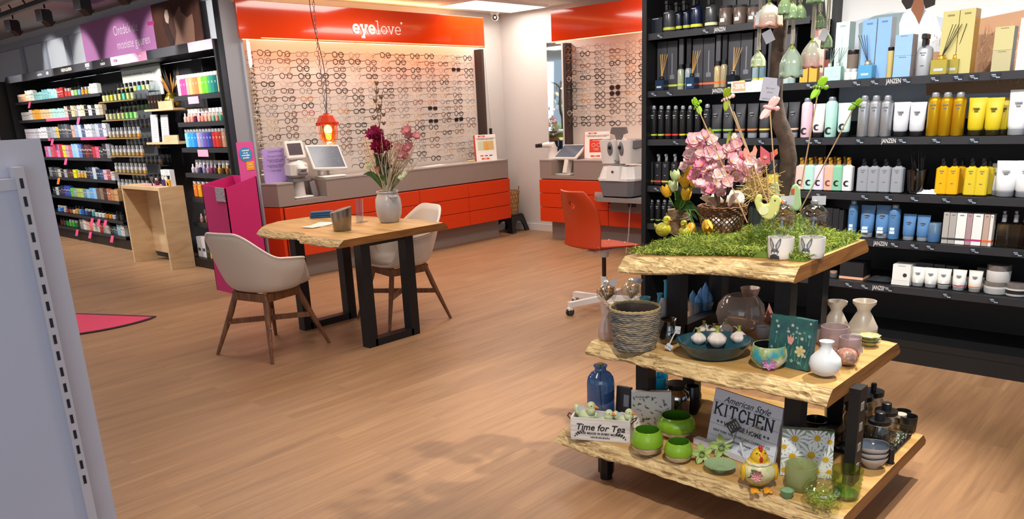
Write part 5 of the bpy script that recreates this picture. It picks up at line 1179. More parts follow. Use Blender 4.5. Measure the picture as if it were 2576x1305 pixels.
# shelves of the two left bays
ZS = [1.92, 1.665, 1.405, 1.145, .872, .612, .362, .165]
for k, z in enumerate(ZS):
    s = obj('shelf', MB().box(XS+.01, 4.55, 10.44, 13.59, z-.02, z).mesh('s', DK), t); obj('price_rail', MB().box(XS, XS+.01, 10.44, 13.59, z-.037, z+.001).mesh('s', DKR), s)
ROWS = [
 ['#e8cfa8', '#e2a98a', '#e2a98a', '#e9c79a', '#efe6d8', '#e8e2d8', '#7fb3b0', '#7fb3b0', '#86b8b2', '#6da6ad', '#6da6ad', '#7fb3b0', '#78aeb0', '#86b8b2', '#8a2a2a', '#a83030', '#d8403c', '#d8403c', '#c9d8b0', '#8fc86a', '#7aa8d8', '#d9923a', '#d9923a', '#a8c890', '#e8e8e2', '#e8e8e2'],
 ['#d8d0cc', '#d8d0cc', '#d8d0cc', '#e8e0d0', '#e8b060', '#e09a3a', '#f0a020', '#d9b48a', '#d9b48a', '#d9b48a', '#b9c8a8', '#a8d0c4', '#9accc0', '#a8d0c4', '#9accc0', '#c8a8a0', '#3a3030', '#c8b890', '#9a9088', '#e0d8cc', '#d8c8a0', '#1c1c20', '#e0e0e0', '#2a2a30', '#cfc9b8', '#a89880'],
 ['#d8d0d8', '#d8d0d8', '#d8d4dc', '#d8d4dc', '#c8c4cc', '#e8e8ec', '#e8e8ec', '#e2e4e6', '#8a8e94', '#9aa0a8', '#b0b4bc', '#d0b050', '#3a3c42', '#4a4c54', '#5a5c64', '#3c3e46', '#c09888', '#8a9cc0', '#b8c4e0', '#4a5c80', '#c8ccd4', '#d0d4dc', '#9aa4b0', '#b0b8c8', '#6a708a', '#c8c8d8'],
 ['#a8b8c8', '#b8c8d8', '#c8d8e8', '#c8d8e8', '#70282c', '#d890a8', '#d870a0', '#b8a8d8', '#d86070', '#d84058', '#d880b8', '#c83048', '#e8d040', '#c89aa8', '#c06878', '#88b8e8', '#98c0e8', '#5878b8', '#3a2c30', '#703038', '#50242c', '#b83040', '#e0607a', '#38383e', '#2c2c32', '#8a8a92'],
 ['#b8b4a8', '#c8c8c4', '#d8d8d8', '#8a9098', '#a8b0b8', '#b0b8bc', '#7a8088', '#3a3c40', '#5a5e64', '#c8c8a8', '#202024', '#a8a8b0', '#4a3830', '#58241c', '#d8e020', '#d8a040', '#c89028', '#d8a848', '#20242c', '#38445c', '#b8c4d0', '#203040', '#28487a', '#d8a8b0', '#9a4a50', '#c8c0c0'],
 ['#a8a8a4', '#787878', '#9a9a98', '#b8c0b0', '#d8e0d0', '#50c040', '#202838', '#c8d0c8', '#282838', '#303068', '#3848a8', '#3848a8', '#58c048', '#90989c', '#a8c048', '#b8c060', '#58889c', '#88b0d0', '#60a0d8', '#80b8e0', '#6a5040', '#8a7060', '#4a3020', '#b06850', '#b88050', '#c89868'],
 ['#6a6a6c', '#8a8a8c', '#9a9a9c', '#5a5a60', '#a8a8b0', '#4878b0', '#58a0e0', '#3858a0', '#b8a8a0', '#803028', '#a04838', '#d8b890', '#c89020', '#5090c0', '#2850a0', '#305080', '#20282c', '#409098', '#b8c0b8', '#c8ccd0', '#c8c8c8', '#b87820', '#d08828', '#a8b0c0', '#202024', '#2c2c30'],
 ['#303438', '#404448', '#d86020', '#50342c', '#6a6460', '#402024', '#502024', '#38383c', '#208830', '#48a040', '#28a038', '#186830', '#202428', '#888888', '#e0d8d0', '#d8a8a0', '#d86858', '#e0d8d0', '#d8d0c8', '#b02820', '#a8a8a0', '#c0c0b8', '#20242c', '#205058', '#88a8b8', '#c8ccc8']]
CNAME = lambda c: (lambda r, g, b: 'black' if max(r, g, b) < 70 else ('grey' if max(r, g, b)-min(r, g, b) < 24 and max(r, g, b) < 170 else ('white' if min(r, g, b) > 195 else ('silver' if max(r, g, b)-min(r, g, b) < 24 else (
    ('pink' if b > g+10 and r > 180 else 'red' if g < 110 and b < 110 and g < r*.6 else 'gold' if b < g*.75 else 'beige') if r >= g and r >= b else ('green' if g >= b and g >= r else 'blue'))))))(int(c[1:3], 16), int(c[3:5], 16), int(c[5:7], 16))
def ppx(p):
    q = V(p)-EYEP; return CXP+FPX*q.dot(_r)/q.dot(_f), CYP+FPX*q.dot(_d)/q.dot(_f)
def hidden(p):
    X_, Y_ = ppx(p); return X_ < (112+(Y_-350)*.203) and Y_ > 352 or X_ < -20
def scent(p, kind, col, wy, h, lab, grp, dx=.05):
    t = thing('scent_carton' if kind == 'box' else 'scent_bottle', lab, 'perfume box' if kind == 'box' else 'perfume bottle', p, 0, grp)
    if kind == 'box':
        obj('carton_body', mesh_c(('sb', round(wy, 2), round(h, 2), col), lambda: MB().box(-dx/2, dx/2, -wy/2, wy/2, 0, h).mesh('b', P_(col, .3))), t)
        dark = CNAME(col) in ('black', 'grey', 'blue', 'red'); c2 = '#c8c0b0' if dark else '#6e6662'
        obj('print', mesh_c(('sp', round(wy, 2), round(h, 2), c2), lambda: MB().box(-dx/2-.001, -dx/2, -wy*.28, wy*.28, h*.55, h*.66).box(-dx/2-.001, -dx/2, -wy*.2, wy*.2, h*.3, h*.34).mesh('p', P_(c2))), t)
    else:
        obj('flask', mesh_c(('sf', round(wy, 2), round(h, 2), col), lambda: MB().box(-dx*.4, dx*.4, -wy/2, wy/2, 0, h*.66, b=wy*.12).mesh('b', mat('flask_'+col, col, .08, spec=.8))), t)
        cc = '#1b1b1e' if hn(wy*100, h*50) > .4 else '#c9c4bc'
        obj('cap', mesh_c(('sc', round(wy, 2), round(h, 2), cc), lambda: MB().box(-wy*.22, wy*.22, -wy*.22, wy*.22, h*.66, h, b=.002).mesh('b', P_(cc, .2))), t)
    return t
for k, z in enumerate(ZS):
    n = len(ROWS[k]); y = 13.5; i = 0
    yend = 10.5 if k else 10.55
    step = (13.5-yend)/n
    for i in range(n):
        col = ROWS[k][i]; yc = 13.5-(i+.5)*step; isb = not (k in (6,) or (k == 0 and 16 <= i <= 23) or (k == 7 and i < 13) or (k == 4 and 14 < i < 18))
        h = (.13 if isb else .11)*(.8+.35*hn(int(i/3), k))+(.03 if k in (2, 3) else 0)
        for sub in ((0, 1) if isb else (0,)):   # two narrow packs side by side
            w_ = step*(.47 if isb else .62); y_ = yc+(step*.24 if sub == 0 else -step*.24) if isb else yc
            p = (XS+.05, y_, z+.001)
            if hidden((p[0], p[1], z+h)): continue
            nm = 'box' if isb else 'bottle'
            q = ORD[i] if i < 30 else 'last'
            scent(p, nm, col, w_, h*(1-.06*sub), '%s scent %s%s, %s stack from the left on the %s left scent shelf' % (CNAME(col), nm, (' (left pack)' if sub == 0 else ' (right pack)') if isb else '', q, (ORD[k] if k < 7 else 'lowest')), 'scents on the %s left scent shelf' % (ORD[k] if k < 7 else 'lowest'))
# pink offer tags on the rails
tg = flat('#d8507c'); 
for i, (px, py) in enumerate(((75, 262), (198, 300), (133, 358), (167, 407), (148, 452), (232, 553), (249, 556), (266, 560), (196, 590), (230, 601), (284, 606))):
    k = min(range(len(ZS)), key=lambda j: abs(ppx((XS, at(px, py, x=XS).y, ZS[j]-.02))[1]-py)); q = at(px, py, x=XS-.01)
    obj('offer_tag', MB().box(-.002, 0, -.045, .045, -.07, .02, TR(XS-.008, q.y, ZS[k]-.03, ry=.35)).mesh('t', tg if i != 4 else flat('#e87a30')), t)
for px0, px1, k in ((117, 175, 1), (112, 118, 2), (195, 260, 2)):
    y0, y1 = at(px0, 300, x=XS).y, at(px1, 300, x=XS).y; z = ZS[k]
    obj('offer_strip', MB().box(XS-.006, XS-.002, y1, y0, z-.036, z).mesh('t', tg), t)
# far shelving unit beyond the left end
F = thing('far_shelving', 'black shelving unit at the far left beyond the scent wall', 'shelving unit', (0, 0, 0))
obj('side_panel', MB().box(3.80, 4.5, 13.70, 13.74, 0, 2.22).mesh('p', DK), F); obj('back_panel', MB().box(4.47, 4.5, 13.74, 15.6, 0, 2.22).mesh('p', DK), F)
for k, z in enumerate((1.92, 1.63, 1.36)):
    obj('shelf', MB().box(3.86, 4.47, 13.74, 15.6, z-.03, z).mesh('s', DKR), F)
    for i in range(3):
        p = (3.95, 13.85+.13*i, z+.002)
        scent(p, 'box', ['#d8b890', '#c8b8a8', '#b8b0a8'][(i+k) % 3], .10, .18-.02*k, '%s box from the right on the %s shelf of the far left unit' % (ORD[i], ORD[k]), 'boxes on the far left unit', .08)
# tester racks with clear risers
t = thing('tester_rack', 'clear stepped tester racks between the left scent shelves and the bright notice', 'rack', (0, 0, 0)); RK = t
ACR = glass('acrylic', '#e8eaee', .05, .06); GOLDE = mat('brass_edge', '#b0905a', .35, .5)
rows = [(252, 0), (300, 0), (346, 1), (391, 1), (434, 1), (474, 1)]
cols1 = ['#c8c88a', '#c0c078', '#c8c430', '#b8b890', '#c8d068', '#58c8b0', '#c8c860', '#b0c090']
cols2 = ['#a8a888', '#b8b088', '#98a070', '#c8c078', '#a8b870', '#80c060', '#68c860', '#90c878']
cols3 = ['#b89858', '#a89878', '#b08848', '#988060', '#b09868', '#a88850', '#a07848', '#c08028']
for r_, (py, am) in enumerate(rows):
    q = at(300, py, x=XS-.02); z = q.z
    ya_, yb_ = 10.36, 9.42
    rk = obj('riser', MB().box(XS-.05, XS+.12, yb_-.05, ya_, z-.012, z).box(XS+.12, XS+.126, yb_-.04, ya_, z-.0, z+.10).box(XS+.126, XS+.25, yb_-.05, ya_, z+.075, z+.083).mesh('r', ACR if False else flat('#4a4c50', .3)), t)
    obj('brass_edge', MB().box(XS-.056, XS-.05, yb_-.02, ya_+.02, z-.016, z-.004).mesh('e', GOLDE), rk)
    cl = (cols1, cols2, cols3, cols3, cols3, cols3)[r_]
    for tier in (0, 1):
        for i in range(8):
            y = ya_-.06-.115*i-(.03 if tier else 0); 
            w_, h = .062, .115; zz = z if tier == 0 else z+.083; x = XS-.01 if tier == 0 else XS+.17
            tt = thing('tester_bottle', '%s bottle from the left, %s step of the %s tester rack' % (ORD[i], 'front' if tier == 0 else 'rear', ORD[r_]), 'perfume bottle', (x, y, zz+.001), 0, 'tester bottles on the racks')
            col = cl[i]
            obj('flask', mesh_c(('tf', col, am), lambda: MB().box(-.014, .014, -.026, .026, 0, h*.60, b=.004).mesh('f', mat('tester_'+col, col, .1, spec=.8)) if not am else MB().mi(0).box(-.014, .014, -.026, .026, 0, h*.30, b=.003).mi(1).box(-.014, .014, -.026, .026, h*.30, h*.62, b=.003).mesh('f', [mat('tester_'+col, col, .1, spec=.8), flat('#b9b6b4', .1)])), tt)
            obj('cap', mesh_c(('tcap', am), lambda: MB().box(-.013, .013, -.013, .013, h*.62, h, b=.002).mesh('c', DKP if not am else flat('#b4b6ba', .15, .3))), tt)
    obj('clear_screen', MB().box(XS+.255, XS+.26, yb_-.05, ya_, z-.01, z+.2).mesh('c', ACR), t)
# bright notice sheet
q0, q1 = at(306, 168, x=4.385), at(404, 236, x=4.385)
N_ = thing('lit_notice', 'bright white information board over the brass vase', 'notice', (4.385, 0, 0)); 
ya_, yb_ = at(308, 200, x=4.385).y, at(400, 160, x=4.385).y
obj('board', MB().box(0, .01, yb_, ya_, 1.83, 2.17).mesh('b', mat('board_white', '#f4f4ea', .6)), N_)
obj('clip_rail', MB().box(-.004, .012, yb_, ya_, 2.17, 2.2).mesh('b', flat('#9aa0a0')), N_)
for i in range(9): text(N_, ['fris & bloemig', 'warm & kruidig', 'houtachtig'][i % 3], flat('#b8b8b0'), TR(-.002, ya_-(.15+.3*(i % 3)), 2.12-.1*(i//3), rz=-PI/2) @ TR(rx=PI/2), .04, ext=.0003)
# plywood shelves with vase and cartons
for nm, (pl, pr, py) in (('upper', (362, 478, 272)), ('lower', (368, 466, 358))):
    q = at((pl+pr)/2, py, x=4.02); y0 = min(9.33, at(pl, py, x=4.02).y); y1 = 8.515
    tt = thing('plywood_shelf', nm+' birch plywood shelf between the tester racks and the colourful bottles', 'shelf', (0, 0, q.z))
    obj('board', MB().box(4.02, 4.40, y1, y0, -.02, 0).mesh('b', BIR), tt)
    obj('front_lip', MB().box(4.02, 4.035, y1, 8.85, .0, .075).mesh('b', BIR), tt)
    if nm == 'upper': zu = q.z
    else: zl = q.z
for i in range(5):
    y = 9.22-.075*i; tt = thing('dark_box', '%s dark brown box from the left on the upper plywood shelf' % ORD[i], 'box', (4.14, y, zu+.001), 0, 'dark boxes on the upper plywood shelf'); obj('carton_body', mesh_c('dkb', lambda: MB().box(-.05, .05, -.032, .032, 0, .15).mesh('b', flat('#241a16', .25))), tt); obj('print', mesh_c('dkp', lambda: MB().box(-.051, -.05, -.01, .01, .07, .09).mesh('b', flat('#8a6a40'))), tt)
q = at(432, 262, x=4.12); BR = mat('aged_brass', '#a89238', .22, .85)
tt = thing('brass_vase', 'round brass vase with brown dried leaves on the upper plywood shelf', 'vase', (4.13, at(432, 240, x=4.13).y, zu+.001))
obj('vase_body', MB().lathe([(.03, 0), (.06, .02), (.083, .06), (.08, .10), (.055, .135), (.05, .15), (.052, .155)], 28, capt=False).mesh('v', BR, True), tt)
for i in range(9):
    a = i*.75; l = .18+.05*(i % 3); tip = V((math.cos(a)*.10, math.sin(a)*.16, .14+l)); m_ = MB()
    m_.grid(lambda u, v: tuple(V((0, 0, .12)).lerp(tip, v)+V((0, (u-.5)*.05*math.sin(PI*min(1, v*1.05+.02)), .01*math.sin(v*6+i)))), 5, 9)
    obj('dried_leaf', m_.mesh('l', flat(['#8a5a24', '#a8702c', '#2c2018'][i % 3], .8), True), tt)
for i, px in enumerate((388, 414)):
    y = at(px, 330, x=4.10).y; tt = thing('brochure_stand', '%s white brochure standing on the lower plywood shelf' % ['left', 'right'][i], 'brochure', (4.10, y, zl+.001)); obj('sheet', MB().box(-.004, .004, -.085, .085, 0, .30-.01*i, TR(ry=.08)).mesh('s', flat('#dedee0')), tt)
    for j in range(8): obj('print', MB().box(-.0055, -.004, -.06, .05-.01*(j % 3), .05+.025*j, .06+.025*j, TR(ry=.08)).mesh('s', flat('#a8a8b4')), tt)
# items on the birch sample table
zt_ = .881
for i, (px, py, c, w_, h) in enumerate(((395, 461, '#5a1f3c', .05, .08), (413, 460, '#3a2060', .05, .10), (424, 461, '#c8a060', .05, .09), (433, 463, '#d8a020', .05, .11), (441, 464, '#c8a868', .03, .06))):
    q = at(px, py, x=3.85); tt = scent((3.85, max(8.5, min(q.y, 9.36)), zt_), 'bottle', c, w_, h, '%s bottle on the birch sample table' % ['wine red', 'violet', 'rose gold', 'tall amber', 'tiny honey'][i], 'bottles on the sample table')
for i, px in enumerate((444, 456, 468, 478)):
    y = 8.66-.055*i; scent((3.88+.0*i, y, zt_), 'box', ['#e4e0d8', '#e8e4dc', '#d0d0d4', '#dcdce0'][i], .05, .17, '%s white carton from the left at the right end of the birch sample table' % ORD[i], 'white cartons on the sample table')
q = at(384, 468, z=zt_); tt = thing('blotter_cup', 'white paper blotters fanned in a holder on the birch sample table', 'paper strips', (3.78, at(384, 468, x=3.78).y, zt_))
for i in range(6): obj('strip', MB().box(-.001, .001, -.008, .008, 0, .10, TR(0, (i-2.5)*.007, 0, rx=(i-2.5)*.14)).mesh('s', flat('#e8e6e4')), tt)
# colourful bay on the right
ZR_ = [1.79, 1.527, 1.265, 1.005, .745, .475]
t = SW
for k, z in enumerate(ZR_):
    s = obj('shelf', MB().box(XS+.01, 4.55, 7.45, 8.48, z-.02, z).mesh('s', DK), t); obj('price_rail', MB().box(XS-.02, XS+.01, 7.45, 8.48, z-.045, z+.001).mesh('s', DKR), s)
for px, k in ((493, 0), (515, 2), (526, 4)):
    y = at(px, 378, x=XS).y if k == 2 else 8.05 if k == 0 else 7.85
    obj('offer_tag', MB().box(XS-.03, XS-.026, y-.12, y+.10, ZR_[k]-.085, ZR_[k]-.015).mesh('t', flat('#f0a0b8')), t)
c_top = ['#d8b8c8', '#e04888', '#e04888', '#f09890', '#f0a870', '#f08850', '#e87a48', '#c8c860', '#68c830', '#70b840', '#389868', '#1f7f78', '#0f5a60', '#c9b98a', '#0c6a50']
c_blue = ['#80c0e0', '#3898d0', '#3898d0', '#2078c8', '#a898b0', '#7880b8', '#6850a0', '#404898', '#303070', '#b02828', '#b83020', '#903018', '#a88068', '#8a6a48', '#a07850']
c_or = ['#f08038', '#e8a020', '#e88820', '#d8a830', '#3a3068', '#b890a0', '#c8b0c0', '#e08840', '#d09030', '#b8a8b0']
def bay(k, cols, h, tiny=False, cap='#d8d8d6', name='bottle'):
    z = ZR_[k]; n = len(cols); st = .98/n
    for i, c in enumerate(cols):
        y = 8.44-(i+.5)*st
        if tiny:
            tt = thing('roller_bottle', '%s tiny bottle from the left, %s shelf of the colourful bay' % (ORD[i], ORD[k]), 'bottle', (XS+.036, y, z+.002), 0, 'tiny bottles on the %s shelf of the colourful bay' % ORD[k])
            obj('body', mesh_c(('rb', c), lambda: MB().lathe([(.016, 0), (.018, .005), (.018, .05), (.008, .06)], 12).mesh('b', P_(c, .2), True)), tt)
            obj('cap', mesh_c('rbc', lambda: MB().lathe([(.009, .058), (.006, .09)], 10).mesh('b', P_('#e4ddda'), True)), tt)
            tt = thing('shower_gel', '%s white capped bottle of the back row, %s shelf of the colourful bay' % (ORD[i], ORD[k]), 'bottle', (XS+.10, y, z+.001), 0, 'back row on the %s shelf of the colourful bay' % ORD[k])
            obj('body', mesh_c(('rg', c), lambda: MB().box(-.02, .02, -.026, .026, 0, .085, b=.008).mesh('b', P_(c, .3))), tt); obj('cap', mesh_c('rgc', lambda: MB().lathe([(.026, .085), (.026, .13)], 14).mesh('b', P_(cap), True)), tt)
        else:
            tt = thing('shower_gel', '%s colour bottle from the left, %s, %s shelf of the colourful bay' % (ORD[i], CNAME(c), ORD[k]), 'bottle', (XS+.035, y, z+.001), 0, 'bottles on the %s shelf of the colourful bay' % ORD[k])
            obj('body', mesh_c(('sg', c, h), lambda: MB().box(-.022, .022, -.031, .031, 0, h*.82, b=.008).mesh('b', P_(c, .3))), tt)
            obj('cap', mesh_c(('sgc', cap, h), lambda: MB().lathe([(.024, h*.82), (.026, h*.84), (.026, h)], 14).mesh('b', P_(cap), True)), tt)
            add_marks(tt, .05, h*.8, '#e8e2e0', .7, 2, .022)
bay(0, c_top, .205); bay(1, ['#e8b0a0', '#f0a898', '#e89888', '#602040', '#f0b0a0', '#f09080', '#e8a898', '#e0b090', '#78b8a0', '#e09888', '#50a888', '#f09080', '#389068'], .1, True)
bay(2, c_blue, .19, cap='#a8a8aa'); bay(3, ['#d8c8d0', '#b8a8b8', '#3a3060', '#8898b8', '#c88898', '#803860', '#504040', '#c8a040', '#503020', '#906838', '#a07850', '#c8b8b0'], .1, True, cap='#cfcdcc')
bay(4, c_or, .17); bay(5, ['#c89890', '#b06850', '#a05040', '#d0b0a8', '#b87868', '#b06858', '#98a8b0', '#c8a8a0'], .1, True)
for i, (y, c, h) in enumerate(((8.40, '#e0e0e2', .22), (8.30, '#e4e4e6', .22), (8.21, '#3a3a3e', .20), (8.13, '#d8c020', .21), (8.04, '#e0dfdc', .2))):
    tt = thing('gift_pack', '%s pack from the left on the base of the colourful bay' % ORD[i], 'box', (4.06, y, .102), 0, 'packs on the base of the colourful bay'); obj('carton_body', MB().box(-.04, .04, -.042, .042, 0, h).mesh('b', flat(c)), tt); obj('print', MB().box(-.041, -.04, -.03, .03, h*.3, h*.45).mesh('b', flat('#55555a')), tt)
# track, duct and spot heads in the raised ceiling
tk = thing('lighting_track', 'long black lighting track hung below the raised ceiling', 'track', (3.33, 0, 2.80)); obj('rail', MB().box(-.02, .02, 7.4, 14.5, 0, .035).mesh('r', flat('#26262a')), tk)
for y in (8.4, 11, 13.5): obj('hanger', MB().tube([(0, y, .035), (0, y, .17)], .004, 6).mesh('h', flat('#3a3a3e')), tk)
tk = thing('ceiling_duct', 'silver ventilation duct with black girder at the top left', 'duct', (2.72, 0, 2.80)); obj('duct_pipe', MB().tube([(0, 7.6, 0), (0, 16, 0)], .15, 24).mesh('r', mat('duct_foil', '#8a8c90', .35, .7, bump=.4, nscale=6), True), tk)
obj('girder', MB().box(.20, .25, 7.6, 16, -.16, -.12).box(.20, .25, 7.6, 16, .02, .05).mesh('r', flat('#2c2c30', .4)), tk)
g_ = MB()
for i in range(20): g_.tube([(.225, 7.7+.42*i, -.13), (.225, 7.91+.42*i, .03)], .008, 5)
obj('girder_struts', g_.mesh('g', flat('#2c2c30')), tk)
for i, (px, py) in enumerate(((22, 75), (90, 50), (180, 20), (297, -8))):
    q = at(px, py, z=2.62); 
    tt = thing('track_spotlight', '%s black box spotlight from the left on the ceiling track' % ORD[i], 'spotlight', (3.33, q.y, 2.62), 0, 'black track spotlights')
    obj('stem', MB().tube([(0, 0, .1), (0, 0, .18)], .012, 8).box(-.03, .03, -.04, .04, .165, .18).mesh('s', DKP), tt)
    tt.scale = (.72, .72, .72); tt.location.z = 2.665
    hd = MB().prism([(-.10, -.08), (.05, -.08), (.05, .05), (.02, .08), (-.10, .08)], -.075, .075, TR(rx=PI/2, rz=.2))
    obj('head', hd.mesh('h', DKP), tt); obj('barn_door', MB().prism([(-.05, -.08), (.09, -.08), (.02, -.15)], -.075, .075, TR(rx=PI/2, rz=.2)).mesh('b', flat('#2a1c18')), tt)
    obj('heat_sink', MB().box(-.115, -.10, -.07, .07, -.08, .08, TR(rz=.2)).mesh('k', flat('#8a8a8e', .4, .5)), tt)
tt = thing('air_cassette', 'dark ceiling air grille beside the lilac banner', 'vent', (3.9, 10.2, 2.955)); obj('grille', MB().box(-.3, .3, -.3, .3, -.02, .014).mesh('g', flat('#55555c')), tt)
# ================================================================ things on the dining table and the pendant
TT = .756
HD = lambda p: V((p[0], p[1], 0)).normalized()      # horizontal direction away from the camera
def site(px, pb, z, wpx, pt=None, rb=.7, rt=.7):
    "centre, width and height of a round thing whose foot touches z at row pb and whose top shows at row pt"
    p = at(px, pb, z=z); w_ = wpx*mpp(p); p = p+HD(p)*w_/2*rb; w_ = wpx*mpp(p)
    h = zat(px, pt, p+HD(p)*w_/2*rt)-z if pt is not None else 0
    return V((p.x, p.y, z)), w_, h
def turned(nm, label, cat, prof, m, px, pb, wpx, pt, z, n=32, parts=(), grp=None, rb=.7, rt=.7, part='body', open_=True, sx=1, rz=0):
    p, w_, h = site(px, pb, z, wpx, pt, rb, rt); p.z += .0008
    t = thing(nm, label, cat, p, rz, grp); r = w_/2
    obj(part, MB().lathe([(a*r, b*h) for a, b in prof], n, capt=not open_, sy=sx).mesh(part, m, True, 60), t)
    for (pn, pf, pm) in parts: obj(pn, MB().lathe([(a*r, b*h) for a, b in pf], n, capb=False, capt=True, sy=sx).mesh(pn, pm, True, 50), t)
    return t, r, h
STEEL = mat('brushed_steel', '#8f8a86', .28, .95, bump=.05, nscale=60, stretch=(1, 1, .02))
p, w_, h = site(862, 582, TT, 54, 519, .8, .8)
t = thing('tabletop_bin', 'small brushed steel bin with slanted swing lid on the wooden table', 'bin', p+V((0, 0, .001)), .3); r = w_/2
obj('bin_body', MB().lathe([(r*.80, 0), (r*.82, .004), (r*.95, h*.60)], 32).mesh('b', STEEL, True), t)
def lidp(u, v):
    a = u*2*PI; zt_ = h*(.90+.12*math.cos(a+.9)) ; k = .6+(zt_/h-.6)*v; return (r*(.96+.04*v)*math.cos(a), r*(.96+.04*v)*math.sin(a), h*k)
lid = MB().grid(lidp, 40, 4, wrap=True); lid.f.append([3*40+i for i in range(40)]); lid.m.append(0)
obj('swing_lid', lid.mesh('l', STEEL, True, 40), t)
# grey stoneware pot with bouquet
p, w_, h = site(981, 561, TT, 66, 478, .75, .6); VP = p.copy()
t = thing('ceramic_vase', 'pale grey glazed pot with two small ears holding the bouquet on the wooden table', 'vase', p+V((0, 0, .001)), .5); r = w_/2
CER = mat('pale_glaze', '#b4b3b6', .15, spec=.7, noise='#a6a5aa', nscale=6)
obj('pot_body', MB().lathe([(r*.66, 0), (r*.72, .004), (r*.93, h*.25), (r, h*.5), (r*.95, h*.75), (r*.80, h*.88), (r*.78, h*.92), (r*.86, h*.97), (r*.84, h), (r*.72, h*.99), (r*.72, h*.8)], 36, capt=False).mesh('b', CER, True), t)
for a in (-2.3, .85):
    obj('ear_handle', MB().tube([(r*.88*math.cos(a-.28), r*.88*math.sin(a-.28), h*.84), (r*1.13*math.cos(a-.15), r*1.13*math.sin(a-.15), h*.83), (r*1.13*math.cos(a+.15), r*1.13*math.sin(a+.15), h*.83), (r*.88*math.cos(a+.28), r*.88*math.sin(a+.28), h*.84)], .009, 8).mesh('h', CER, True), t)
obj('moss_filling', MB().sphere((0, 0, h*.93), r*.66, 20, 8, None, (1, 1, .25)).mesh('m', mat('dry_moss', '#6a5638', .9, noise='#3c3020', nscale=60, bump=.8), True), t)
# flowers
def petal_flower(n, r, curl, m, cup=.0, w_=.55, layers=1, centre=None):
    mb = MB()
    for L_ in range(layers):
        rr = r*(1-.25*L_)
        for k in range(n):
            a = 2*PI*k/n+L_*.6
            def f(u, v, a=a, rr=rr, L_=L_):
                ww = w_*rr*math.sin(PI*min(1, .12+.88*v))**.7*(1 if v < .95 else .8); x = rr*v; y = (u-.5)*2*ww*.62; z = (cup+L_*.35)*rr*v**1.6+curl*rr*((u-.5)*2)**2*.25-.12*rr*max(0, v-.75)
                return (x*math.cos(a)-y*math.sin(a), x*math.sin(a)+y*math.cos(a), z)
            mb.grid(f, 5, 5)
    if centre is not None: mb.mi(1).sphere((0, 0, r*.08), r*.14, 8, 5)
    return mb.mesh('blossom', [m]+([centre] if centre is not None else []), True, 180)
def bloom(me, parent, loc, d, s=1., name='blossom'):
    o = obj(name, me, parent); q = V(d).to_track_quat('Z', 'Y'); o.matrix_local = Matrix.Translation(loc) @ q.to_matrix().to_4x4() @ Matrix.Rotation(random.uniform(0, 6), 4, 'Z') @ Matrix.Scale(s, 4); return o
def petm(nm, c, c2=None): return mat(nm, c, .6, noise=c2, nscale=30)
BQ = thing('bouquet', 'mixed bouquet of white twigs, magenta and pink blooms in the grey pot', 'flowers', (VP.x, VP.y, TT+h*.9)); zb_ = TT+h*.9
def bqp(px, py, off=0): # a point of the bouquet's own upright plane
    n_ = HD(VP); v = _f+_r*((px-CXP)/FPX)+_d*((py-CYP)/FPX); t_ = (VP.dot(n_)+off)/(v.dot(n_)); return (EYEP+v*t_)-V((VP.x, VP.y, zb_))
random.seed(31)
TW_ = mat('bleached_twig', '#b6a68f', .8); 
for i in range(62):
    a = random.uniform(-1, 1); px = 980+a*70+random.uniform(-8, 8); py = random.uniform(330, 420)-10*(1-abs(a)); off = random.uniform(-.1, .1)
    e = bqp(px, py, off); m1 = e*.45+V((random.uniform(-.02, .02), random.uniform(-.02, .02), .02))
    tb = MB().tube([(random.uniform(-.03, .03), random.uniform(-.03, .03), -.02), m1*.6, m1, e*.75+V((0, 0, -.012)), e], [.0045, .004, .0033, .0025, .0014], 5)
    for j in range(3):
        b0 = m1.lerp(e, .2+.25*j); tb.tube([b0, b0+V((random.uniform(-.03, .03), random.uniform(-.03, .03), random.uniform(.02, .07)))], .0013, 4)
    obj('twig', tb.mesh('twig', TW_), BQ)
for (px, py, top) in ((948, 205, 0), (962, 230, 1)):
    pts = [(0, 0, 0), bqp(962, 420), bqp(955, 320), bqp(px-2, 260), bqp(px, py)]; obj('seed_stem', MB().tube(pts, .0025, 5).mesh('s', flat('#6b5440')), BQ)
    for k in range(7):
        q = bqp(px-2+random.uniform(-6, 8), py+5+k*22+top*10, 0); s_ = obj('seed_head', MB().sphere((0, 0, 0), .013-.0006*k, 8, 5).sphere((.012, .0, .008), .008, 6, 4).sphere((-.010, .004, .01), .007, 6, 4).mesh('s', mat('seed_brown', '#6a4f3c', .9, bump=.8, nscale=90)), BQ); s_.location = q
CARN = petal_flower(9, .052, 1., petm('carnation_magenta', '#c03a70', '#a02858'), .5, .5, 4); CARD = petal_flower(9, .046, 1., petm('carnation_dark', '#a01c4c', '#c02c5c'), .5, .5, 4); CARP = petal_flower(7, .036, 1, petm('bloom_pink', '#e08a96', '#ecb0b0'), .6, .6, 2)
for px, py, me in ((938, 342, CARN), (952, 350, CARN), (945, 336, CARN), (966, 366, CARD), (975, 372, CARD), (947, 372, CARD), (958, 378, CARN)): bloom(me, BQ, bqp(px, py, -.03), V((-.7, -.6, .6)), name='carnation')
for px, py in ((1018, 335), (1027, 328), (1030, 343), (1047, 345), (1005, 372), (1020, 378), (1012, 390), (1018, 395), (1005, 392), (1030, 370)): bloom(CARP, BQ, bqp(px, py, random.uniform(-.04, .04)), V((-.6+random.uniform(-.4, .4), -.6, .5)), name='pink_bloom')
for (a, b) in (((1000, 470), (1046, 345)), ((985, 470), (1022, 330)), ((995, 470), (1015, 385))): obj('stem', MB().tube([(0.01, 0, 0), bqp((a[0]+b[0])/2-6, (a[1]+b[1])/2), bqp(*b)], .002, 5).mesh('s', flat('#8c7c5a')), BQ)
def leafm(c, c2=None): return mat('leaf_'+c, c, .5, noise=c2, nscale=20)
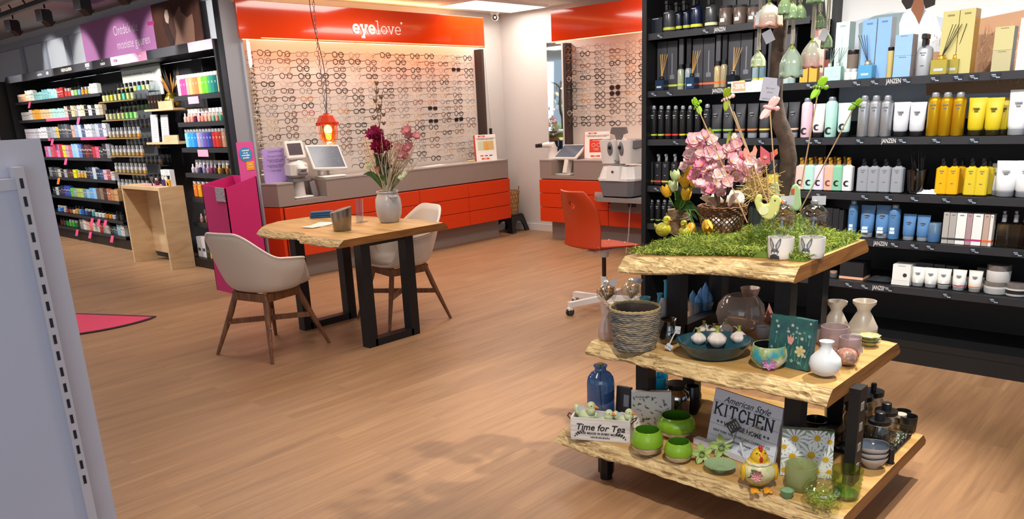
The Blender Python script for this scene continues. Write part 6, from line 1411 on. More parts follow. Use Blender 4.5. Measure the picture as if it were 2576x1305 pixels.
def leaf(parent, p0, p1, w_, m, bend=V((0, 0, .03)), name='leaf', twist=None):
    p0, p1 = V(p0), V(p1); ax = (p1-p0); sd = (twist or ax.cross(V((-.7, -.6, .2)))).normalized()
    mb = MB().grid(lambda u, v: tuple(p0.lerp(p1, v)+bend*math.sin(PI*v)+sd*(u-.5)*2*w_*math.sin(PI*min(1, .08+.9*v))**.8+V((0, 0, 1))*abs(u-.5)*w_*.5), 5, 10)
    return obj(name, mb.mesh('leaf', m, True, 180), parent)
DG = leafm('#24402a', '#16301e'); MG = leafm('#4f7038', '#3a5a2c')
for i in range(12): 
    a = bqp(965+random.uniform(-12, 16), 440+random.uniform(-10, 10), -.02); b = bqp(965+random.uniform(-30, 40), 395+random.uniform(-14, 30), -.04); leaf(BQ, a, b, .016, DG)
leaf(BQ, (0, 0, 0), bqp(914, 440, -.04), .022, MG, V((-.01, 0, .06))); leaf(BQ, (0, 0, 0), bqp(1002, 430, -.04), .02, MG, V((0, 0, .03))); leaf(BQ, (0, 0, 0), bqp(958, 440, -.05), .02, MG)
def tulip_mesh(m, L_=.045, open_=.25):
    mb = MB()
    for k in range(6):
        a = 2*PI*k/6; k2 = 1 if k % 2 else .93
        def f(u, v, a=a, k2=k2):
            r_ = L_*(.15+.34*math.sin(PI*min(1, v*.62+.12)))*k2*(1+open_*(v > .8)*(v-.8)); ph = a+(u-.5)*1.5*math.sin(PI*min(1, .12+.80*v))**.7; return (r_*math.cos(ph), r_*math.sin(ph), L_*v*1.15*(1-.10*abs(u-.5)*2*(v > .7)))
        mb.grid(f, 6, 8)
    return mb.mesh('tulip', m, True, 180)
TUW = tulip_mesh(petm('tulip_white', '#dcdcc4', '#a8b888'))
for px, py, d in ((930, 425, V((-.3, 0, .9))), (1002, 452, V((.8, 0, .35))), (1013, 447, V((.5, -.1, .8)))): bloom(TUW, BQ, bqp(px, py, -.05), d, 1, 'tulip'); obj('stem', MB().tube([(0, 0, 0), bqp(px, py, -.05)], .003, 5).mesh('s', flat('#5c7038')), BQ)
leaf(BQ, bqp(950, 440, -.03), bqp(947, 420, -.05), .02, leafm('#a86a48'), V((0, 0, .02)))
# papers, pens, acrylic holder
p = at(812, 566, z=TT); t = thing('paper_sheets', 'loose white papers in front of the blue brochures on the wooden table', 'paper', (p.x, p.y, TT+.001), .35)
for i, (x, y, a) in enumerate(((0, 0, 0), (.03, .03, .2), (-.06, .01, -.15))): obj('sheet', MB().box(-.10, .10, -.06, .06, i*.0015, i*.0015+.001, TR(x, y, 0, rz=a)).mesh('s', flat(['#d8d4d2', '#e0dad4', '#cfcccc'][i], .7)), t)
p = at(812, 550, z=TT)+V((.04, .08, 0)); t = thing('glasses_case', 'stack of blue spectacle cases behind the steel bin on the wooden table', 'spectacle cases', (p.x, p.y, TT+.001), -.72)
for i in range(3): obj('case', MB().box(-.085, .085, -.03, .03, i*.017, i*.017+.015, TR(.004*i, 0, 0, rz=.05*i), b=.005).mesh('c', mat('case_blue', '#2f5f90', .3)), t)
p = at(905, 560, z=TT); t = thing('acrylic_stand', 'small clear acrylic stand between steel bin and grey pot', 'stand', (p.x, p.y, TT+.001), .3)
obj('foot', MB().box(-.02, .07, -.03, .03, 0, .003).mesh('f', ACR), t); obj('upright_sheet', MB().box(-.002, .002, -.03, .03, .003, .17, TR(ry=.12)).mesh('f', ACR), t); obj('edge_line', MB().tube([(0, -.03, .003), (.021, -.03, .172)], .002, 5).mesh('f', flat('#e8a088')), t)  # orange line down one edge of the clear sheet

# pendant lamp
LP = at(825, 292, x=3.38); ORL = mat('lamp_orange', '#c8340c', .35)
lp0 = EYEP+(_f+_r*((825-CXP)/FPX)+_d*((325-CYP)/FPX))*5.5
t = thing('pendant_lamp', 'orange industrial cage pendant lamp with glowing bulb over the wooden table', 'lamp', (lp0.x, lp0.y, lp0.z)); S_ = 58*mpp(lp0)/2
obj('housing', MB().prism([(math.cos(PI/4*k+.3)*S_*1.0, math.sin(PI/4*k+.3)*S_*1.0) for k in range(8)], S_*.42, S_*.58).lathe([(S_*.98, S_*.50), (S_*.62, S_*1.15), (S_*.30, S_*1.22), (S_*.22, S_*1.35)], 8, TR(rz=.3)).mesh('h', ORL), t)
for k in range(4): obj('lug', MB().cbox((math.cos(k*PI/2)*S_*1.0, math.sin(k*PI/2)*S_*1.0, S_*.45), (S_*.22, S_*.22, S_*.22)).mesh('l', ORL), t)
obj('glass_jar', MB().lathe([(S_*.66, S_*.42), (S_*.68, -S_*.2), (S_*.62, -S_*.75), (S_*.35, -S_*1.1), (.001, -S_*1.18)], 28, capb=False).mesh('g', glass('amber_jar', '#ffd08a', .05, .10), True), t)
cg = []
for k in range(4):
    a = k*PI/2+.5; cg = [(math.cos(a)*S_*x, math.sin(a)*S_*x, S_*z_) for x, z_ in ((.84, .42), (.84, -.3), (.78, -.75), (.5, -1.2), (0, -1.42))]
    obj('cage_wire', MB().tube(cg, .0028, 6).mesh('c', ORL), t)
for z_ in (-.35,): obj('cage_ring', MB().tube([(math.cos(2*PI*i/28)*S_*.84, math.sin(2*PI*i/28)*S_*.84, S_*z_) for i in range(28)], .0028, 6, closed=True).mesh('c', ORL), t)
obj('bulb', MB().sphere((0, 0, -S_*.05), S_*.34, 18, 12, None, (1, 1, 1.15)).mesh('b', mat('bulb_glow', '#ffdca0', .5, emit=('#ffc868', 22)), True), t)
ptl = bpy.data.lights.new('bulb_light', 'POINT'); ptl.energy = 7; ptl.color = (1, .62, .25); ptl.shadow_soft_size = .04; po = bpy.data.objects.new('bulb_light', ptl); COL.objects.link(po); po.location = lp0+V((0, 0, -S_*1.3))
top = V((lp0.x-.10, lp0.y+.06, CEIL)); top = (EYEP+(_f+_r*((789-CXP)/FPX)+_d*((-60-CYP)/FPX))*5.5); top = V((top.x, top.y, CEIL))
b0 = V((0, 0, S_*1.3)); tp_ = top-lp0; L_ = (tp_-b0).length; nl = int(L_/.03); lk = MB()
for i in range(nl):
    c = b0.lerp(tp_, (i+.5)/nl)+V((0, 0, 0))+(_r*-.03*math.sin(PI*(i+.5)/nl)*.6); ax = (tp_-b0).normalized(); sd = ax.orthogonal().normalized() if i % 2 else ax.cross(ax.orthogonal()).normalized()
    lk.tube([c+ax*.017*math.cos(a*PI/4)+sd*.008*math.sin(a*PI/4) for a in range(8)], .0022, 4, closed=True)
ch = obj('chain', lk.mesh('chain', flat('#8c8088', .3, .7)), t); ch['kind'] = 'stuff'
obj('cord', MB().tube([b0+(tp_-b0)*q+_r*(.035*math.sin(q*PI*2.2)*.8-.03*math.sin(PI*q)*.6) for q in [i/24 for i in range(25)]], .0028, 6).mesh('c', flat('#2a1f22')), t)
# ================================================================ tiered display stand
Z1, Z2, Z3 = .20, .592, .965
ST = thing('display_stand', 'three tier display stand of live edge boards on black steel legs', 'display stand', (0, 0, 0))
slab(ST, .79, 1.975, Z1, .052, lambda y: 2.325+.05*math.sin((y-.8)*2.2)*.3+.02*(y > 1.8)*(y-1.8)*2, lambda y: 3.27+.01*math.sin(y*6), 11, 90, .05)
slab(ST, .885, 1.862, Z2, .052, lambda y: 2.405+.012*math.sin(y*8), lambda y: 3.15+.01*math.sin(y*5), 17, 80, .05)
def fx3(y): return 2.50-.14*sm(1.30, 1.66, y)+.01*math.sin(y*12)
slab(ST, 1.055, 1.665, Z3, .055, fx3, lambda y: 3.21-.0*y, 23, 60, .05)
obj('frame_loop', loop_frame(1.61, 2.70, 2.70, 3.04, 3.04, Z2, Z3-.056, .06, .06).mesh('f', BLACKM), ST)
obj('frame_loop', loop_frame(1.19, 2.76, 2.76, 3.06, 3.06, Z2, Z3-.056, .06, .06).mesh('f', BLACKM), ST)
obj('frame_loop', loop_frame(1.73, 2.66, 2.66, 3.04, 3.04, Z1, Z2-.053, .06, .06).mesh('f', BLACKM), ST)
obj('frame_loop', loop_frame(1.07, 2.62, 2.62, 3.04, 3.04, Z1, Z2-.053, .06, .06).mesh('f', BLACKM), ST)
sp_ = obj('slotted_post', MB().box(2.60, 2.665, .845, .882, Z1+.001, .555).mesh('f', BLACKM), ST)
for k in range(4):
    obj('slot_plate', MB().box(2.615, 2.64, .843, .846, .25+.075*k, .278+.075*k).mesh('s', flat('#8f8a80')), sp_)
for (x, y) in ((2.47, 1.80), (2.47, .97), (3.10, 1.80), (3.10, .97)):
    l_ = obj('leg', MB().lathe([(.034, .03), (.034, Z1-.05)], 8, c=(x, y, 0)).mesh('l', mat('leg_black_gloss', '#0f0f11', .2)), ST)
    obj('levelling_foot', MB().lathe([(.026, 0), (.026, .02), (.018, .032)], 16, c=(x, y, 0)).mesh('l', MATS['leg_black_gloss']), l_)

# ---- moss on the top tier
random.seed(4)
def mossh(x, y): # mound height over the board
    a = math.exp(-(((x-2.93)/.16)**2+((y-1.28)/.10)**2))*.10; return .016+a+.026*(sn(x*30, 1)+.5)*(sn(y*28, 2)+.5)
mb = MB(); pts = []
while len(pts) < 15000:
    y = random.uniform(1.07, 1.655); x = random.uniform(fx3(y)+.05, 3.14)
    f = fx3(y)+.065+.04*sn(y*16, 5)+(.06 if y < 1.25 else 0)
    if x < f: continue
    pts.append((x, y))
for (x, y) in pts:
    h_ = mossh(x, y); z = Z3+random.uniform(.2, 1)*h_; l = random.uniform(.012, .032); a = random.uniform(0, 2*PI); e = random.uniform(.1, 1.2); d = V((math.cos(a)*math.cos(e), math.sin(a)*math.cos(e), math.sin(e))); s = d.orthogonal().normalized()*.0017
    p_ = V((x, y, z)); mb.mi(random.choice((0, 0, 1, 1, 2)) if sn(x*14+y*9, 3)+.5 > .2 else random.choice((2, 3))); b1 = p_+d*l*.5+V((0, 0, .003))
    n0 = len(mb.v); mb.v += [tuple(p_-s), tuple(p_+s), tuple(b1+s), tuple(b1-s), tuple(p_+d*l-V((0, 0, .003)))]; mb.f += [[n0, n0+1, n0+2, n0+3], [n0+3, n0+2, n0+4]]; mb.m += [mb.k, mb.k]
mb.mi(1); 
def mg(u, v): y = 1.07+.58*u; x = fx3(y)+.11+(3.12-fx3(y)-.11)*v; return (x, y, Z3+.001+(mossh(x, y)*.75 if 0 < u < 1 and 0 < v < 1 else 0))
mb.grid(mg, 40, 40)
o = obj('moss', mb.mesh('moss', [mat('moss_a', '#8a9a34', .9), mat('moss_b', '#526a1e', .9), mat('moss_c', '#8f9440', .9), mat('moss_d', '#8a7a48', .9)])); o['kind'] = 'stuff'; o['label'] = 'green moss bed covering the top tier of the display stand'; o['category'] = 'moss'

# ---- tree trunk with hanging bells
TRX = 2.92
def tp(px, py, x=TRX): return at(px, py, x=x)
bark = mat('trunk_bark', '#4a3a30', .9, noise='#30251f', bump=.6, nscale=25)
pts = [tp(*a) for a in ((1976, 525), (1977, 470), (1984, 400), (1978, 350), (1958, 300), (1950, 250), (1953, 180), (1960, 100), (1968, 40), (1976, -30))]; pts[0].z = Z3-.0; pts[0].x = pts[1].x; 
rs = [20*mpp(pts[1])]*3+[19*mpp(pts[1])]*2+[17*mpp(pts[1])]*3+[15*mpp(pts[1])]*2
t = thing('tree_trunk', 'dark brown branch trunk rising from the moss on the display stand', 'branch', (0, 0, 0))
pp = []; rr = []
for i in range(len(pts)-1):
    for q in (0, .25, .5, .75): pp.append(pts[i].lerp(pts[i+1], q)); rr.append(rs[i]*(1-q)+rs[i+1]*q+.0012*sn(len(pp)*1.7, 3))
obj('trunk', MB().tube(pp+[pts[-1]], rr+[rs[-1]], 16).mesh('t', bark, True, 180), t)
tz = pts[-1]
for k, (dy, dx, dz) in enumerate(((.22, -.05, .12), (-.12, -.1, .15), (-.32, .0, .10), (.05, -.2, .12), (-.22, -.16, .14))): obj('branch', MB().tube([tz, tz+V((dx*.5, dy*.5, dz*.8)), tz+V((dx, dy, dz))], [.014, .010, .006], 8).mesh('b', bark, True), t)
def bellmat(nm, c0, c1):   # glazed petals fading from crown to rim: a colour the porcelain itself has
    if nm in MATS: return MATS[nm]
    m = mat(nm, c0, .12, spec=.6); N = m.node_tree.nodes; L = m.node_tree.links; tc = N.new('ShaderNodeTexCoord'); sx_ = N.new('ShaderNodeSeparateXYZ'); L.new(tc.outputs['Generated'], sx_.inputs[0]); r_ = N.new('ShaderNodeValToRGB')
    r_.color_ramp.elements[0].color = (*srgb(c1), 1); r_.color_ramp.elements[1].color = (*srgb(c0), 1); r_.color_ramp.elements[1].position = .75; L.new(sx_.outputs['Z'], r_.inputs[0]); L.new(r_.outputs[0], N['Principled BSDF'].inputs['Base Color']); return m
BELLS = [(1935, 40, 66, 8, 66, 'bell_cream', '#d9dccb', '#d9a090', 'large cream bell with blush inside, nearest the trunk top', 2.80), (1908, 148, 34, 130, 167, 'bell_sage', '#9aa88c', '#a9b98c', 'small sage bell left of the trunk', 2.78), (1993, 155, 55, 118, 192, 'bell_sage2', '#8fa092', '#84998a', 'large sage bell right of the trunk', 2.80),
         (2044, 135, 52, 102, 168, 'bell_rose', '#a3a79a', '#a5736c', 'large sage bell with dusky rose rim', 2.84), (2063, 52, 28, 34, 70, 'bell_olive', '#6f8060', '#64785a', 'small olive bell hanging high on the right', 2.88), (2081, 98, 27, 82, 120, 'bell_olive', '#6f8060', '#64785a', 'small olive bell lowest on the far right', 2.90),
         (1993, 22, 34, 6, 46, 'bell_mint', '#a3c48c', '#8aa87c', 'left mint bell of the top cluster', 2.76), (2013, 26, 30, 10, 46, 'bell_mint', '#a3c48c', '#8aa87c', 'right mint bell of the top cluster', 2.82), (1975, 18, 30, -10, 34, 'bell_mint', '#a3c48c', '#8aa87c', 'middle mint bell in front of the trunk', 2.74), (2052, -8, 40, -30, 6, 'bell_mint', '#a3c48c', '#8aa87c', 'mint bell cut off by the top edge', 2.84)]
for (px, py, w0, y0, y1, mn, c0, c1, lab, x_) in BELLS:
    top_ = at(px, y0, x=x_); bot = at(px, y1, x=x_); hh = top_.z-bot.z; r = w0*mpp(top_)/2
    t = thing('bell_flower', lab, 'hanging bell', (top_.x, top_.y, bot.z)); m = bellmat(mn, c0, c1)
    def bf(u, v, r=r, hh=hh):
        a = u*2*PI; sc_ = 1+.06*math.cos(a*6)*(v > .0); rr_ = r*(.30+.70*math.sin(PI/2*min(1, (1-v)*1.5)))*sc_*(1+.10*max(0, .15-v)*4); z = hh*v*.92-(hh*.09*abs(math.cos(a*3))**.8*(1-v)**3)+hh*.03
        return (rr_*math.cos(a), rr_*math.sin(a), z)
    o = obj('petals', MB().grid(bf, 48, 12, wrap=True).mesh('p', m, True, 80), t); md = o.modifiers.new('s', 'SOLIDIFY'); md.thickness = .0025
    obj('calyx', MB().lathe([(r*.38, hh*.90), (r*.30, hh*.97), (r*.1, hh*1.05), (r*.08, hh*1.12)], 12).mesh('c', flat('#7d8c34', .3)), t)
    for k in range(2): obj('ribbon', MB().box(-.0015, .0015, -.003, .003, hh*1.1, max(hh*1.3, tz.z+.10-bot.z), TR(0, (k-.5)*.010, 0, rx=(k-.5)*.02)).mesh('r', flat('#9a9386', .6)), t)
def card(nm, lab, cat, px, py, wpx, hpx, x_, col, roll=0, lines=(), fold=0):
    p = at(px, py, x=x_); w_ = wpx*mpp(p); h_ = hpx*mpp(p)/.96; ry = math.atan2(p.y, p.x)
    t = thing(nm, lab, cat, p, ry-PI/2, None); T_ = TR(ry=roll)
    obj('card', MB().box(-w_/2, w_/2, -.0006, .0006, -h_/2, h_/2, T_).mesh('c', flat(col, .6)), t)
    for i, (s, z) in enumerate(lines): text(t, s, flat('#5c5c66'), T_ @ TR(0, -.001, h_*z, rx=PI/2), h_*.11, ext=.0002)
    return t
card('paper_tag', 'white price tag hanging from the large cream bell', 'tag', 1911, 46, 19, 28, 2.76, '#d8dce2', .08)
card('paper_tag', 'grey paper tag twisted on the ribbon left of the trunk', 'tag', 1933, 92, 24, 28, 2.76, '#8e8e98', -.45)
card('paper_tag', 'pale grey tag beside the rose rimmed bell', 'tag', 2072, 88, 18, 26, 2.86, '#a9acb4', .4)
card('note_card', 'lilac grey note card fixed to the front of the trunk', 'sign', 1938, 225, 44, 54, 2.80, '#9d9dac', .14, (('?', .28), ('Bel voor', .05), ('advies', -.12), ('eyelove team', -.40)))

# ---- insects and hens on sticks
STK = flat('#a88a62', .6); MOSSZ = Z3+.0
def stick(parent, a, b, r=.0022): obj('stick', MB().tube([a, b], r, 6).mesh('s', STK), parent)
def wing(l, w_): return MB().grid(lambda u, v: (l*v, (u-.5)*2*w_*math.sin(PI*min(1, .1+.85*v))**.8, .0), 5, 8).mesh('wing', None, True, 180) if False else None
def insect(px, py, x_, spx, bot, lab, cw, cb, stripes, angle, nw=4, kindc='decoration'):
    p = at(px, py, x=x_); s = spx*mpp(p)/2; t = thing('garden_insect', lab, kindc, p); fy = math.atan2(p.y, p.x)-PI/2
    T0 = TR(rz=fy) @ TR(ry=angle)
    b_ = obj('insect_body', MB().sphere((0, 0, 0), s*.2, 12, 8, T0, (2.6, .9, .9)).sphere((s*.55, 0, 0), s*.2, 12, 8, T0).mesh('b', flat(cb, .35), True), t)
    if stripes:
        for k in range(3): obj('stripe', MB().tube([(T0 @ V((-.30*s+k*.22*s, s*.2*math.cos(a), s*.2*math.sin(a)))) for a in [i*PI/6 for i in range(12)]], s*.035, 5, closed=True).mesh('b', flat('#22281a', .4)), b_)
    for k, (ax, ay, l) in enumerate(((.9, .7, 1.), (.5, 1., .85), (-.9, .9, 1.), (-.5, 1.2, .8))[:nw]):
        d = V((ax*.35, -.25+.1*k, ay*(.7 if k < 2 else -.7))).normalized(); side = d.cross(V((0, 1, 0))).normalized()
        w_ = MB().grid(lambda u, v, d=d, side=side, l=l: tuple(T0 @ (d*s*l*v*1.05+side*(u-.5)*s*.5*math.sin(PI*min(1, .12+.82*v))**.7)), 5, 8).mesh('w', flat(cw, .35), True, 180)
        o = obj('wing', w_, t); md = o.modifiers.new('s', 'SOLIDIFY'); md.thickness = .002
    q = at(*bot, z=Z3+.02) if bot[1] > 540 else None
    e = at(bot[0], bot[1], x=x_+.02); e = e if e.z < p.z else p-V((0, 0, .2)); stick(t, (0, 0, 0), e-p)
insect(1753, 266, 2.62, 46, (1880, 560), 'lime green bee with black stripes on a stick above the blossoms', '#8ec02a', '#7fb022', True, -.9)
insect(1828, 248, 2.68, 58, (1925, 495), 'pink striped dragonfly with olive wings on a stick', '#8a9a20', '#e0b0ac', True, -.4)
insect(1936, 270, 2.62, 66, (1956, 540), 'pale pink dragonfly on a stick in front of the trunk', '#e8bcb8', '#d89c9c', False, .2)
insect(2060, 219, 2.74, 62, (2015, 470), 'lime green bee on a tall stick right of the trunk', '#8ec02a', '#6b9a1e', True, .1)
insect(2152, 262, 2.70, 40, (2012, 530), 'green clover shaped insect on the rightmost slanting stick', '#6f9a1c', '#5c8418', False, .4)
t = thing('garden_stick', 'thin bare stick crossing behind the pale pink dragonfly', 'stick', at(1845, 280, x=2.66)); stick(t, (0, 0, 0), at(1935, 520, x=2.68)-t.location)
def flatfig(nm, lab, cat, outline, px0, py0, x_, s, col, th=.012, parts=(), bottom=None, stickto=None):
    p = at(px0, py0, x=x_); fy = math.atan2(p.y, p.x)-PI/2; k = mpp(p)*s
    t = thing(nm, lab, cat, p, fy)
    def poly(pts, off, th_): 
        n_ = len(pts); vs = [(a*k, off-th_/2, -b*k) for a, b in pts]+[(a*k, off+th_/2, -b*k) for a, b in pts]
        return MB().add(vs, [list(range(n_)), [2*n_-1-i for i in range(n_)]]+[[i, n_+i, n_+(i+1) % n_, (i+1) % n_] for i in range(n_)])
    o = obj('figure_body', poly(outline, 0, th).mesh('b', flat(col, .7)), t)
    if th > .006: md = o.modifiers.new('b', 'BEVEL'); md.width = th*.3; md.segments = 2
    for nm2, pts, c, off in parts: obj(nm2, poly(pts, off, .004).mesh('b', flat(c, .6)), t)
    if stickto: stick(t, (0, 0, 0), Matrix.Rotation(-fy, 3, 'Z') @ (at(*stickto, x=x_+.01)-p), .002)
    return t
def ell(cx, cy, rx, ry, n=14): return [(cx+rx*math.cos(2*PI*i/n), cy+ry*math.sin(2*PI*i/n)) for i in range(n)]
HEN = [(-22, -10), (-18, -22), (-8, -14), (0, -4), (8, -10), (12, -22), (20, -22), (24, -14), (22, -4), (20, 6), (14, 14), (2, 20), (-10, 16), (-20, 4)]
flatfig('wooden_hen', 'flat rose pink wooden hen with heart on a stick left of the trunk', 'decoration', [(-13, -28), (10, -10), (20, -14), (26, -6), (20, 4), (10, 16), (-2, 18), (-12, 4)], 1925, 395, 2.66, 1.0, '#b8505a', .006, (('heart', ell(0, 0, 5, 4), '#d08888', -.006), ('comb', [(20, -16), (28, -20), (30, -8), (26, -4)], '#c8602e', -.001)), stickto=(1940, 560))
flatfig('wooden_hen', 'flat salmon wooden hen among the blossoms beside the sticks', 'decoration', HEN, 1886, 388, 2.66, .75, '#dd8c7c', .006, (('comb', [(10, -22), (16, -30), (20, -22)], '#d8783a', -.001),), stickto=(1905, 500))
# pale yellow felt hen
flatfig('felt_hen', 'pale yellow felt hen with orange beak on the moss before the trunk', 'decoration', [(-36, -14), (-30, -30), (-20, -32), (-16, -22), (-20, -14), (-14, -6), (0, -8), (4, -24), (12, -30), (24, -26), (30, -14), (26, -2), (24, 14), (14, 28), (0, 32), (-14, 26), (-28, 8)], 1934, 520, 2.60, 1.0, '#bdbf72', .03,
        (('beak', [(30, -18), (38, -12), (31, -8)], '#d87a3a', -.004), ('eye', ell(14, -17, 2, 2, 8), '#222222', -.0155), ('wing_patch', ell(-12, 8, 12, 11), '#cfd2a0', -.0155)))
flatfig('felt_bird', 'sage green felt bird left of the trunk, behind the yellow hen', 'decoration', [(-12, 20), (-10, -6), (0, -20), (10, -20), (14, 0), (14, 20)], 1945, 480, 2.80, 1.1, '#8fa680', .025)
flatfig('felt_bird', 'sage green felt bird with red patch right of the trunk', 'decoration', [(-12, 34), (-14, 0), (-8, -28), (4, -34), (12, -20), (14, 0), (18, 22), (12, 34)], 1999, 495, 2.76, 1.0, '#92b080', .025, (('red_patch', [(-9, -20), (-1, -22), (-1, -8), (-9, -8)], '#b83a28', -.014),))

# ---- wicker basket with eggs
WK = mat('dark_wicker', '#7a4e2c', .7, noise='#4c2e18', nscale=50)
p, w_, h = site(1814, 600, Z3, 104, 512, .85, .9); p.z += .002; BK = p
t = thing('wicker_basket', 'brown wicker basket full of speckled eggs on the moss', 'basket', p); r = w_/2
mb = MB(); woven(mb, r*.86, r*1.1, h*.62, 26, 0, .0028, h*.12, .002, cross=True); obj('open_weave', mb.mesh('w', WK, True), t)
mb = MB(); woven(mb, r*.84, r*.9, h*.16, 26, 4, .0032, 0, .003); obj('foot_weave', mb.mesh('w', WK, True), t)
mb = MB()
for j in range(5): mb.tube([((r*1.10+.004*math.sin(k*1.9+j*2))*math.cos(2*PI*k/52), (r*1.10+.004*math.sin(k*1.9+j*2))*math.sin(2*PI*k/52), h*.72+h*.065*j+.002*math.sin(k*2.3+j)) for k in range(52)], .0045, 5, closed=True)
obj('rim_braid', mb.mesh('w', WK, True), t)
obj('basket_floor', MB().lathe([(r*.84, .002), (r*.84, .006)], 24).mesh('w', WK), t)
EGG = mat('egg_white', '#d6d2ca', .5); EGGS = mat('egg_speckled', '#d6d2ca', .5, noise='#4c443e', nscale=38); EGGS.node_tree.nodes['Color Ramp'].color_ramp.elements[0].position = .36; EGGS.node_tree.nodes['Color Ramp'].color_ramp.elements[1].position = .40
def egg(loc, r, m, lab, rot, grp='eggs in the wicker basket'):
    t = thing('egg', lab, 'egg', loc, 0, grp, me=MB().lathe([(max(1e-5, r*math.sin(PI*i/12)*(1-.14*math.cos(PI*i/12))), -r*1.28*math.cos(PI*i/12)) for i in range(13)][::1], 18, capb=False, capt=False).mesh('egg', m, True, 180), rot=rot); return t
er = .032
for i, (px, py, m, lb) in enumerate(((1808, 497, EGGS, 'speckled egg on top of the basket, on the left'), (1838, 497, EGG, 'white egg on top of the basket, in the middle'), (1855, 500, EGG, 'white egg on top of the basket, at the right edge'))):
    q = at(px, py, z=Z3+h*.98); egg(q, er, m, lb, (1.3, .2, .8+.7*i))
for i in range(5):
    a = i*2*PI/5+.4; egg(BK+V((math.cos(a)*r*.60, math.sin(a)*r*.60, h*(.33 if i % 2 else .5))), er*.8, EGGS if i % 2 else EGG, '%s egg seen through the weave of the wicker basket' % ORD[i], (1.2, .3, a))
t = thing('feathers', 'brown and cream feathers tucked between the eggs in the basket', 'feathers', BK+V((0, 0, h*.95)))
for i, (dx, dy, c) in enumerate(((-.04, .03, '#6a5040'), (-.06, .05, '#8a7058'), (-.03, .06, '#a89078'), (.02, -.05, '#c8a898'), (.05, -.03, '#d0c0b0'), (-.05, .0, '#5a4436'))):
    leaf(t, (dx*.5, dy*.5, 0), (dx*1.3, dy*1.2, .035+.006*i), .012, flat(c, .9), V((0, 0, .012)), 'feather')

# ---- blossom spray
random.seed(9)
q0 = at(1820, 500, x=2.80)
BS = thing('blossom_branch', 'spray of pink cherry blossom rising behind the wicker basket', 'flowers', q0)
PM1 = petm('petal_pink', '#e8a8b8', '#f0ccd0'); PM2 = petm('petal_rose', '#d8789c', '#e8a4b4'); PM3 = petm('petal_pale', '#f2e0da', '#eabfc4'); CEN = flat('#d8a83a', .6)
BM = [petal_flower(5, .034, 1., a, .35, .8, 2, CEN) for a in (PM1, PM2, PM3)]
cl = [(1730, 395), (1722, 420), (1742, 372), (1755, 350), (1772, 345), (1790, 355), (1800, 372), (1745, 400), (1762, 385), (1775, 405), (1795, 395), (1820, 390), (1842, 350), (1855, 362), (1835, 378), (1850, 385), (1868, 395), (1862, 410), (1840, 405), (1815, 415), (1795, 425), (1775, 430), (1757, 425), (1750, 445), (1770, 452), (1790, 448), (1810, 440), (1830, 430), (1848, 428), (1865, 425), (1880, 415), (1895, 425), (1900, 440), (1890, 405), (1875, 435), (1760, 470), (1775, 478), (1790, 480), (1803, 470), (1812, 485), (1785, 465), (1745, 355), (1738, 410), (1910, 415), (1758, 365), (1735, 385), (1785, 385), (1808, 400), (1855, 445), (1825, 455), (1785, 410), (1765, 415)]
for i, (px, py) in enumerate(cl):
    x_ = 2.80+random.uniform(-.10, .10)-.05; q = at(px, py, x=x_)-q0; bloom(BM[(0, 2, 1, 2, 0, 2, 0)[i % 7]], BS, q, V((-.8+random.uniform(-.6, .6), -.45+random.uniform(-.6, .6), .4+random.uniform(-.4, .5))), random.uniform(.68, .98))
for br in ([(1820, 520), (1835, 460), (1815, 400), (1790, 350), (1770, 335)], [(1825, 500), (1800, 440), (1760, 390), (1735, 380)], [(1830, 490), (1860, 430), (1895, 410), (1910, 405)], [(1822, 500), (1790, 470), (1755, 460)], [(1835, 460), (1850, 400), (1850, 350)]):
    obj('twig', MB().tube([at(a, b, x=2.80)-q0 for a, b in br], [.0045]+[.003]*(len(br)-2)+[.0015], 6).mesh('t', flat('#4a3020', .8)), BS)
YG = leafm('#a8a840', '#7c8c30')
for px, py in ((1778, 355), (1782, 362), (1770, 440), (1835, 470), (1780, 495), (1745, 462), (1828, 365), (1800, 462), (1885, 425)): q = at(px, py, x=2.74)-q0; leaf(BS, q, q+V((0, -.03, .02)), .009, YG)

# ---- straw nest with glass
q = at(1905, 500, x=2.74); t = thing('straw_bundle', 'bundle of pale straw in a slim glass behind the felt hen', 'straw', q); mb = MB(); random.seed(2)
for i in range(240):
    a = random.uniform(0, 2*PI); e = random.uniform(-.5, 1.3); l = random.uniform(.03, .085); d = V((math.cos(a)*math.cos(e), math.sin(a)*math.cos(e), math.sin(e))); c0 = V((random.uniform(-.03, .03), random.uniform(-.035, .035), random.uniform(-.01, .07))); mb.tube([c0, c0+d*l*.5+V((0, 0, .008)), c0+d*l], .0010, 3)
so = obj('straw', mb.mesh('s', mat('straw', '#c2a868', .8)), t); so['kind'] = 'stuff'
obj('glass_sleeve', MB().lathe([(.028, -(q.z-Z3)), (.03, -.03)], 20, capt=False).mesh('g', glass('green_sleeve', '#e8f0d0', .06, .06), True), t)

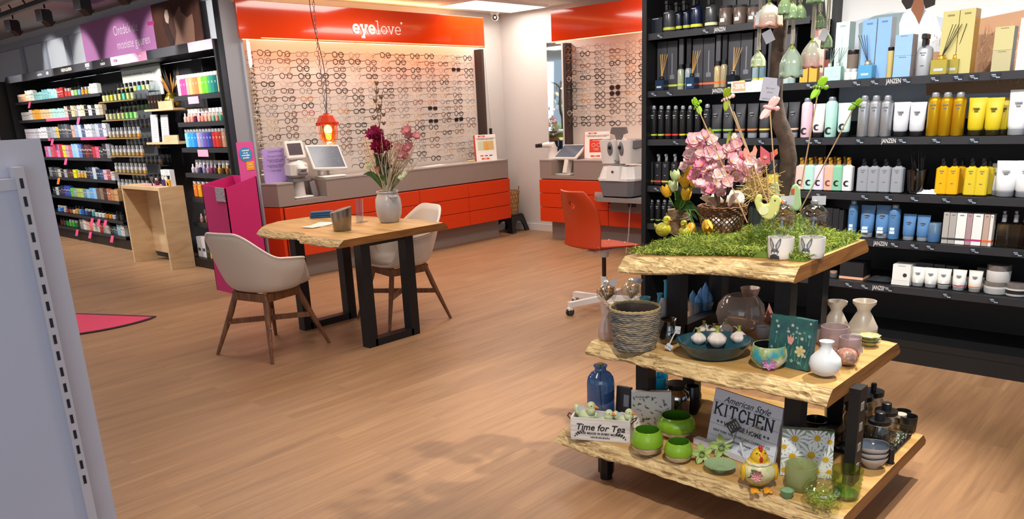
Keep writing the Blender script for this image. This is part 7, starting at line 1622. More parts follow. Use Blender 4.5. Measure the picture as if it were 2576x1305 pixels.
# ---- tulip pot and ducklings
p, w_, h = site(1705, 590, Z3, 56, 524, .8, .7)
t = thing('twine_pot', 'twine wrapped pot with yellow tulips at the left of the top tier', 'plant pot', p); r = w_/2
obj('pot_body', MB().lathe([(r*.7, 0), (r*.8, h*.5), (r*.95, h)], 20).mesh('p', mat('twine', '#8a7250', .9, noise='#5c4a34', nscale=50, bump=1.), True), t)
for a in (0, 1): obj('rope', MB().tube([(r*1.0*math.cos(2*PI*k/24), r*1.0*math.sin(2*PI*k/24), h*(.70+.06*a)+.012*math.sin(2*PI*k/24+a)) for k in range(24)], .0045, 6, closed=True).mesh('r', flat('#6b5c4a', .9)), t)
TUY = tulip_mesh(petm('tulip_yellow', '#d8a818', '#c08c10'), .05); TUG = tulip_mesh(petm('tulip_green_white', '#d0d8b0', '#98b068'), .046)
pt = p+V((0, 0, h))
for px, py, m, d in ((1731, 445, TUY, (0, -.1, 1)), (1724, 470, TUY, (-.1, .1, 1)), (1744, 470, TUY, (.1, -.3, 1)), (1682, 494, TUY, (-.2, .35, 1)), (1726, 503, TUY, (0, 0, 1)), (1702, 455, TUG, (-.1, .2, 1)), (1697, 480, TUG, (-.1, .2, .9))):
    q = at(px, py, x=pt.x-.04)-p; bloom(m, t, q, V(d), .92, 'tulip'); obj('stem', MB().tube([(0, 0, h*.9), q*.6+V((0, 0, h*.3)), q+V(d)*.004], .0028, 6).mesh('s', flat('#6a9038')), t)
for px, py, d in ((1741, 562, (-.6, -.1, -.9)), (1776, 556, (-.5, -.5, -.7)), (1752, 583, (-.5, -.1, -1))):
    q = at(px, py, x=pt.x-.10)-p; bloom(TUY, t, q, V(d), .92, 'tulip'); obj('stem', MB().tube([(0, -.01, h*.9), (q.x*.6, q.y*.6, h*1.1), q], .0028, 6).mesh('s', flat('#4a7030')), t)
for px, py in ((1700, 505), (1715, 500), (1690, 520), (1745, 515), (1705, 480), (1735, 488), (1755, 555), (1765, 540), (1745, 545), (1722, 490)): q = at(px, py, x=pt.x-.05)-p; leaf(t, (0, 0, h*.8), q, .012, leafm('#3f6a2a', '#2c5020'))
def duckling(px, pb, z, wpx, pt_, lab, face, col='#8a8418', bk='#b83a28'):
    p, w_, h = site(px, pb, z, wpx, pt_, .7, 0); t = thing('duckling', lab, 'figurine', p, face); m = mat('duck_glaze_'+col, col, .2, noise='#b0a838', nscale=20); r = w_/2
    body = MB().sphere((-.0, 0, h*.32), r*.85, 20, 12, None, (1.1, .8, h*.34/(r*.85)))
    body.tube([(r*.25, 0, h*.45), (r*.38, 0, h*.62), (r*.42, 0, h*.74)], [r*.42, r*.34, r*.40], 14)
    body.sphere((r*.45, 0, h*.80), r*.46, 18, 12, None, (1, .9, .95)); body.tube([(-r*.8, 0, h*.42), (-r*1.1, 0, h*.60)], [r*.3, r*.05], 10)
    obj('duck_body', body.mesh('b', m, True, 180), t)
    obj('beak', MB().tube([(r*.82, 0, h*.78), (r*1.12, 0, h*.75)], [r*.2, r*.08], 10, flatten=.5).mesh('k', flat(bk, .3), True), t)
    for s in (-1, 1): obj('eye', MB().sphere((r*.62, s*r*.36, h*.86), r*.07, 8, 6).mesh('e', flat('#15120c', .2)), t); obj('wing', MB().sphere((-r*.15, s*r*.62, h*.36), r*.45, 12, 8, None, (1.1, .25, .7)).mesh('w', m, True), t)
    return t
duckling(1668, 596, Z3+.01, 42, 541, 'glazed yellow duckling with red beak at the far left of the moss', -1.3)
duckling(1722, 600, Z3+.01, 40, 551, 'glazed yellow duckling with orange beak beside the hanging tulips', -2.9, bk='#d86a2a')

# ---- rabbit cups with glass globes
CUP = mat('cup_white', '#d8d4d0', .35)
for (px, pb, gx_, lab) in ((1962, 655, 1966, 'left'), (2040, 653, 2046, 'right')):
    p, w_, h = site(px, pb, Z3, 64, 592, .9, .9); p.z += .001; r = w_/2; fy = math.atan2(-p.y, -p.x)
    t = thing('rabbit_cup', lab+' white cup printed with a grey rabbit at the front of the top tier', 'cup', p, fy-.45)
    obj('cup_body', MB().lathe([(r*.85, 0), (r*.92, .004), (r*.97, h*.3), (r, h), (r*.93, h), (r*.88, .01)], 32, capt=False).mesh('c', CUP, True, 60), t)
    e_ = MB(); GR = flat('#5c6068', .6); GD = flat('#33363c', .6); GL = flat('#a4a4aa', .6)
    def on(u, z, k=1.01): return (r*k*math.cos(u/r), r*k*math.sin(u/r), z)
    def patch(nm, pts, m, k=1.01, par=t):
        c = (sum(a for a, b in pts)/len(pts), sum(b for a, b in pts)/len(pts)); vs = [on(c[0], c[1], k)]+[on(a, b, k) for a, b in pts]; n_ = len(pts)
        return obj(nm, MB().add(vs, [[0, 1+i, 1+(i+1) % n_] for i in range(n_)]).mesh(nm, m), par)
    H_ = h
    rb = patch('rabbit_head', [(a*r, b) for a, b in ell(.0, H_*.40, .34, H_*.14, 16)], GR)
    for s in (-1, 1):
        patch('rabbit_ear', [(s*.10*r, H_*.50), (s*.05*r, H_*.7), (s*.28*r, H_*.95), (s*.42*r, H_*1.06), (s*.48*r, H_*.95), (s*.42*r, H_*.72), (s*.26*r, H_*.52)], GR, 1.012, rb); patch('ear_inner', [(s*.16*r, H_*.55), (s*.16*r, H_*.7), (s*.34*r, H_*.94), (s*.38*r, H_*.78), (s*.24*r, H_*.56)], GL, 1.02, rb)
        patch('rabbit_eye', [(s*.17*r+a*r, b) for a, b in ell(0, H_*.44, .05, H_*.025, 8)], GD, 1.025, rb)
        patch('cheek', [(s*.11*r+a*r, b) for a, b in ell(0, H_*.33, .11, H_*.05, 10)], flat('#d0ced0'), 1.02, rb)
    patch('nose', [(a*r, b) for a, b in ell(0, H_*.365, .05, H_*.02, 8)], GD, 1.03, rb)
    patch('jacket', [(-.42*r, .003), (-.36*r, H_*.2), (-.1*r, H_*.26), (.1*r, H_*.26), (.36*r, H_*.2), (.42*r, .003)], GD)
    gp = at(gx_, 560, x=p.x); gr = 36*mpp(p); zc = zat(gx_, 558, p)-Z3
    t = thing('glass_globe', lab+' clear glass globe with dry moss and silver cap standing in the rabbit cup', 'glass globe', p+V((0, 0, .012)))
    obj('globe_glass', MB().lathe([(gr*.35, zc-gr*1.2), (gr*.55, zc-gr*.95)]+[(gr*math.sin(a), zc-gr*math.cos(a)) for a in [.75+(PI-.95)*i/14 for i in range(15)]]+[(gr*.16, zc+gr*1.02), (gr*.16, zc+gr*1.1)], 32).mesh('g', glass('clear_globe', '#eef0ee', .03, .08), True), t)
    obj('cap', MB().lathe([(gr*.24, zc+gr*1.0), (gr*.26, zc+gr*1.18), (gr*.1, zc+gr*1.25)], 16).mesh('k', flat('#b4b4b6', .25, .7)), t)
    mb = MB(); random.seed(6)
    for i in range(150): a = random.uniform(0, 2*PI); c0 = V((math.cos(a)*gr*.3+gr*.2, math.sin(a)*gr*.35-gr*.15, zc+random.uniform(-.35, .4)*gr)); mb.tube([c0, c0+V((random.uniform(-1, 1), random.uniform(-1, 1), random.uniform(-1, 1)))*gr*.35], .0018, 3)
    so = obj('dry_moss', mb.mesh('m', flat('#8a6a34' if lab == 'left' else '#6a5648', .9)), t); so['kind'] = 'stuff'
    obj('string_light', MB().tube([(0, 0, zc-gr*.6), (0, 0, zc+gr*.1)], .004, 6).mesh('s', flat('#8fb8d8', .2)), t)
    obj('price_tag', MB().box(gr*.0, gr*.9, -.0006, .0006, 0, gr*.6, TR(0, .01, zc+gr*.9, rz=fy+PI/2)).mesh('p', flat('#a8aab0', .6)), t)
# ================================================================ middle tier
FROSTP = glass('frosted_pink', '#d8c8c2', .35, .3, ('#cdb9b2', .8, .45)); FROSTW = glass('frosted_sand', '#e4dcd0', .35, .3, ('#d2c6b8', .9, .5)); FROSTL = glass('frosted_lilac', '#e0d4d8', .3, .3, ('#c0aeb0', .85, .35))
CLR = glass('clear_globe', '#eef0ee', .03, .08); SMOKE = glass('smoke_glass', '#e8dcd4', .04, .1, ('#b8a89e', .85, .42))
def tagcard(t, loc, w_, h_, txt, roll=0., col='#c4c8ce', ty=None):
    fy = math.atan2(t.location.y, t.location.x)-PI/2-t.rotation_euler.z; T_ = TR(*loc, rz=fy) @ TR(ry=roll)
    o = obj('price_tag', MB().box(-w_/2, w_/2, -.0006, .0006, -h_/2, h_/2, T_).mesh('p', flat(col, .6)), t)
    if txt: text(o, txt, flat('#3a3a44'), T_ @ TR(0, -.001, -h_*.1, rx=PI/2, ry=0), w_*.34, ext=.0002)
HYA = [(.55, 0), (.9, .03), (1, .2), (.92, .36), (.55, .58), (.48, .68), (.6, .8), (.82, .98), (.80, 1), (.55, .8), (.42, .68)]
# bulb vases with dry twigs at the left
for (px, pb, w0, pt, nm, lab, gy, gw, dryc) in ((1527, 858, 44, 764, 'bulb_vase', 'frosted pink waisted vase with clear dried flower globe, left end of the middle tier', 737, 50, '#7a5018'), (1588, 835, 44, 762, 'bulb_vase', 'frosted waisted vase with clear globe and grey tag, behind the grass basket', 732, 50, '#b8a890')):
    t, r, h = turned(nm, lab, 'vase', [(.8, 0), (1, .06), (1, .3), (.62, .62), (.58, .72), (.72, .92), (.78, 1)], FROSTP, px, pb, w0, pt, Z2)
    gz = zat(px, gy, t.location)-Z2; gr = gw*mpp(t.location)/2
    g_ = obj('globe', MB().lathe([(gr*math.sin(a), gz-gr*math.cos(a)) for a in [.5+(PI-.7)*i/14 for i in range(15)]]+[(gr*.2, gz+gr*1.05)], 28).mesh('g', CLR, True), t)
    obj('cap', MB().lathe([(gr*.28, gz+gr*.98), (gr*.28, gz+gr*1.15), (gr*.1, gz+gr*1.3)], 14).mesh('c', flat('#b4b4b6', .25, .7)), t)
    mb = MB(); random.seed(8)
    for i in range(26):
        a = random.uniform(0, 6.28); e = V((math.cos(a)*gr*.7, math.sin(a)*gr*.7, gz+random.uniform(-.2, .7)*gr)); b0 = V((0, 0, gz-gr*.8)); m1 = b0.lerp(e, .6); mb.tube([b0, m1, e], .0012, 4)
        for k in range(4): q = m1.lerp(e, k/3); mb.sphere(q+V((random.uniform(-.003, .003), random.uniform(-.003, .003), .002)), .003, 5, 4)
    obj('dried_sprig', mb.mesh('d', flat(dryc, .9)), t); tagcard(t, (gr*.2, -gr*.7, gz+gr*1.1), .03, .022, '', .5 if px > 1550 else -.9, '#8c8f98')
# seagrass basket
p, w_, h = site(1597, 886, Z2, 104, 762, .9, 1.0); p.z += .002; t = thing('grass_basket', 'blue grey woven seagrass basket with plastic lining at the left of the middle tier', 'basket', p); r = w_/2
SG = mat('seagrass', '#a08e76', .9, noise='#465058', nscale=14, stretch=(1, 1, 5), bump=1.); mb = MB()
for j in range(19):
    q = (j+.5)/19; R_ = r*(.97+.22*q); mb.tube([((R_+.0016*math.sin(k*1.7+j*j*2.7))*math.cos(2*PI*k/64), (R_+.0016*math.sin(k*1.7+j*j*2.7))*math.sin(2*PI*k/64), h*q+.0010*math.sin(k*2.1+j*j*1.3)) for k in range(64)], h/38*.95, 6, closed=True)
obj('coils', mb.mesh('c', SG, True), t)
mb = MB(); 
for s in (0, PI): mb.tube([((r*1.19)*math.cos(2*PI*k/72), (r*1.19)*math.sin(2*PI*k/72), h+.002+.0028*math.sin(k*1.2+s)) for k in range(72)], .003, 6, closed=True)
obj('rim_braid', mb.mesh('r', flat('#a89468', .9)), t)
obj('lining', MB().lathe([(r*.9, .01), (r*1.12, h*.97)], 32, capt=False).mesh('l', mat('basket_lining', '#4a4038', .35, noise='#6a5c50', nscale=14)), t)
turned('small_bowl', 'little aqua glass bowl peeping out behind the grass basket', 'bowl', [(.3, 0), (.35, .3), (1, 1), (.95, 1), (.3, .35)], mat('aqua_glaze', '#5a9cac', .2), 1622, 835, 28, 745, Z2, sx=1)
AQ = mat('turquoise_glass', '#3f94b4', .15)
turned('bottle_vase', 'tall slim turquoise bottle vase left of the black frame', 'vase', [(.6, 0), (1, .1), (1, .45), (.45, .62), (.42, .95), (.55, 1), (.4, 1)], AQ, 1675, 830, 26, 703, Z2); turned('bottle_vase', 'shorter turquoise bottle vase left of the tall slim one', 'vase', [(.6, 0), (1, .1), (1, .4), (.6, .62), (.5, .92), (.7, 1), (.5, 1)], AQ, 1659, 836, 22, 736, Z2)
turned('pebble_vase', 'pale grey flat pebble vase with round shoulders behind the dark jug', 'vase', [(.5, 0), (.85, .1), (1, .5), (.9, .85), (.5, .98), (.2, 1)], mat('grey_matt', '#8c8a90', .5), 1668, 845, 26, 747, Z2)
t, r, h = turned('glass_jug', 'dark blue grey glass vase with flared lip and white price tag', 'vase', [(.45, 0), (.8, .06), (1, .3), (.85, .55), (.6, .78), (.68, .92), (.85, 1), (.78, 1), (.5, .8)], glass('dark_blue_glass', '#7c8e9a', .05, .16), 1683, 868, 54, 797, Z2); tagcard(t, (-r*.2, -r*1.0, h*.62), .022, .03, '€ 4,75', .1, '#b8bcc6')
# candles in a tumbler
t, r, h = turned('candle_tumbler', 'clear ridged tumbler holding blue stepped candles behind the dish', 'tumbler', [(.75, 0), (.8, .02), (.85, .3), (.88, .31), (.92, .6), (.95, .61), (1, 1), (.96, 1), (.74, .03)], CLR, 1763, 812, 72, 748, Z2, part='tumbler_glass')
BC = mat('candle_blue', '#4878a8', .4)
for i, (x, y, s) in enumerate(((-.3, .5, 1.25), (.1, .1, 1.35), (-.1, -.35, 1.62), (.3, -.45, 1.2), (-.5, .0, 1.15), (.45, .2, 1.1))): obj('candle', MB().lathe([(r*.22, .01), (r*.24, h*.9*s), (r*.2, h*1.0*s), (r*.06, h*1.12*s), (.001, h*1.16*s)], 10, c=(x*r, y*r, 0)).mesh('c', BC, True, 50), t)
t, r, h = turned('globe_vase', 'big round smoky glass globe vase in the middle tier', 'vase', [(.3, 0), (.62, .06), (.9, .25), (1, .5), (.92, .75), (.68, .94), (.5, 1.0)], SMOKE, 1861, 845, 120, 732, Z2, 40)
turned('frosted_bowl', 'small frosted bowl on foot behind the round globe vase', 'bowl', [(.3, 0), (.25, .55), (.7, .72), (1, 1), (.95, 1), (.3, .7)], FROSTP, 1884, 808, 48, 720, Z2)
t, r, h = turned('lotus_holder', 'dusty pink pointed petal candle holder behind the black frame', 'candle holder', [(.4, 0), (.8, .2), (1, .5), (.9, .6)], mat('dusty_pink', '#b88a80', .4), 1945, 815, 60, 778, Z2, open_=True)
for k in range(8):
    a = k*PI/4; d = V((math.cos(a), math.sin(a), 0)); s = V((-d.y, d.x, 0)); obj('petal', MB().grid(lambda u, v: tuple(d*r*(.9+.25*v)+s*(u-.5)*r*.75*(1-v)+V((0, 0, h*.3+h*1.2*v))), 4, 6).mesh('p', MATS['dusty_pink'], True, 180), t)
# teal dish with garlic bulbs
TEAL = mat('teal_glaze', '#1f4a58', .12, spec=.7, noise='#163844', nscale=9)
p, w_, h = site(1795, 912, Z2, 190, 842, .62, .98); h = .062; t = thing('oval_dish', 'oval teal glazed dish holding white ceramic garlic bulbs', 'dish', p, 0); r = w_/2; DP = p
obj('dish_body', MB().lathe([(r*.62, 0), (r*.64, .003), (r*.82, h*.4), (r*.96, h*.9), (r*1.0, h), (r*.95, h), (r*.8, h*.42), (r*.5, h*.15), (.001, h*.14)], 56, TR(rz=-.9), sy=.86, capt=False).mesh('d', TEAL, True, 60), t)
obj('foot_ring', MB().lathe([(r*.62, -.0), (r*.60, .004)], 40, TR(rz=-.9), sy=.86).mesh('d', flat('#9a6e50')), t)
GAR = mat('garlic_glaze', '#dcd6ce', .12, spec=.7, noise='#d0c0bc', nscale=7); GST = flat('#8f9448', .5)
def garlic(px, pb, w0, lab):
    q = at(px, pb, z=Z2+h*.30); rr = w0*mpp(q)/2; q = q+HD(q)*rr*.9
    rr *= .95; t = thing('garlic_bulb', lab, 'ceramic garlic', (q.x, q.y, Z2+h*.30), random.uniform(0, 3), 'ceramic garlic bulbs in the dish')
    def f(u, v): a = u*2*PI; R_ = rr*math.sin(PI*min(.97, v*.93+.02))**.75*(1-.5*max(0, v-.6))*(1+.045*math.cos(a*7)); return (R_*math.cos(a), R_*math.sin(a), rr*1.75*v)
    obj('bulb', MB().grid(f, 42, 16, wrap=True).mesh('b', GAR, True, 180), t)
    obj('stem', MB().lathe([(rr*.42, rr*1.50), (rr*.22, rr*1.8), (rr*.16, rr*2.1), (rr*.26, rr*2.35)], 12).mesh('s', GST, True), t)
    e = V((random.uniform(-1, 1), random.uniform(-1, 1), 0)).normalized(); rib = MB(); P0 = V((0, 0, rr*1.7)); pts = [P0+e*rr*(.4*k)*1.1+V((0, 0, rr*(.55*math.sin(k*.9)-.10*k*k*.22))) for k in range(8)]
    rib.tube(pts, .0035, 4, flatten=.25); obj('ribbon', rib.mesh('r', flat('#b0aca6', .4), True), t)
random.seed(14)
for a in ((1757, 872, 40, 'left front white garlic bulb in the teal dish'), (1803, 880, 50, 'middle front white garlic bulb in the teal dish'), (1858, 872, 44, 'right front white garlic bulb in the teal dish'), (1770, 850, 36, 'left rear white garlic bulb in the teal dish'), (1795, 854, 34, 'middle rear white garlic bulb in the teal dish'), (1825, 850, 40, 'right rear white garlic bulb in the teal dish')): garlic(*a)
t = thing('price_tag', 'white price tag on a ribbon hanging over the left edge of the teal dish', 'tag', at(1683, 872, z=Z2+.02)+V((0, 0, .0))); tagcard(t, (0, 0, 0), .026, .022, '€ 9,95', .6, '#b8bcc6')
rb_ = at(1705, 840, z=Z2+.055)-t.location; obj('ribbon', MB().tube([(0, 0, .008), rb_*.5+V((0, 0, .02)), rb_+V((0, 0, .02))], .003, 4, flatten=.3).mesh('r', flat('#b0aca6', .4)), t)
turned('small_cup', 'small white and blue cup behind the teal dish', 'cup', [(.7, 0), (.95, .3), (1, 1), (.92, 1), (.65, .1)], flat('#b9bcc4', .2), 1918, 852, 34, 818, Z2)
# floral bowl
FL = mat('floral_print', '#d8d8c4', .15, spec=.7, noise='#2f8c9c', nscale=11); cr = FL.node_tree.nodes['Color Ramp'].color_ramp; cr.elements[0].position = .38; cr.elements[1].position = .52; e_ = cr.elements.new(.45); e_.color = (*srgb('#8a9c5a'), 1)
t, r, h = turned('floral_bowl', 'round bowl with peony and leaf print and black inside', 'bowl', [(.55, 0), (.62, .02), (.93, .3), (1, .55), (.92, .85), (.86, 1), (.82, 1)], FL, 1932, 931, 90, 857, Z2, 40)
obj('inside', MB().lathe([(r*.3, h*.08), (r*.88, h*.5), (r*.82, h*.995)], 36, capt=False).mesh('i', flat('#0c0c10', .3)), t)
fyb = math.atan2(-t.location.y, -t.location.x)
pe = petal_flower(7, r*.42, 1., petm('peony_violet', '#a85a98', '#c890b8'), .15, .55, 3); bloom(pe, t, (math.cos(fyb+.05)*r*.92, math.sin(fyb+.05)*r*.92, h*.36), (math.cos(fyb), math.sin(fyb), -.1), 1, 'peony_relief').scale = (1, 1, .3)
# books / napkin packs standing tilted
def pack(nm, lab, cat, bl, br, z, htop, d, m, prt=None, lean=.15, frame_=None, grp=None):
    "upright pack on z whose foot runs from pixel bl to br; htop is the pixel of its top left corner"
    a, b = at(*bl, z=z), at(*br, z=z); ex = (b-a); W_ = ex.length; rz = math.atan2(ex.y, ex.x); hh = (zat(htop[0], htop[1], a)-z)*1.02
    t = thing(nm, lab, cat, (a+b)/2+V((0, 0, .001+d*math.sin(lean))), rz, grp); T_ = TR(rx=-lean); obj('card_foot', MB().box(-W_*.3, W_*.3, .0, d*.9, -d*math.sin(lean), .004).mesh('f', m), t)
    obj('pack_body', MB().box(-W_/2, W_/2, 0, d, 0, hh, T_, b=.001).mesh('b', m, False), t)
    if prt: prt(t, T_, W_, hh)
    return t, T_, W_, hh
def flower_flat(t, T_, x, z, r, col, cen, n=6, nm='flower_print', y=-.0008, w_=.3):
    mb = MB(); mb.mi(0)
    for k in range(n):
        a = 2*PI*k/n+.3; dx, dz = math.cos(a), math.sin(a); pts = []
        for q, ww in ((.15, .3), (.6, 1.), (.9, .8), (1., .2)): pts.append((q, ww))
        P1 = [(x+dx*r*q-dz*r*w_*ww, y, z+dz*r*q+dx*r*w_*ww) for q, ww in pts]+[(x+dx*r*q+dz*r*w_*ww, y, z+dz*r*q-dx*r*w_*ww) for q, ww in pts[::-1]]
        bx = t.get('bx', 9); bz = t.get('bz', 9); P1 = [(max(-bx, min(bx, q[0])), q[1], max(0, min(bz, q[2]))) for q in P1]
        mb.add(P1, [list(range(8))], T_)
    bx = t.get('bx', 9); bz = t.get('bz', 9); mb.mi(1).add([(max(-bx, min(bx, x+r*.26*math.cos(2*PI*k/12))), y-.0006, max(0, min(bz, z+r*.26*math.sin(2*PI*k/12)))) for k in range(12)], [list(range(12))], T_)
    return obj(nm, mb.mesh('f', [flat(col, .6), flat(cen, .6)]), t)
TG = mat('teal_print', '#2f5c58', .4, noise='#24484c', nscale=20)
def prt_teal(t, T_, W_, H_):
    random.seed(41)
    for i in range(26): flower_flat(t, T_, random.uniform(-.46, .46)*W_, random.uniform(.05, .95)*H_, W_*random.uniform(.02, .045), random.choice(['#b8c4b8', '#8aa8a0', '#c8b8a8', '#7a9ca8']), '#c8a870', 5)
    for i in range(18):
        x = random.uniform(-.45, .45)*W_; z = random.uniform(.02, .6)*H_; obj('leaf_print', MB().add([(x-.002, -.0006, z), (x+.002, -.0006, z), (x+random.uniform(-.02, .02), -.0006, z+.04)], [[0, 1, 2]], T_).mesh('l', flat('#4f8470')), t)
    x, z = W_*.02, H_*.52; obj('tulip_print', MB().add([(x-.012, -.001, z+.01), (x-.008, -.001, z-.008), (x+.006, -.001, z-.012), (x+.014, -.001, z+.008), (x+.010, -.001, z+.022), (x+.004, -.001, z+.012), (x, -.001, z+.026), (x-.005, -.001, z+.012), (x-.012, -.001, z+.022)], [[8, 7, 6, 5, 4, 3, 2, 1, 0]], T_).mesh('l', flat('#c48c80')), t)
    flower_flat(t, T_, W_*.27, H_*.36, W_*.13, '#b8b088', '#c8a040', 6)
pack('napkin_pack', 'dark teal floral pack with tulip print leaning beside the floral bowl', 'napkins', (1928, 912), (2032, 937), Z2, (1940, 795), .03, TG, prt_teal, .10)
t, r, h = turned('bud_vase', 'matt white round bud vase with narrow neck at the front of the middle tier', 'vase', [(.25, 0), (.3, .01), (.8, .12), (1, .34), (.92, .52), (.6, .68), (.38, .78), (.33, .88), (.42, .97), (.46, 1), (.36, .99), (.28, .9)], mat('vase_white', '#d0d3d8', .35), 2073, 953, 78, 853, Z2, 40, rb=.6, rt=.45)
for (px, pb, w0, pt_, lab) in ((2100, 838, 62, 752, 'left'), (2168, 845, 70, 750, 'right')): turned('hourglass_vase', lab+' frosted sand coloured hyacinth vase at the back right', 'vase', [(.75, 0), (1, .06), (1, .22), (.6, .55), (.42, .68), (.5, .78), (.78, .92), (.80, 1), (.74, 1), (.38, .68)], FROSTW, px, pb, w0, pt_, Z2, rt=.75)
for (px, pb, w0, pt_, lab) in ((2096, 882, 70, 814, 'large frosted lilac tumbler behind the white bud vase'), (2136, 897, 54, 843, 'small frosted pink tumbler above the pink sachet'), (2068, 868, 38, 829, 'small frosted lilac cup hidden behind the teal pack')): turned('frosted_tumbler', lab, 'candle glass', [(.7, 0), (.92, .06), (1, .3), (.95, 1), (.9, 1), (.68, .05)], FROSTL, px, pb, w0, pt_, Z2)
t = None
for i in range(3):
    p = site(2186, 876, Z2, 48, None, .9)[0]; rr = 24*mpp(p); t = thing('lotus_dish', ['bottom', 'middle', 'top'][i]+' of three stacked pale green lotus dishes', 'dish', p+V((0, 0, .001+i*.011)), .2*i)
    obj('dish_body', MB().grid(lambda u, v: (rr*(.3+.75*v)*(1+.05*math.cos(u*2*PI*8)*v)*math.cos(u*2*PI), rr*(.3+.75*v)*(1+.05*math.cos(u*2*PI*8)*v)*math.sin(u*2*PI), .002+.018*v**1.6), 48, 6, wrap=True).mesh('d', mat('celadon_yellow', '#aaac7c', .2), True, 180), t)
    obj('foot', MB().lathe([(rr*.32, 0), (rr*.32, .003)], 20).mesh('f', MATS['celadon_yellow']), t)
p = at(2128, 922, z=Z2); p = p+HD(p)*.03; t = thing('sachet', 'clear sachet of pink granules with orange price sticker at the right of the middle tier', 'bag', (p.x, p.y, Z2+.001), .5)
obj('granules', MB().grid(lambda u, v: (.048*math.cos(u*2*PI)*math.sin(PI*v)**.6, .036*math.sin(u*2*PI)*math.sin(PI*v)**.6, .027-.026*math.cos(PI*v)+.002*math.sin(u*40)*math.sin(v*30)), 30, 14, wrap=True).mesh('g', mat('pink_granules', '#b87468', .4, noise='#d8a898', nscale=60, bump=.6), True), t)
obj('film', MB().grid(lambda u, v: (.052*math.cos(u*2*PI)*math.sin(PI*v)**.6-.004, .04*math.sin(u*2*PI)*math.sin(PI*v)**.6, .030-.029*math.cos(PI*v)+.004*math.sin(u*17)*math.sin(PI*v)), 36, 14, wrap=True).box(-.085, -.045, -.012, .012, .03, .055).mesh('f', CLR, True), t)
obj('sticker', MB().box(-.06, -.03, -.045, -.043, .04, .06, TR(ry=.3)).mesh('s', flat('#c4c4ca')), t); obj('orange_mark', MB().box(-.05, -.036, -.046, -.045, .043, .055, TR(ry=.3)).mesh('s', flat('#d8502a')), t)
p = at(2195, 836, z=Z2); t = thing('paper_sheet', 'white paper lying at the back of the middle tier behind the vases', 'paper', (3.06, 1.12, Z2+.0005), .1); obj('sheet', MB().box(-.07, .07, -.12, .12, 0, .001).mesh('s', flat('#c8ccd4')), t)
# ================================================================ bottom tier
t, r, h = turned('glass_bottle', 'tall blue glass bottle vase with dried stem at the left of the bottom tier', 'vase', [(.9, 0), (1, .02), (1, .66), (.93, .76), (.72, .84), (.42, .89), (.40, .96), (.50, .975), (.5, 1), (.36, 1)], glass('blue_glass', '#7aaae4', .04, .12, ('#3f78bc', .6, .22)), 1512, 1052, 68, 914, Z1, 36, rt=.4)
obj('dried_stem', MB().tube([(0.01, 0, .01), (-.005, .0, h*.5), (0, 0, h*1.04)], .003, 6).sphere((0, 0, h*1.02), r*.3, 10, 6, None, (1, 1, .4)).mesh('d', flat('#6e6a3c', .9)), t)
obj('inner_label', MB().grid(lambda u, v: (r*1.01*math.cos(-2.3+u*1.2), r*1.01*math.sin(-2.3+u*1.2), h*(.30+.2*v+.06*u)), 8, 3).mesh('l', flat('#2a4c88')), t)
# Time for Tea crate
a, b = at(1436, 1104, z=Z1), at(1585, 1116, z=Z1); ex = b-a; W_ = ex.length; rz = math.atan2(ex.y, ex.x); Hc = zat(1433, 1050, a)-Z1; Dp = .085
t = thing('tea_crate', 'small whitewashed wooden crate lettered Time for Tea', 'crate', (a+b)/2+V((0, 0, .001)), rz); WWM = mat('whitewash', '#dcd8d6', .7, noise='#b8b2b0', nscale=5, stretch=(1, 1, 14))
fr_ = obj('front_board', MB().box(-W_/2, W_/2, 0, .008, 0, Hc).mesh('f', WWM), t); obj('back_board', MB().box(-W_/2, W_/2, Dp, Dp+.008, 0, Hc).mesh('f', WWM), t)
for s in (-1, 1):
    e_ = obj('end_board', MB().box(s*(W_/2-.004)-.004, s*(W_/2-.004)+.004, .009, Dp-.001, 0, Hc).mesh('f', WWM), t)
    obj('leather_handle', MB().tube([(s*W_/2, .02, Hc*.8), (s*(W_/2+.018), .03, Hc*.95), (s*(W_/2+.018), .06, Hc*.95), (s*W_/2, .07, Hc*.8)], .004, 6, flatten=.5).mesh('h', flat('#3a261c', .6)), e_)
for x in (-.17, .17): obj('divider', MB().box(x*W_-.003, x*W_+.003, .009, Dp-.001, 0, Hc*.9).mesh('f', WWM), t)
obj('bottom_board', MB().box(-W_/2+.009, W_/2-.009, .009, Dp-.001, 0, .006).mesh('f', WWM), t)
INK = flat('#1c1c20', .6)
text(fr_, 'Time for Tea', INK, TR(0, -.0012, Hc*.60, rx=PI/2), Hc*.40, shear=.25, bold=.0006, ext=.0004); text(fr_, 'GOOD MOOD IN EVERY MOMENT', INK, TR(0, -.0012, Hc*.33, rx=PI/2), Hc*.13, bold=.0003, ext=.0004)
fl_ = MB()
for s in (-1, 1):
    for k in range(9):
        x = s*(W_*.28+k*W_*.018); z = Hc*(.40-.03*k+.08*(k % 2)); fl_.add([(x-.0035, -.0012, z), (x, -.0012, z-.003), (x+.0035, -.0012, z), (x, -.0012, z+.006)], [[0, 1, 2, 3]])
for k in range(11): x = (k-5)*W_*.03; fl_.add([(x-.003, -.0012, Hc*.15), (x, -.0012, Hc*.11), (x+.003, -.0012, Hc*.15), (x, -.0012, Hc*(.19+.03*(k % 2)))], [[0, 1, 2, 3]])
obj('floral_ornament', fl_.mesh('o', INK), fr_)
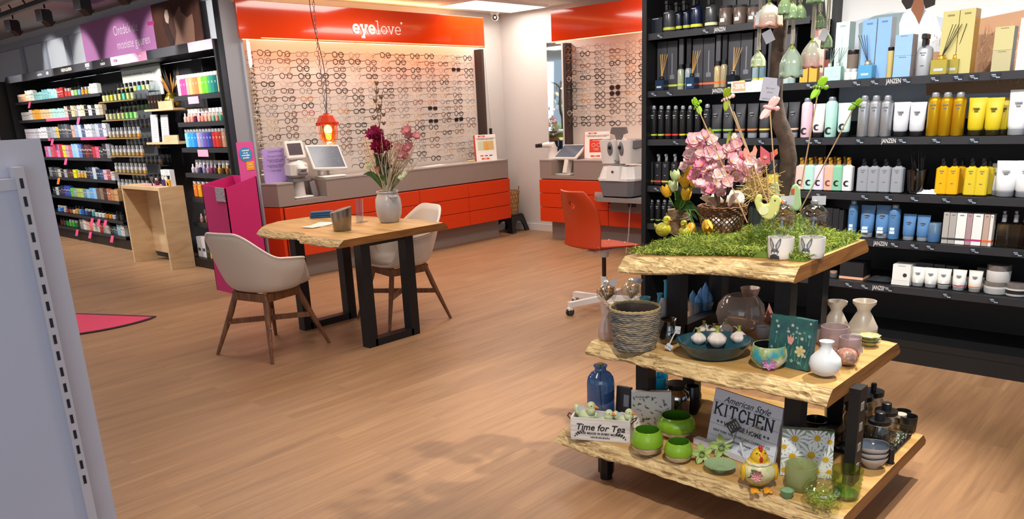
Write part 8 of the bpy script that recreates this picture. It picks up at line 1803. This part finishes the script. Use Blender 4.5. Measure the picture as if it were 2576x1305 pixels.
# three birds
BG = mat('bird_glaze', '#c0c8a0', .45, noise='#a8b488', nscale=55)
def bird(px, pb, w0, pt_, lab, face):
    q = at(px, pb, z=Z1+Hc*.6); rr = w0*mpp(q)/2*1.2; q = V((a.x, a.y, 0)).lerp(V((b.x, b.y, 0)), (px-1436)/(1610-1436)); nrm = V((-ex.y, ex.x, 0)).normalized(); q = q+nrm*Dp*.5; hb = zat(px, pt_, q)-Z1
    t = thing('ceramic_bird', lab, 'figurine', (q.x, q.y, Z1+.008), face)
    z0 = hb-rr*2.0; body = MB().lathe([(rr*.35, 0), (rr*.40, z0*.7), (rr*.55, z0)], 16).sphere((0, 0, z0+rr*.55), rr*.72, 22, 12, None, (1.15, .85, .85)); body.tube([(rr*.3, 0, z0+rr*.8), (rr*.42, 0, z0+rr*1.25), (rr*.42, 0, z0+rr*1.55)], [rr*.5, rr*.42, rr*.36], 14); body.sphere((rr*.44, 0, z0+rr*1.55), rr*.40, 16, 10)
    body.tube([(-rr*.6, 0, z0+rr*.6), (-rr*.95, 0, z0+rr*1.05), (-rr*.92, 0, z0+rr*1.5)], [rr*.34, rr*.26, rr*.2], 12, flatten=1)
    obj('bird_body', body.mesh('b', BG, True, 180), t); obj('beak', MB().tube([(rr*.78, 0, z0+rr*1.52), (rr*1.18, 0, z0+rr*1.42)], [rr*.19, rr*.03], 10).mesh('k', flat('#d07a34', .5), True), t)
    for s in (-1, 1): obj('eye', MB().sphere((rr*.58, s*rr*.34, z0+rr*1.66), rr*.06, 8, 6).mesh('e', flat('#1a1a18', .3)), t); obj('wing_relief', MB().sphere((-rr*.05, s*rr*.56, z0+rr*.6), rr*.33, 14, 8, None, (1.1, .2, .8)).mesh('w', mat('bird_wing', '#bcc0a0', .5), True), t)
    obj('white_tag', MB().box(-rr*.5, rr*.1, .0, .001, z0+rr*1.0, z0+rr*1.5, TR(-rr*.3, 0, 0, rz=.6)).mesh('t', flat('#b4b8ba', .6)), t)
fc = rz-.15
bird(1478, 1060, 46, 1012, 'left of three pale green ceramic birds, tallest one, in the tea crate', fc); bird(1532, 1066, 42, 1032, 'middle of three pale green ceramic birds in the tea crate', fc); bird(1590, 1070, 42, 1030, 'right of three pale green ceramic birds, tail raised, in the tea crate', fc)
# dark pack, turquoise goblet, lantern
pack('photo_frame', 'small dark grey pack standing behind the tea crate', 'pack', (1548, 1045), (1583, 1052), Z1, (1548, 975), .02, flat('#35363e', .3), lambda t, T_, W_, H_: obj('cover_print', MB().box(W_*.05, W_*.42, -.001, 0, H_*.35, H_*.75, T_).mesh('c', flat('#8a94a4')), t), .1)
turned('goblet', 'turquoise glass goblet under the middle tier beside the black frame', 'bowl', [(.5, 0), (.45, .3), (.6, .5), (1, .78), (1, 1), (.93, 1), (.5, .52)], mat('turquoise_bright', '#1f9cc8', .15), 1651, 1040, 56, 938, Z1)
turned('lantern_jar', 'dark lidded glass lantern jar behind the napkin packs', 'jar', [(.8, 0), (.95, .1), (1, .6), (.9, .78), (.62, .85), (.62, .9)], glass('black_green_glass', '#2c3a3c', .05, .4), 1700, 1060, 70, 955, Z1, parts=(('lid', [(.66, .86), (.74, .9), (.74, 1), (.2, 1.01)], DKP),))
turned('dark_vase', 'tall black vase in the shadow under the middle tier', 'vase', [(.6, 0), (1, .3), (1, .7), (.7, 1)], flat('#111214', .3), 1740, 1045, 46, 965, Z1)
BOT = mat('botanical_print', '#d4d2ce', .5, noise='#e0deda', nscale=6)
def prt_bot(t, T_, W_, H_):
    random.seed(15)
    for i in range(44):
        x, z = random.uniform(-.42, .42)*W_, random.uniform(.05, .85)*H_; an = random.uniform(0, 6.28); l = random.uniform(.012, .024); dx, dz = math.cos(an)*l, abs(math.sin(an))*l; obj('leaf_print', MB().add([(x, -.0007, z), (x+dx*.5-dz*.18, -.0007, z+dz*.5+dx*.18), (x+dx, -.0007, z+dz), (x+dx*.5+dz*.18, -.0007, z+dz*.5-dx*.18)], [[0, 3, 2, 1]], T_).mesh('l', flat(random.choice(['#5c6a4c', '#7c8660', '#8a7c84', '#a894a4', '#46543c']))), t)
    text(t, 'Ambiente', flat('#55504c'), T_ @ TR(-W_*.25, -.001, H_*.86, rx=PI/2), .014, shear=.3, ext=.0002)
pack('napkin_pack', 'white napkin pack with grey green botanical print above the green bowls', 'napkins', (1588, 1078), (1688, 1080), Z1, (1582, 990), .03, BOT, prt_bot, .06)
# green bowls
GB = mat('green_lustre', '#76a024', .18, spec=.6); GI = mat('green_inside', '#3f7418', .35); SS = mat('silver_stripes', '#d0cac8', .22, .9)
for (px, pb, w0, pt_, lab) in ((1700, 1106, 96, 1032, 'largest green glass bowl with silver ribbed foot, at the back'), (1628, 1149, 80, 1069, 'medium green glass bowl with silver ribbed foot, beside the tea crate'), (1706, 1167, 70, 1100, 'smallest green glass bowl with silver ribbed foot, in front')):
    p, w_, h = site(px, pb, Z1, w0, pt_, .5, .7); r = w_/2; t = thing('tealight_bowl', lab, 'candle holder', p+V((0, 0, .001)))
    obj('bowl_body', MB().lathe([(r*.965, h*.40), (r, h*.5), (r*.97, h*.70), (r*.82, h*.95), (r*.76, h), (r*.74, h)], 40, capb=False, capt=False).mesh('b', GB, True), t); obj('inside', MB().lathe([(r*.3, h*.1), (r*.9, h*.5), (r*.74, h)], 36, capt=False).mesh('i', GI, True), t)
    pf = []
    for i in range(14): q = i/13; z = h*.40*q; R_ = r*(.42+.545*math.sin(PI/2*q)**.8); pf.append((R_*(1+.02*(i % 2)), z))
    obj('ribbed_foot', MB().lathe(pf, 40, capt=False).mesh('s', SS, True, 20), t)
# flower candle holders
LGG = mat('pale_green_enamel', '#93a860', .3)
def flowerholder(px, pb, w0, pt_, lab, up):
    p = at(px, (pb+pt_)/2, z=Z1+.03); rr = w0*mpp(p)/2; t = thing('flower_holder', lab, 'candle holder', (p.x, p.y, Z1+rr*.75)); d = V((-.8, -.5, up)).normalized(); Rm = d.to_track_quat('Z', 'Y').to_matrix().to_4x4()
    for k in range(5):
        a = 2*PI*k/5+.5; o = obj('petal', MB().grid(lambda u, v: (rr*(.22+.8*v)*math.cos(a)-(u-.5)*rr*.62*math.sin(PI*min(1, .2+.75*v))*math.sin(a), rr*(.22+.8*v)*math.sin(a)+(u-.5)*rr*.62*math.sin(PI*min(1, .2+.75*v))*math.cos(a), rr*.1*v+rr*.15*(2*u-1)**2), 6, 8, Rm).mesh('p', LGG, True, 180), t); md = o.modifiers.new('s', 'SOLIDIFY'); md.thickness = .0015
    obj('candle_cup', MB().lathe([(rr*.24, -rr*.0), (rr*.26, rr*.35), (rr*.22, rr*.35), (rr*.2, rr*.05)], 20, Rm, capt=False).mesh('c', mat('pale_green_dark', '#7c9040', .3), True, 60), t)
flowerholder(1766, 1170, 56, 1115, 'left pale green metal flower candle holder', .5); flowerholder(1815, 1155, 64, 1098, 'right pale green metal flower candle holder before the kitchen board', .35)
p, w_, h = site(1811, 1193, Z1, 80, 1152, .5, .9); t = thing('ribbed_dish', 'small pale green ribbed dish in front of the flower holders', 'dish', p+V((0, 0, .001))); r = w_/2; h = .032
obj('dish_body', MB().grid(lambda u, v: (r*(.12+.88*v)*math.cos(u*2*PI), r*(.12+.88*v)*math.sin(u*2*PI), .012+h*.5*v**2+.0012*math.cos(u*2*PI*36)*v), 144, 8, wrap=True).mesh('d', mat('celadon', '#88a07a', .3), True, 180), t); obj('foot', MB().lathe([(r*.35, 0), (r*.38, .012), (r*.1, .016)], 24).mesh('f', MATS['celadon']), t)
# kitchen board
a2, b2 = at(1757, 1112, z=Z1), at(1922, 1178, z=Z1); KB = mat('board_greyblue', '#d2d7e4', .6)
t, T_, W_, H_ = pack('kitchen_sign', 'pale blue wooden recipe board reading American Style Kitchen', 'sign', (1775, 1118), (1942, 1183), Z1, (1806, 985), .014, KB, None, .22)
obj('ledge', MB().box(-W_*.62, W_*.45, -.03, -.0, -.002, .022).mesh('l', mat('board_ledge', '#c8ccda', .6)), t)
for i in range(1, 5): obj('plank_line', MB().box(-W_*.49, W_*.49, -.0006, .0, H_*.2*i, H_*.2*i+.0012, T_).mesh('l', flat('#7f8494')), t)
IK = flat('#23262e', .6)
text(t, 'American Style', IK, T_ @ TR(0, -.001, H_*.86, rx=PI/2), H_*.15, shear=.45, ext=.0003); 
# KITCHEN in slab capitals
def slabcap(t, s, T_, x0, z0, S, m, gap=.22):
    G_ = {'K': ([[(0, 0), (0, 1)], [(.62, 1), (.02, .42)], [(.2, .6), (.68, 0)]], [(0, 1), (0, 0), (.62, 1), (.68, 0)], .72), 'I': ([[(.1, 0), (.1, 1)]], [(.1, 0), (.1, 1)], .22), 'T': ([[(.35, 0), (.35, 1)], [(0, 1), (.7, 1)], [(0, 1), (0, .78)], [(.7, 1), (.7, .78)]], [(.35, 0)], .7), 'C': ([[(.66, .75), (.5, .97), (.3, 1), (.1, .8), (.03, .5), (.1, .2), (.3, 0), (.5, .03), (.66, .22)]], [], .66), 'H': ([[(0, 0), (0, 1)], [(.62, 0), (.62, 1)], [(0, .5), (.62, .5)]], [(0, 0), (0, 1), (.62, 0), (.62, 1)], .64), 'E': ([[(0, 0), (0, 1)], [(0, 1), (.55, 1)], [(0, .5), (.4, .5)], [(0, 0), (.58, 0)], [(.55, 1), (.55, .8)], [(.58, 0), (.58, .22)]], [(0, 0), (0, 1)], .58), 'N': ([[(0, 0), (0, 1)], [(0, 1), (.62, 0)], [(.62, 0), (.62, 1)]], [(0, 0), (0, 1), (.62, 1)], .64)}
    x = x0
    for ch in s:
        st, sf, adv = G_[ch]; mb = MB(); j = 0
        segs = [(p_, q_, .15) for pl in st for p_, q_ in zip(pl[:-1], pl[1:])]+[((c[0]-.14, c[1]), (c[0]+.14, c[1]), .07) for c in sf]
        for p_, q_, wd in segs:
            A_, B_ = V((x+p_[0]*S, z0+p_[1]*S)), V((x+q_[0]*S, z0+q_[1]*S)); d = (B_-A_).normalized(); n_ = V((-d.y, d.x))*wd*S/2; e2 = d*.03*S; y = -.0010-.00005*j; j += 1
            mb.add([((A_-e2-n_).x, y, (A_-e2-n_).y), ((B_+e2-n_).x, y, (B_+e2-n_).y), ((B_+e2+n_).x, y, (B_+e2+n_).y), ((A_-e2+n_).x, y, (A_-e2+n_).y)], [[0, 1, 2, 3]], T_)
        obj('letter', mb.mesh('l', m), t); x += (adv+gap)*S
    return x-x0
S_ = H_*.20; wtot = (.72+.22+.7+.66+.64+.58+.64+7*.26)*S_; sc_ = min(1, W_*.9/wtot); S_ *= sc_; slabcap(t, 'KITCHEN', T_, -W_*.44, H_*.57, S_, IK, .26)
text(t, '* * VINTAGE HOME * *', IK, T_ @ TR(0, -.001, H_*.44, rx=PI/2), H_*.105, bold=.0004, ext=.0003); text(t, 'NEW YORK TIME IN ORIGINAL COMPANY CO', IK, T_ @ TR(0, -.001, H_*.30, rx=PI/2), H_*.055, ext=.0003); text(t, 'FRESH HOME MADE', IK, T_ @ TR(0, -.001, H_*.20, rx=PI/2), H_*.05, ext=.0003)
# utensils on the board
def bpt(px, py, off=.03): # point just in front of the board
    c = t.location; n_ = Matrix.Rotation(t.rotation_euler.z, 3, 'Z') @ V((0, -1, 0)); n_ = (n_+V((0, 0, .22))).normalized(); v = _f+_r*((px-CXP)/FPX)+_d*((py-CYP)/FPX); q0_ = V(c)+n_*off; s_ = (q0_-EYEP).dot(n_)/v.dot(n_); return EYEP+v*s_
sp0 = bpt(1845, 1078); u = thing('spatula', 'slotted metal spatula with white handle leaning on the kitchen board', 'utensil', sp0)
c4 = [bpt(*q)-sp0 for q in ((1825, 1066), (1850, 1052), (1866, 1078), (1840, 1092))]
bl = MB()
def bl_(u_, v_): return c4[0].lerp(c4[1], u_).lerp(c4[3].lerp(c4[2], u_), v_)
for i in range(9):
    for j in range(4):
        if i % 2 == 1 and j in (1, 2): continue
        q = [bl_(i/9, j/4), bl_((i+1)/9, j/4), bl_((i+1)/9, (j+1)/4), bl_(i/9, (j+1)/4)]; bl.add(q, [[0, 1, 2, 3]])
obj('slotted_blade', bl.mesh('b', flat('#4a4744', .3, .6)), u); obj('shaft', MB().tube([bpt(1853, 1085)-sp0, bpt(1845, 1108)-sp0], .0025, 6).mesh('s', flat('#8a8a8c', .3, .8)), u); obj('handle', MB().tube([bpt(1845, 1105)-sp0, bpt(1800, 1128)-sp0], [.004, .006], 8).mesh('h', flat('#c4c6ce', .3), True), u)
w0_ = bpt(1880, 1095, .04); u = thing('whisk', 'wire whisk with white handle leaning on the kitchen board', 'utensil', w0_)
ax0, ax1 = bpt(1862, 1112, .04)-w0_, bpt(1915, 1072, .04)-w0_; dd = ax1-ax0; sd = dd.cross(V((-.6, -.5, .5))).normalized()
for k in range(5): s_ = (k-2)/2; obj('wire', MB().tube([ax0+dd*q+sd*s_*.022*math.sin(PI*q)+V((-.6, -.5, .4))*.012*math.sin(PI*q)*(1-abs(s_)) for q in [i/10 for i in range(11)]], .0011, 5).mesh('w', flat('#b8b8ba', .3, .8)), u)
obj('handle', MB().tube([ax0, bpt(1872, 1150, .03)-w0_], [.004, .006], 8).mesh('h', flat('#c4c6ce', .3), True), u)
# ceramic hen
p, w_, h = site(1905, 1238, Z1, 92, 1116, .8, .1); fy = math.atan2(-p.y, -p.x)+.25; t = thing('ceramic_hen', 'yellow ceramic hen with lace dress and pink flower at the front of the bottom tier', 'figurine', p+V((0, 0, .001)), fy); r = w_/2; HY = mat('hen_yellow', '#c9a21c', .15, spec=.7)
HW = mat('hen_lace', '#cfcaa4', .3, noise='#b4b488', nscale=30, bump=.5)
obj('hen_body', MB().grid(lambda u, v: (r*.95*math.sin(PI*min(.98, .12+.72*v))**.8*(1-.25*v)*math.cos(u*2*PI)*.92, r*math.sin(PI*min(.98, .12+.72*v))**.8*(1-.25*v)*math.sin(u*2*PI), h*(.06+.66*v)), 32, 16, wrap=True).tube([(0, 0, h*.6), (r*.05, 0, h*.75), (r*.08, 0, h*.86), (r*.08, 0, h*.93)], [r*.52, r*.46, r*.34, r*.12], 20).mesh('b', HY, True, 180), t)
obj('lace_dress', MB().grid(lambda u, v: ((r*1.0*math.sin(PI*min(.98, .14+.66*v))**.8*(1-.22*v)+.001+.002*abs(math.cos(u*2*PI*9))*(v < .12))*math.cos(u*2*PI)*.93, (r*1.03*math.sin(PI*min(.98, .14+.66*v))**.8*(1-.22*v)+.001)*math.sin(u*2*PI), h*(.13+.50*v)-.003*abs(math.cos(u*2*PI*9))*(v < .1)), 90, 14, wrap=True).mesh('d', HW, True, 180), t)
obj('collar', MB().tube([(r*.03+r*.56*math.cos(2*PI*k/28), r*.60*math.sin(2*PI*k/28), h*.60+.0015*math.cos(k*2)) for k in range(28)], r*.09, 8, closed=True).mesh('c', mat('hen_collar', '#c2bfa8', .3), True), t)
obj('comb', MB().sphere((r*.1, 0, h*.94), r*.10, 10, 6).sphere((r*.22, 0, h*.965), r*.12, 10, 6).sphere((r*.34, 0, h*.93), r*.09, 10, 6).mesh('c', flat('#b0201c', .2), True), t); obj('wattle', MB().sphere((r*.50, 0, h*.72), r*.13, 10, 8, None, (.6, .8, 1.3)).mesh('w', flat('#b0201c', .2), True), t)
obj('beak', MB().tube([(r*.42, 0, h*.84), (r*.62, 0, h*.80)], [r*.13, r*.02], 8).mesh('k', flat('#d88a28', .3), True), t)
for s in (-1, 1):
    obj('eye', MB().sphere((r*.38, s*r*.22, h*.86), r*.04, 8, 6).mesh('e', flat('#18140c', .2)), t); obj('wing', MB().sphere((r*.15, s*r*.85, h*.36), r*.42, 14, 8, None, (.9, .35, 1.1)).mesh('w', HY, True), t)
    obj('foot', MB().sphere((r*.75, s*r*.34, h*.045), r*.24, 12, 8, None, (1.2, 1, .45)).sphere((r*.95, s*r*.2, h*.035), r*.12, 8, 6, None, (1.2, 1, .6)).sphere((r*.95, s*r*.48, h*.035), r*.12, 8, 6, None, (1.2, 1, .6)).mesh('f', flat('#d08c1c', .2), True), t)
pf_ = petal_flower(7, r*.34, 1., petm('hen_flower', '#c89090'), .2, .7, 1, flat('#d0902c')); bloom(pf_, t, (r*.93, -r*.30, h*.44), (1, -.3, .1), 1, 'flower')
for dz, dy in ((.1, -.42), (-.1, -.55)): leaf(t, (r*.86, -r*.3, h*.44), (r*.8, r*dy*1.4, h*(.44+dz)), r*.12, flat('#2c6a30', .3), V((.003, 0, 0)))
# daisy napkins
DG_ = mat('daisy_ground', '#5c7450', .4, noise='#a8b4a8', nscale=14)
def prt_daisy(t, T_, W_, H_):
    t['bx'] = W_/2; t['bz'] = H_
    for (x, z, s) in ((-.25, .80, .27), (.18, .84, .25), (.08, .48, .29), (-.28, .42, .27), (.36, .40, .23), (-.45, .62, .21), (.42, .78, .2), (.2, .12, .27), (-.1, .15, .23), (-.42, .12, .23), (.44, .14, .2)): flower_flat(t, T_, x*W_, z*H_, W_*s, '#e2e6ea', '#d0a41c', 13, 'daisy_print', -.0008-abs(x)*.0008, .11)
pack('napkin_pack', 'daisy patterned napkin pack at the right front of the bottom tier', 'napkins', (1962, 1196), (2092, 1206), Z1, (1964, 1084), .03, DG_, prt_daisy, .06)
# glasses at the front right
turned('frosted_glass', 'frosted pale green tealight glass in front of the daisy pack', 'candle glass', [(.55, 0), (.75, .04), (.98, .25), (1, .7), (.97, 1), (.93, 1), (.6, .06)], glass('frosted_green', '#d4dcb0', .35, .3, ('#b4bc8c', .85, .42)), 2012, 1240, 78, 1155, Z1)
t, r, h = turned('ribbed_candle', 'tiny green ribbed candle cup in front of the frosted glass', 'candle', [(.6, 0), (.8, .3), (1, 1), (.9, 1), (.55, .5)], mat('mint_ceramic', '#5f8a62', .4), 1979, 1256, 34, 1227, Z1); obj('wax', MB().lathe([(r*.86, h*.8), (r*.86, h*.9)], 20).tube([(0, 0, h*.9), (0, 0, h*1.2)], .001, 5).mesh('w', flat('#7ca080')), t)
GG = glass('green_glass', '#e6f0c8', .03, .1)
t, r, h = turned('round_vase', 'round clear green glass vase filled with green strands at the front right', 'vase', [(.35, 0), (.7, .06), (.96, .28), (1, .48), (.85, .68), (.5, .8), (.36, .86), (.36, .90), (.44, .95), (.40, 1.0)], glass('pale_green_glass', '#eef4e0', .03, .1), 2066, 1284, 98, 1188, Z1, 40, rb=.55, rt=.3)
mb = MB(); random.seed(5)
for i in range(220): a = random.uniform(0, 6.28); q = random.uniform(.05, .45); R_ = r*.86*math.sin(PI*(.2+.65*q))*random.uniform(.3, 1); c0 = V((math.cos(a)*R_, math.sin(a)*R_, h*q)); mb.tube([c0, c0+V((random.uniform(-1, 1), random.uniform(-1, 1), random.uniform(-.3, .6)))*.014], .0015, 4)
so = obj('green_strands', mb.mesh('s', flat('#8a9c1c', .4)), t); so['kind'] = 'stuff'
t, r, h = turned('dimpled_tumbler', 'green tinted dimpled glass tumbler at the right front corner', 'candle glass', [(.80, 0), (.86, .02), (.9, .3), (1, .9), (1, 1), (.94, 1), (.8, .12)], GG, 2126, 1260, 74, 1168, Z1, 36); obj('green_base', MB().lathe([(r*.74, .004), (r*.80, h*.16), (r*.3, h*.2)], 28).mesh('b', mat('deep_green_glass', '#2c6a1c', .08, spec=.8), True), t)
for k in range(20): a = k*2*PI/10; obj('dimple', MB().sphere((math.cos(a+(k > 9)*.3)*r*.95, math.sin(a+(k > 9)*.3)*r*.95, h*(.45 if k > 9 else .68)), r*.07, 8, 6, None, (1, 1, 1.2)).mesh('d', GG, True), t)
# stacked bowls
for i in range(3):
    p, w_, h = site(2191, 1181, Z1, 74, 1140, .5, .95); r = w_/2; hb = .045; z = i*.020; t = thing('rice_bowl', ['bottom', 'middle', 'top'][i]+' of three stacked white bowls with dark blue inside', 'bowl', p+V((0, 0, .001+z)), 0, 'stacked white bowls')
    obj('bowl_body', MB().grid(lambda u, v: ((r*(.42+.58*math.sin(PI/2*v)))*math.cos(u*2*PI), (r*(.42+.58*math.sin(PI/2*v)))*math.sin(u*2*PI), hb*v+.003+.002*math.cos(u*2*PI*3+i)*v), 40, 8, wrap=True).lathe([(r*.42, 0), (r*.42, .004)], 24).mesh('b', mat('bowl_white', '#b0aaac', .35), True, 180), t)
    obj('inside_glaze', MB().grid(lambda u, v: ((r*(.3+.66*math.sin(PI/2*v)))*math.cos(u*2*PI), (r*(.3+.66*math.sin(PI/2*v)))*math.sin(u*2*PI), .008+(hb-.006)*v+.002*math.cos(u*2*PI*3+i)*v), 40, 8, wrap=True).lathe([(.001, .008), (r*.3, .0081)], 30, capb=False, capt=False).mesh('b', mat('bowl_inside', '#4a5260', .2), True, 180), t)
# wire tray with jars
tray = [at(*q, z=Z1)[:2] for q in ((2146, 1135), (2236, 1158), (2282, 1103), (2190, 1086))]
xs_ = [q[0] for q in tray]; ys_ = [q[1] for q in tray]; X0, X1, Y0, Y1 = 2.845, 3.15, .82, 1.01
t = thing('wire_tray', 'black wire tray with glass chips under the storage jars', 'tray', (0, 0, Z1+.001)); obj('mirror_base', MB().box(X0, X1, Y0, Y1, .0, .006).mesh('b', flat('#2a2c2c', .3)), t); wt = MB()
for z in (.008, .045): wt.tube([(X0, Y0, z), (X1, Y0, z), (X1, Y1, z), (X0, Y1, z)], .0022, 5, closed=True)
for i in range(8):
    x = X0+(X1-X0)*i/7; wt.tube([(x, Y0, .006), (x, Y0, .045)], .0016, 4); wt.tube([(x, Y1, .006), (x, Y1, .045)], .0016, 4)
obj('wire_rail', wt.mesh('w', flat('#141414', .4)), t)
ch_ = MB(); random.seed(77)
for i in range(420): x, y = random.uniform(X0+.01, X1-.01), random.uniform(Y0+.01, Y1-.01); s_ = random.uniform(.004, .008); ch_.mi(i % 2).cbox((0, 0, 0), (s_*2, s_*1.4, s_), TR(x, y, .006+s_*.6+random.uniform(0, .008), random.uniform(0, 6), random.uniform(-.5, .5), random.uniform(-.5, .5)))
so = obj('glass_chips', ch_.mesh('c', [flat('#8f9484', .1), flat('#4c504a', .1)]), t); so['kind'] = 'stuff'
JG = glass('jar_glass', '#d0cec8', .04, .10); LID = mat('jar_lid', '#1e1c1b', .25, .3)
for i, (x, y, w0, hj, lab) in enumerate(((2.90, .957, .084, .165, 'front left storage jar half hidden by the slotted post'), (2.905, .868, .084, .125, 'front storage jar with fat black knob, just behind the bowls'), (2.995, .967, .084, .175, 'tall middle storage jar with black knob lid'), (3.09, .957, .084, .165, 'rearmost storage jar with black knob lid'), (3.0, .876, .084, .13, 'right storage jar with wide black knob'))):
    r = w0/2; t = thing('storage_jar', lab, 'jar', (x, y, Z1+.021), 0, 'black lidded storage jars'); obj('jar_glass', MB().lathe([(r*.9, 0), (r, .006), (r, hj*.72), (r*.8, hj*.86), (r*.8, hj*.9)], 28, capt=False).mesh('g', JG, True), t)
    obj('lid', MB().lathe([(r*.92, hj*.88), (r*.96, hj*.9), (r*.96, hj), (r*.5, hj*1.01)], 28).mesh('l', LID, True, 50), t); k_ = .42 if i in (1, 4) else .26; obj('knob', MB().lathe([(r*k_, hj*1.0), (r*k_, hj*1.0+.028), (r*k_*.8, hj*1.0+.030)], 18).mesh('k', DKP), t); obj('metal_ring', MB().tube([(r*.97*math.cos(2*PI*j/28), r*.97*math.sin(2*PI*j/28), hj*.88) for j in range(28)], .0018, 5, closed=True).mesh('r', flat('#a8a29a', .3, .8)), t)
for (px, pb, w0, pt_, lab) in ((2282, 1088, 42, 1040, 'black straight cup at the far right corner, in front'), (2268, 1072, 38, 1028, 'black straight cup at the far right corner, behind')): turned('black_cup', lab, 'cup', [(.85, 0), (.9, .03), (1, 1), (.93, 1), (.82, .05)], flat('#17181a', .35), px, pb, w0, pt_, Z1)
turned('lidded_pot', 'small glass pot with cream lid between the jars and black cups', 'jar', [(.9, 0), (.95, .03), (.95, .8)], JG, 2262, 1082, 28, 1036, Z1, parts=(('lid', [(1, .8), (1, .98), (.6, 1)], flat('#b0a898', .4)),))
turned('black_candle_jar', 'black glass jar with slanted rim behind the slotted post', 'jar', [(.75, 0), (.9, .4), (1, 1), (.94, 1), (.7, .1)], flat('#141414', .15), 2052, 1095, 62, 1046, Z1)
turned('amber_tumbler', 'dark amber tumbler beside the black frame on the bottom tier', 'tumbler', [(.8, 0), (.95, .5), (1, 1), (.94, 1), (.7, .1)], glass('amber_dark', '#5a4026', .05, .2), 2092, 1070, 40, 1015, Z1)
t = thing('marker_post', 'short black cylinder standing behind the stacked bowls', 'candle', (2.868, .806, Z1+.001)); obj('cylinder', MB().lathe([(.011, 0), (.011, .055), (.009, .057)], 18).mesh('c', DKP), t)
obj('base', MB().lathe([(.014, 0), (.014, .003)], 18).mesh('c', DKP), t)
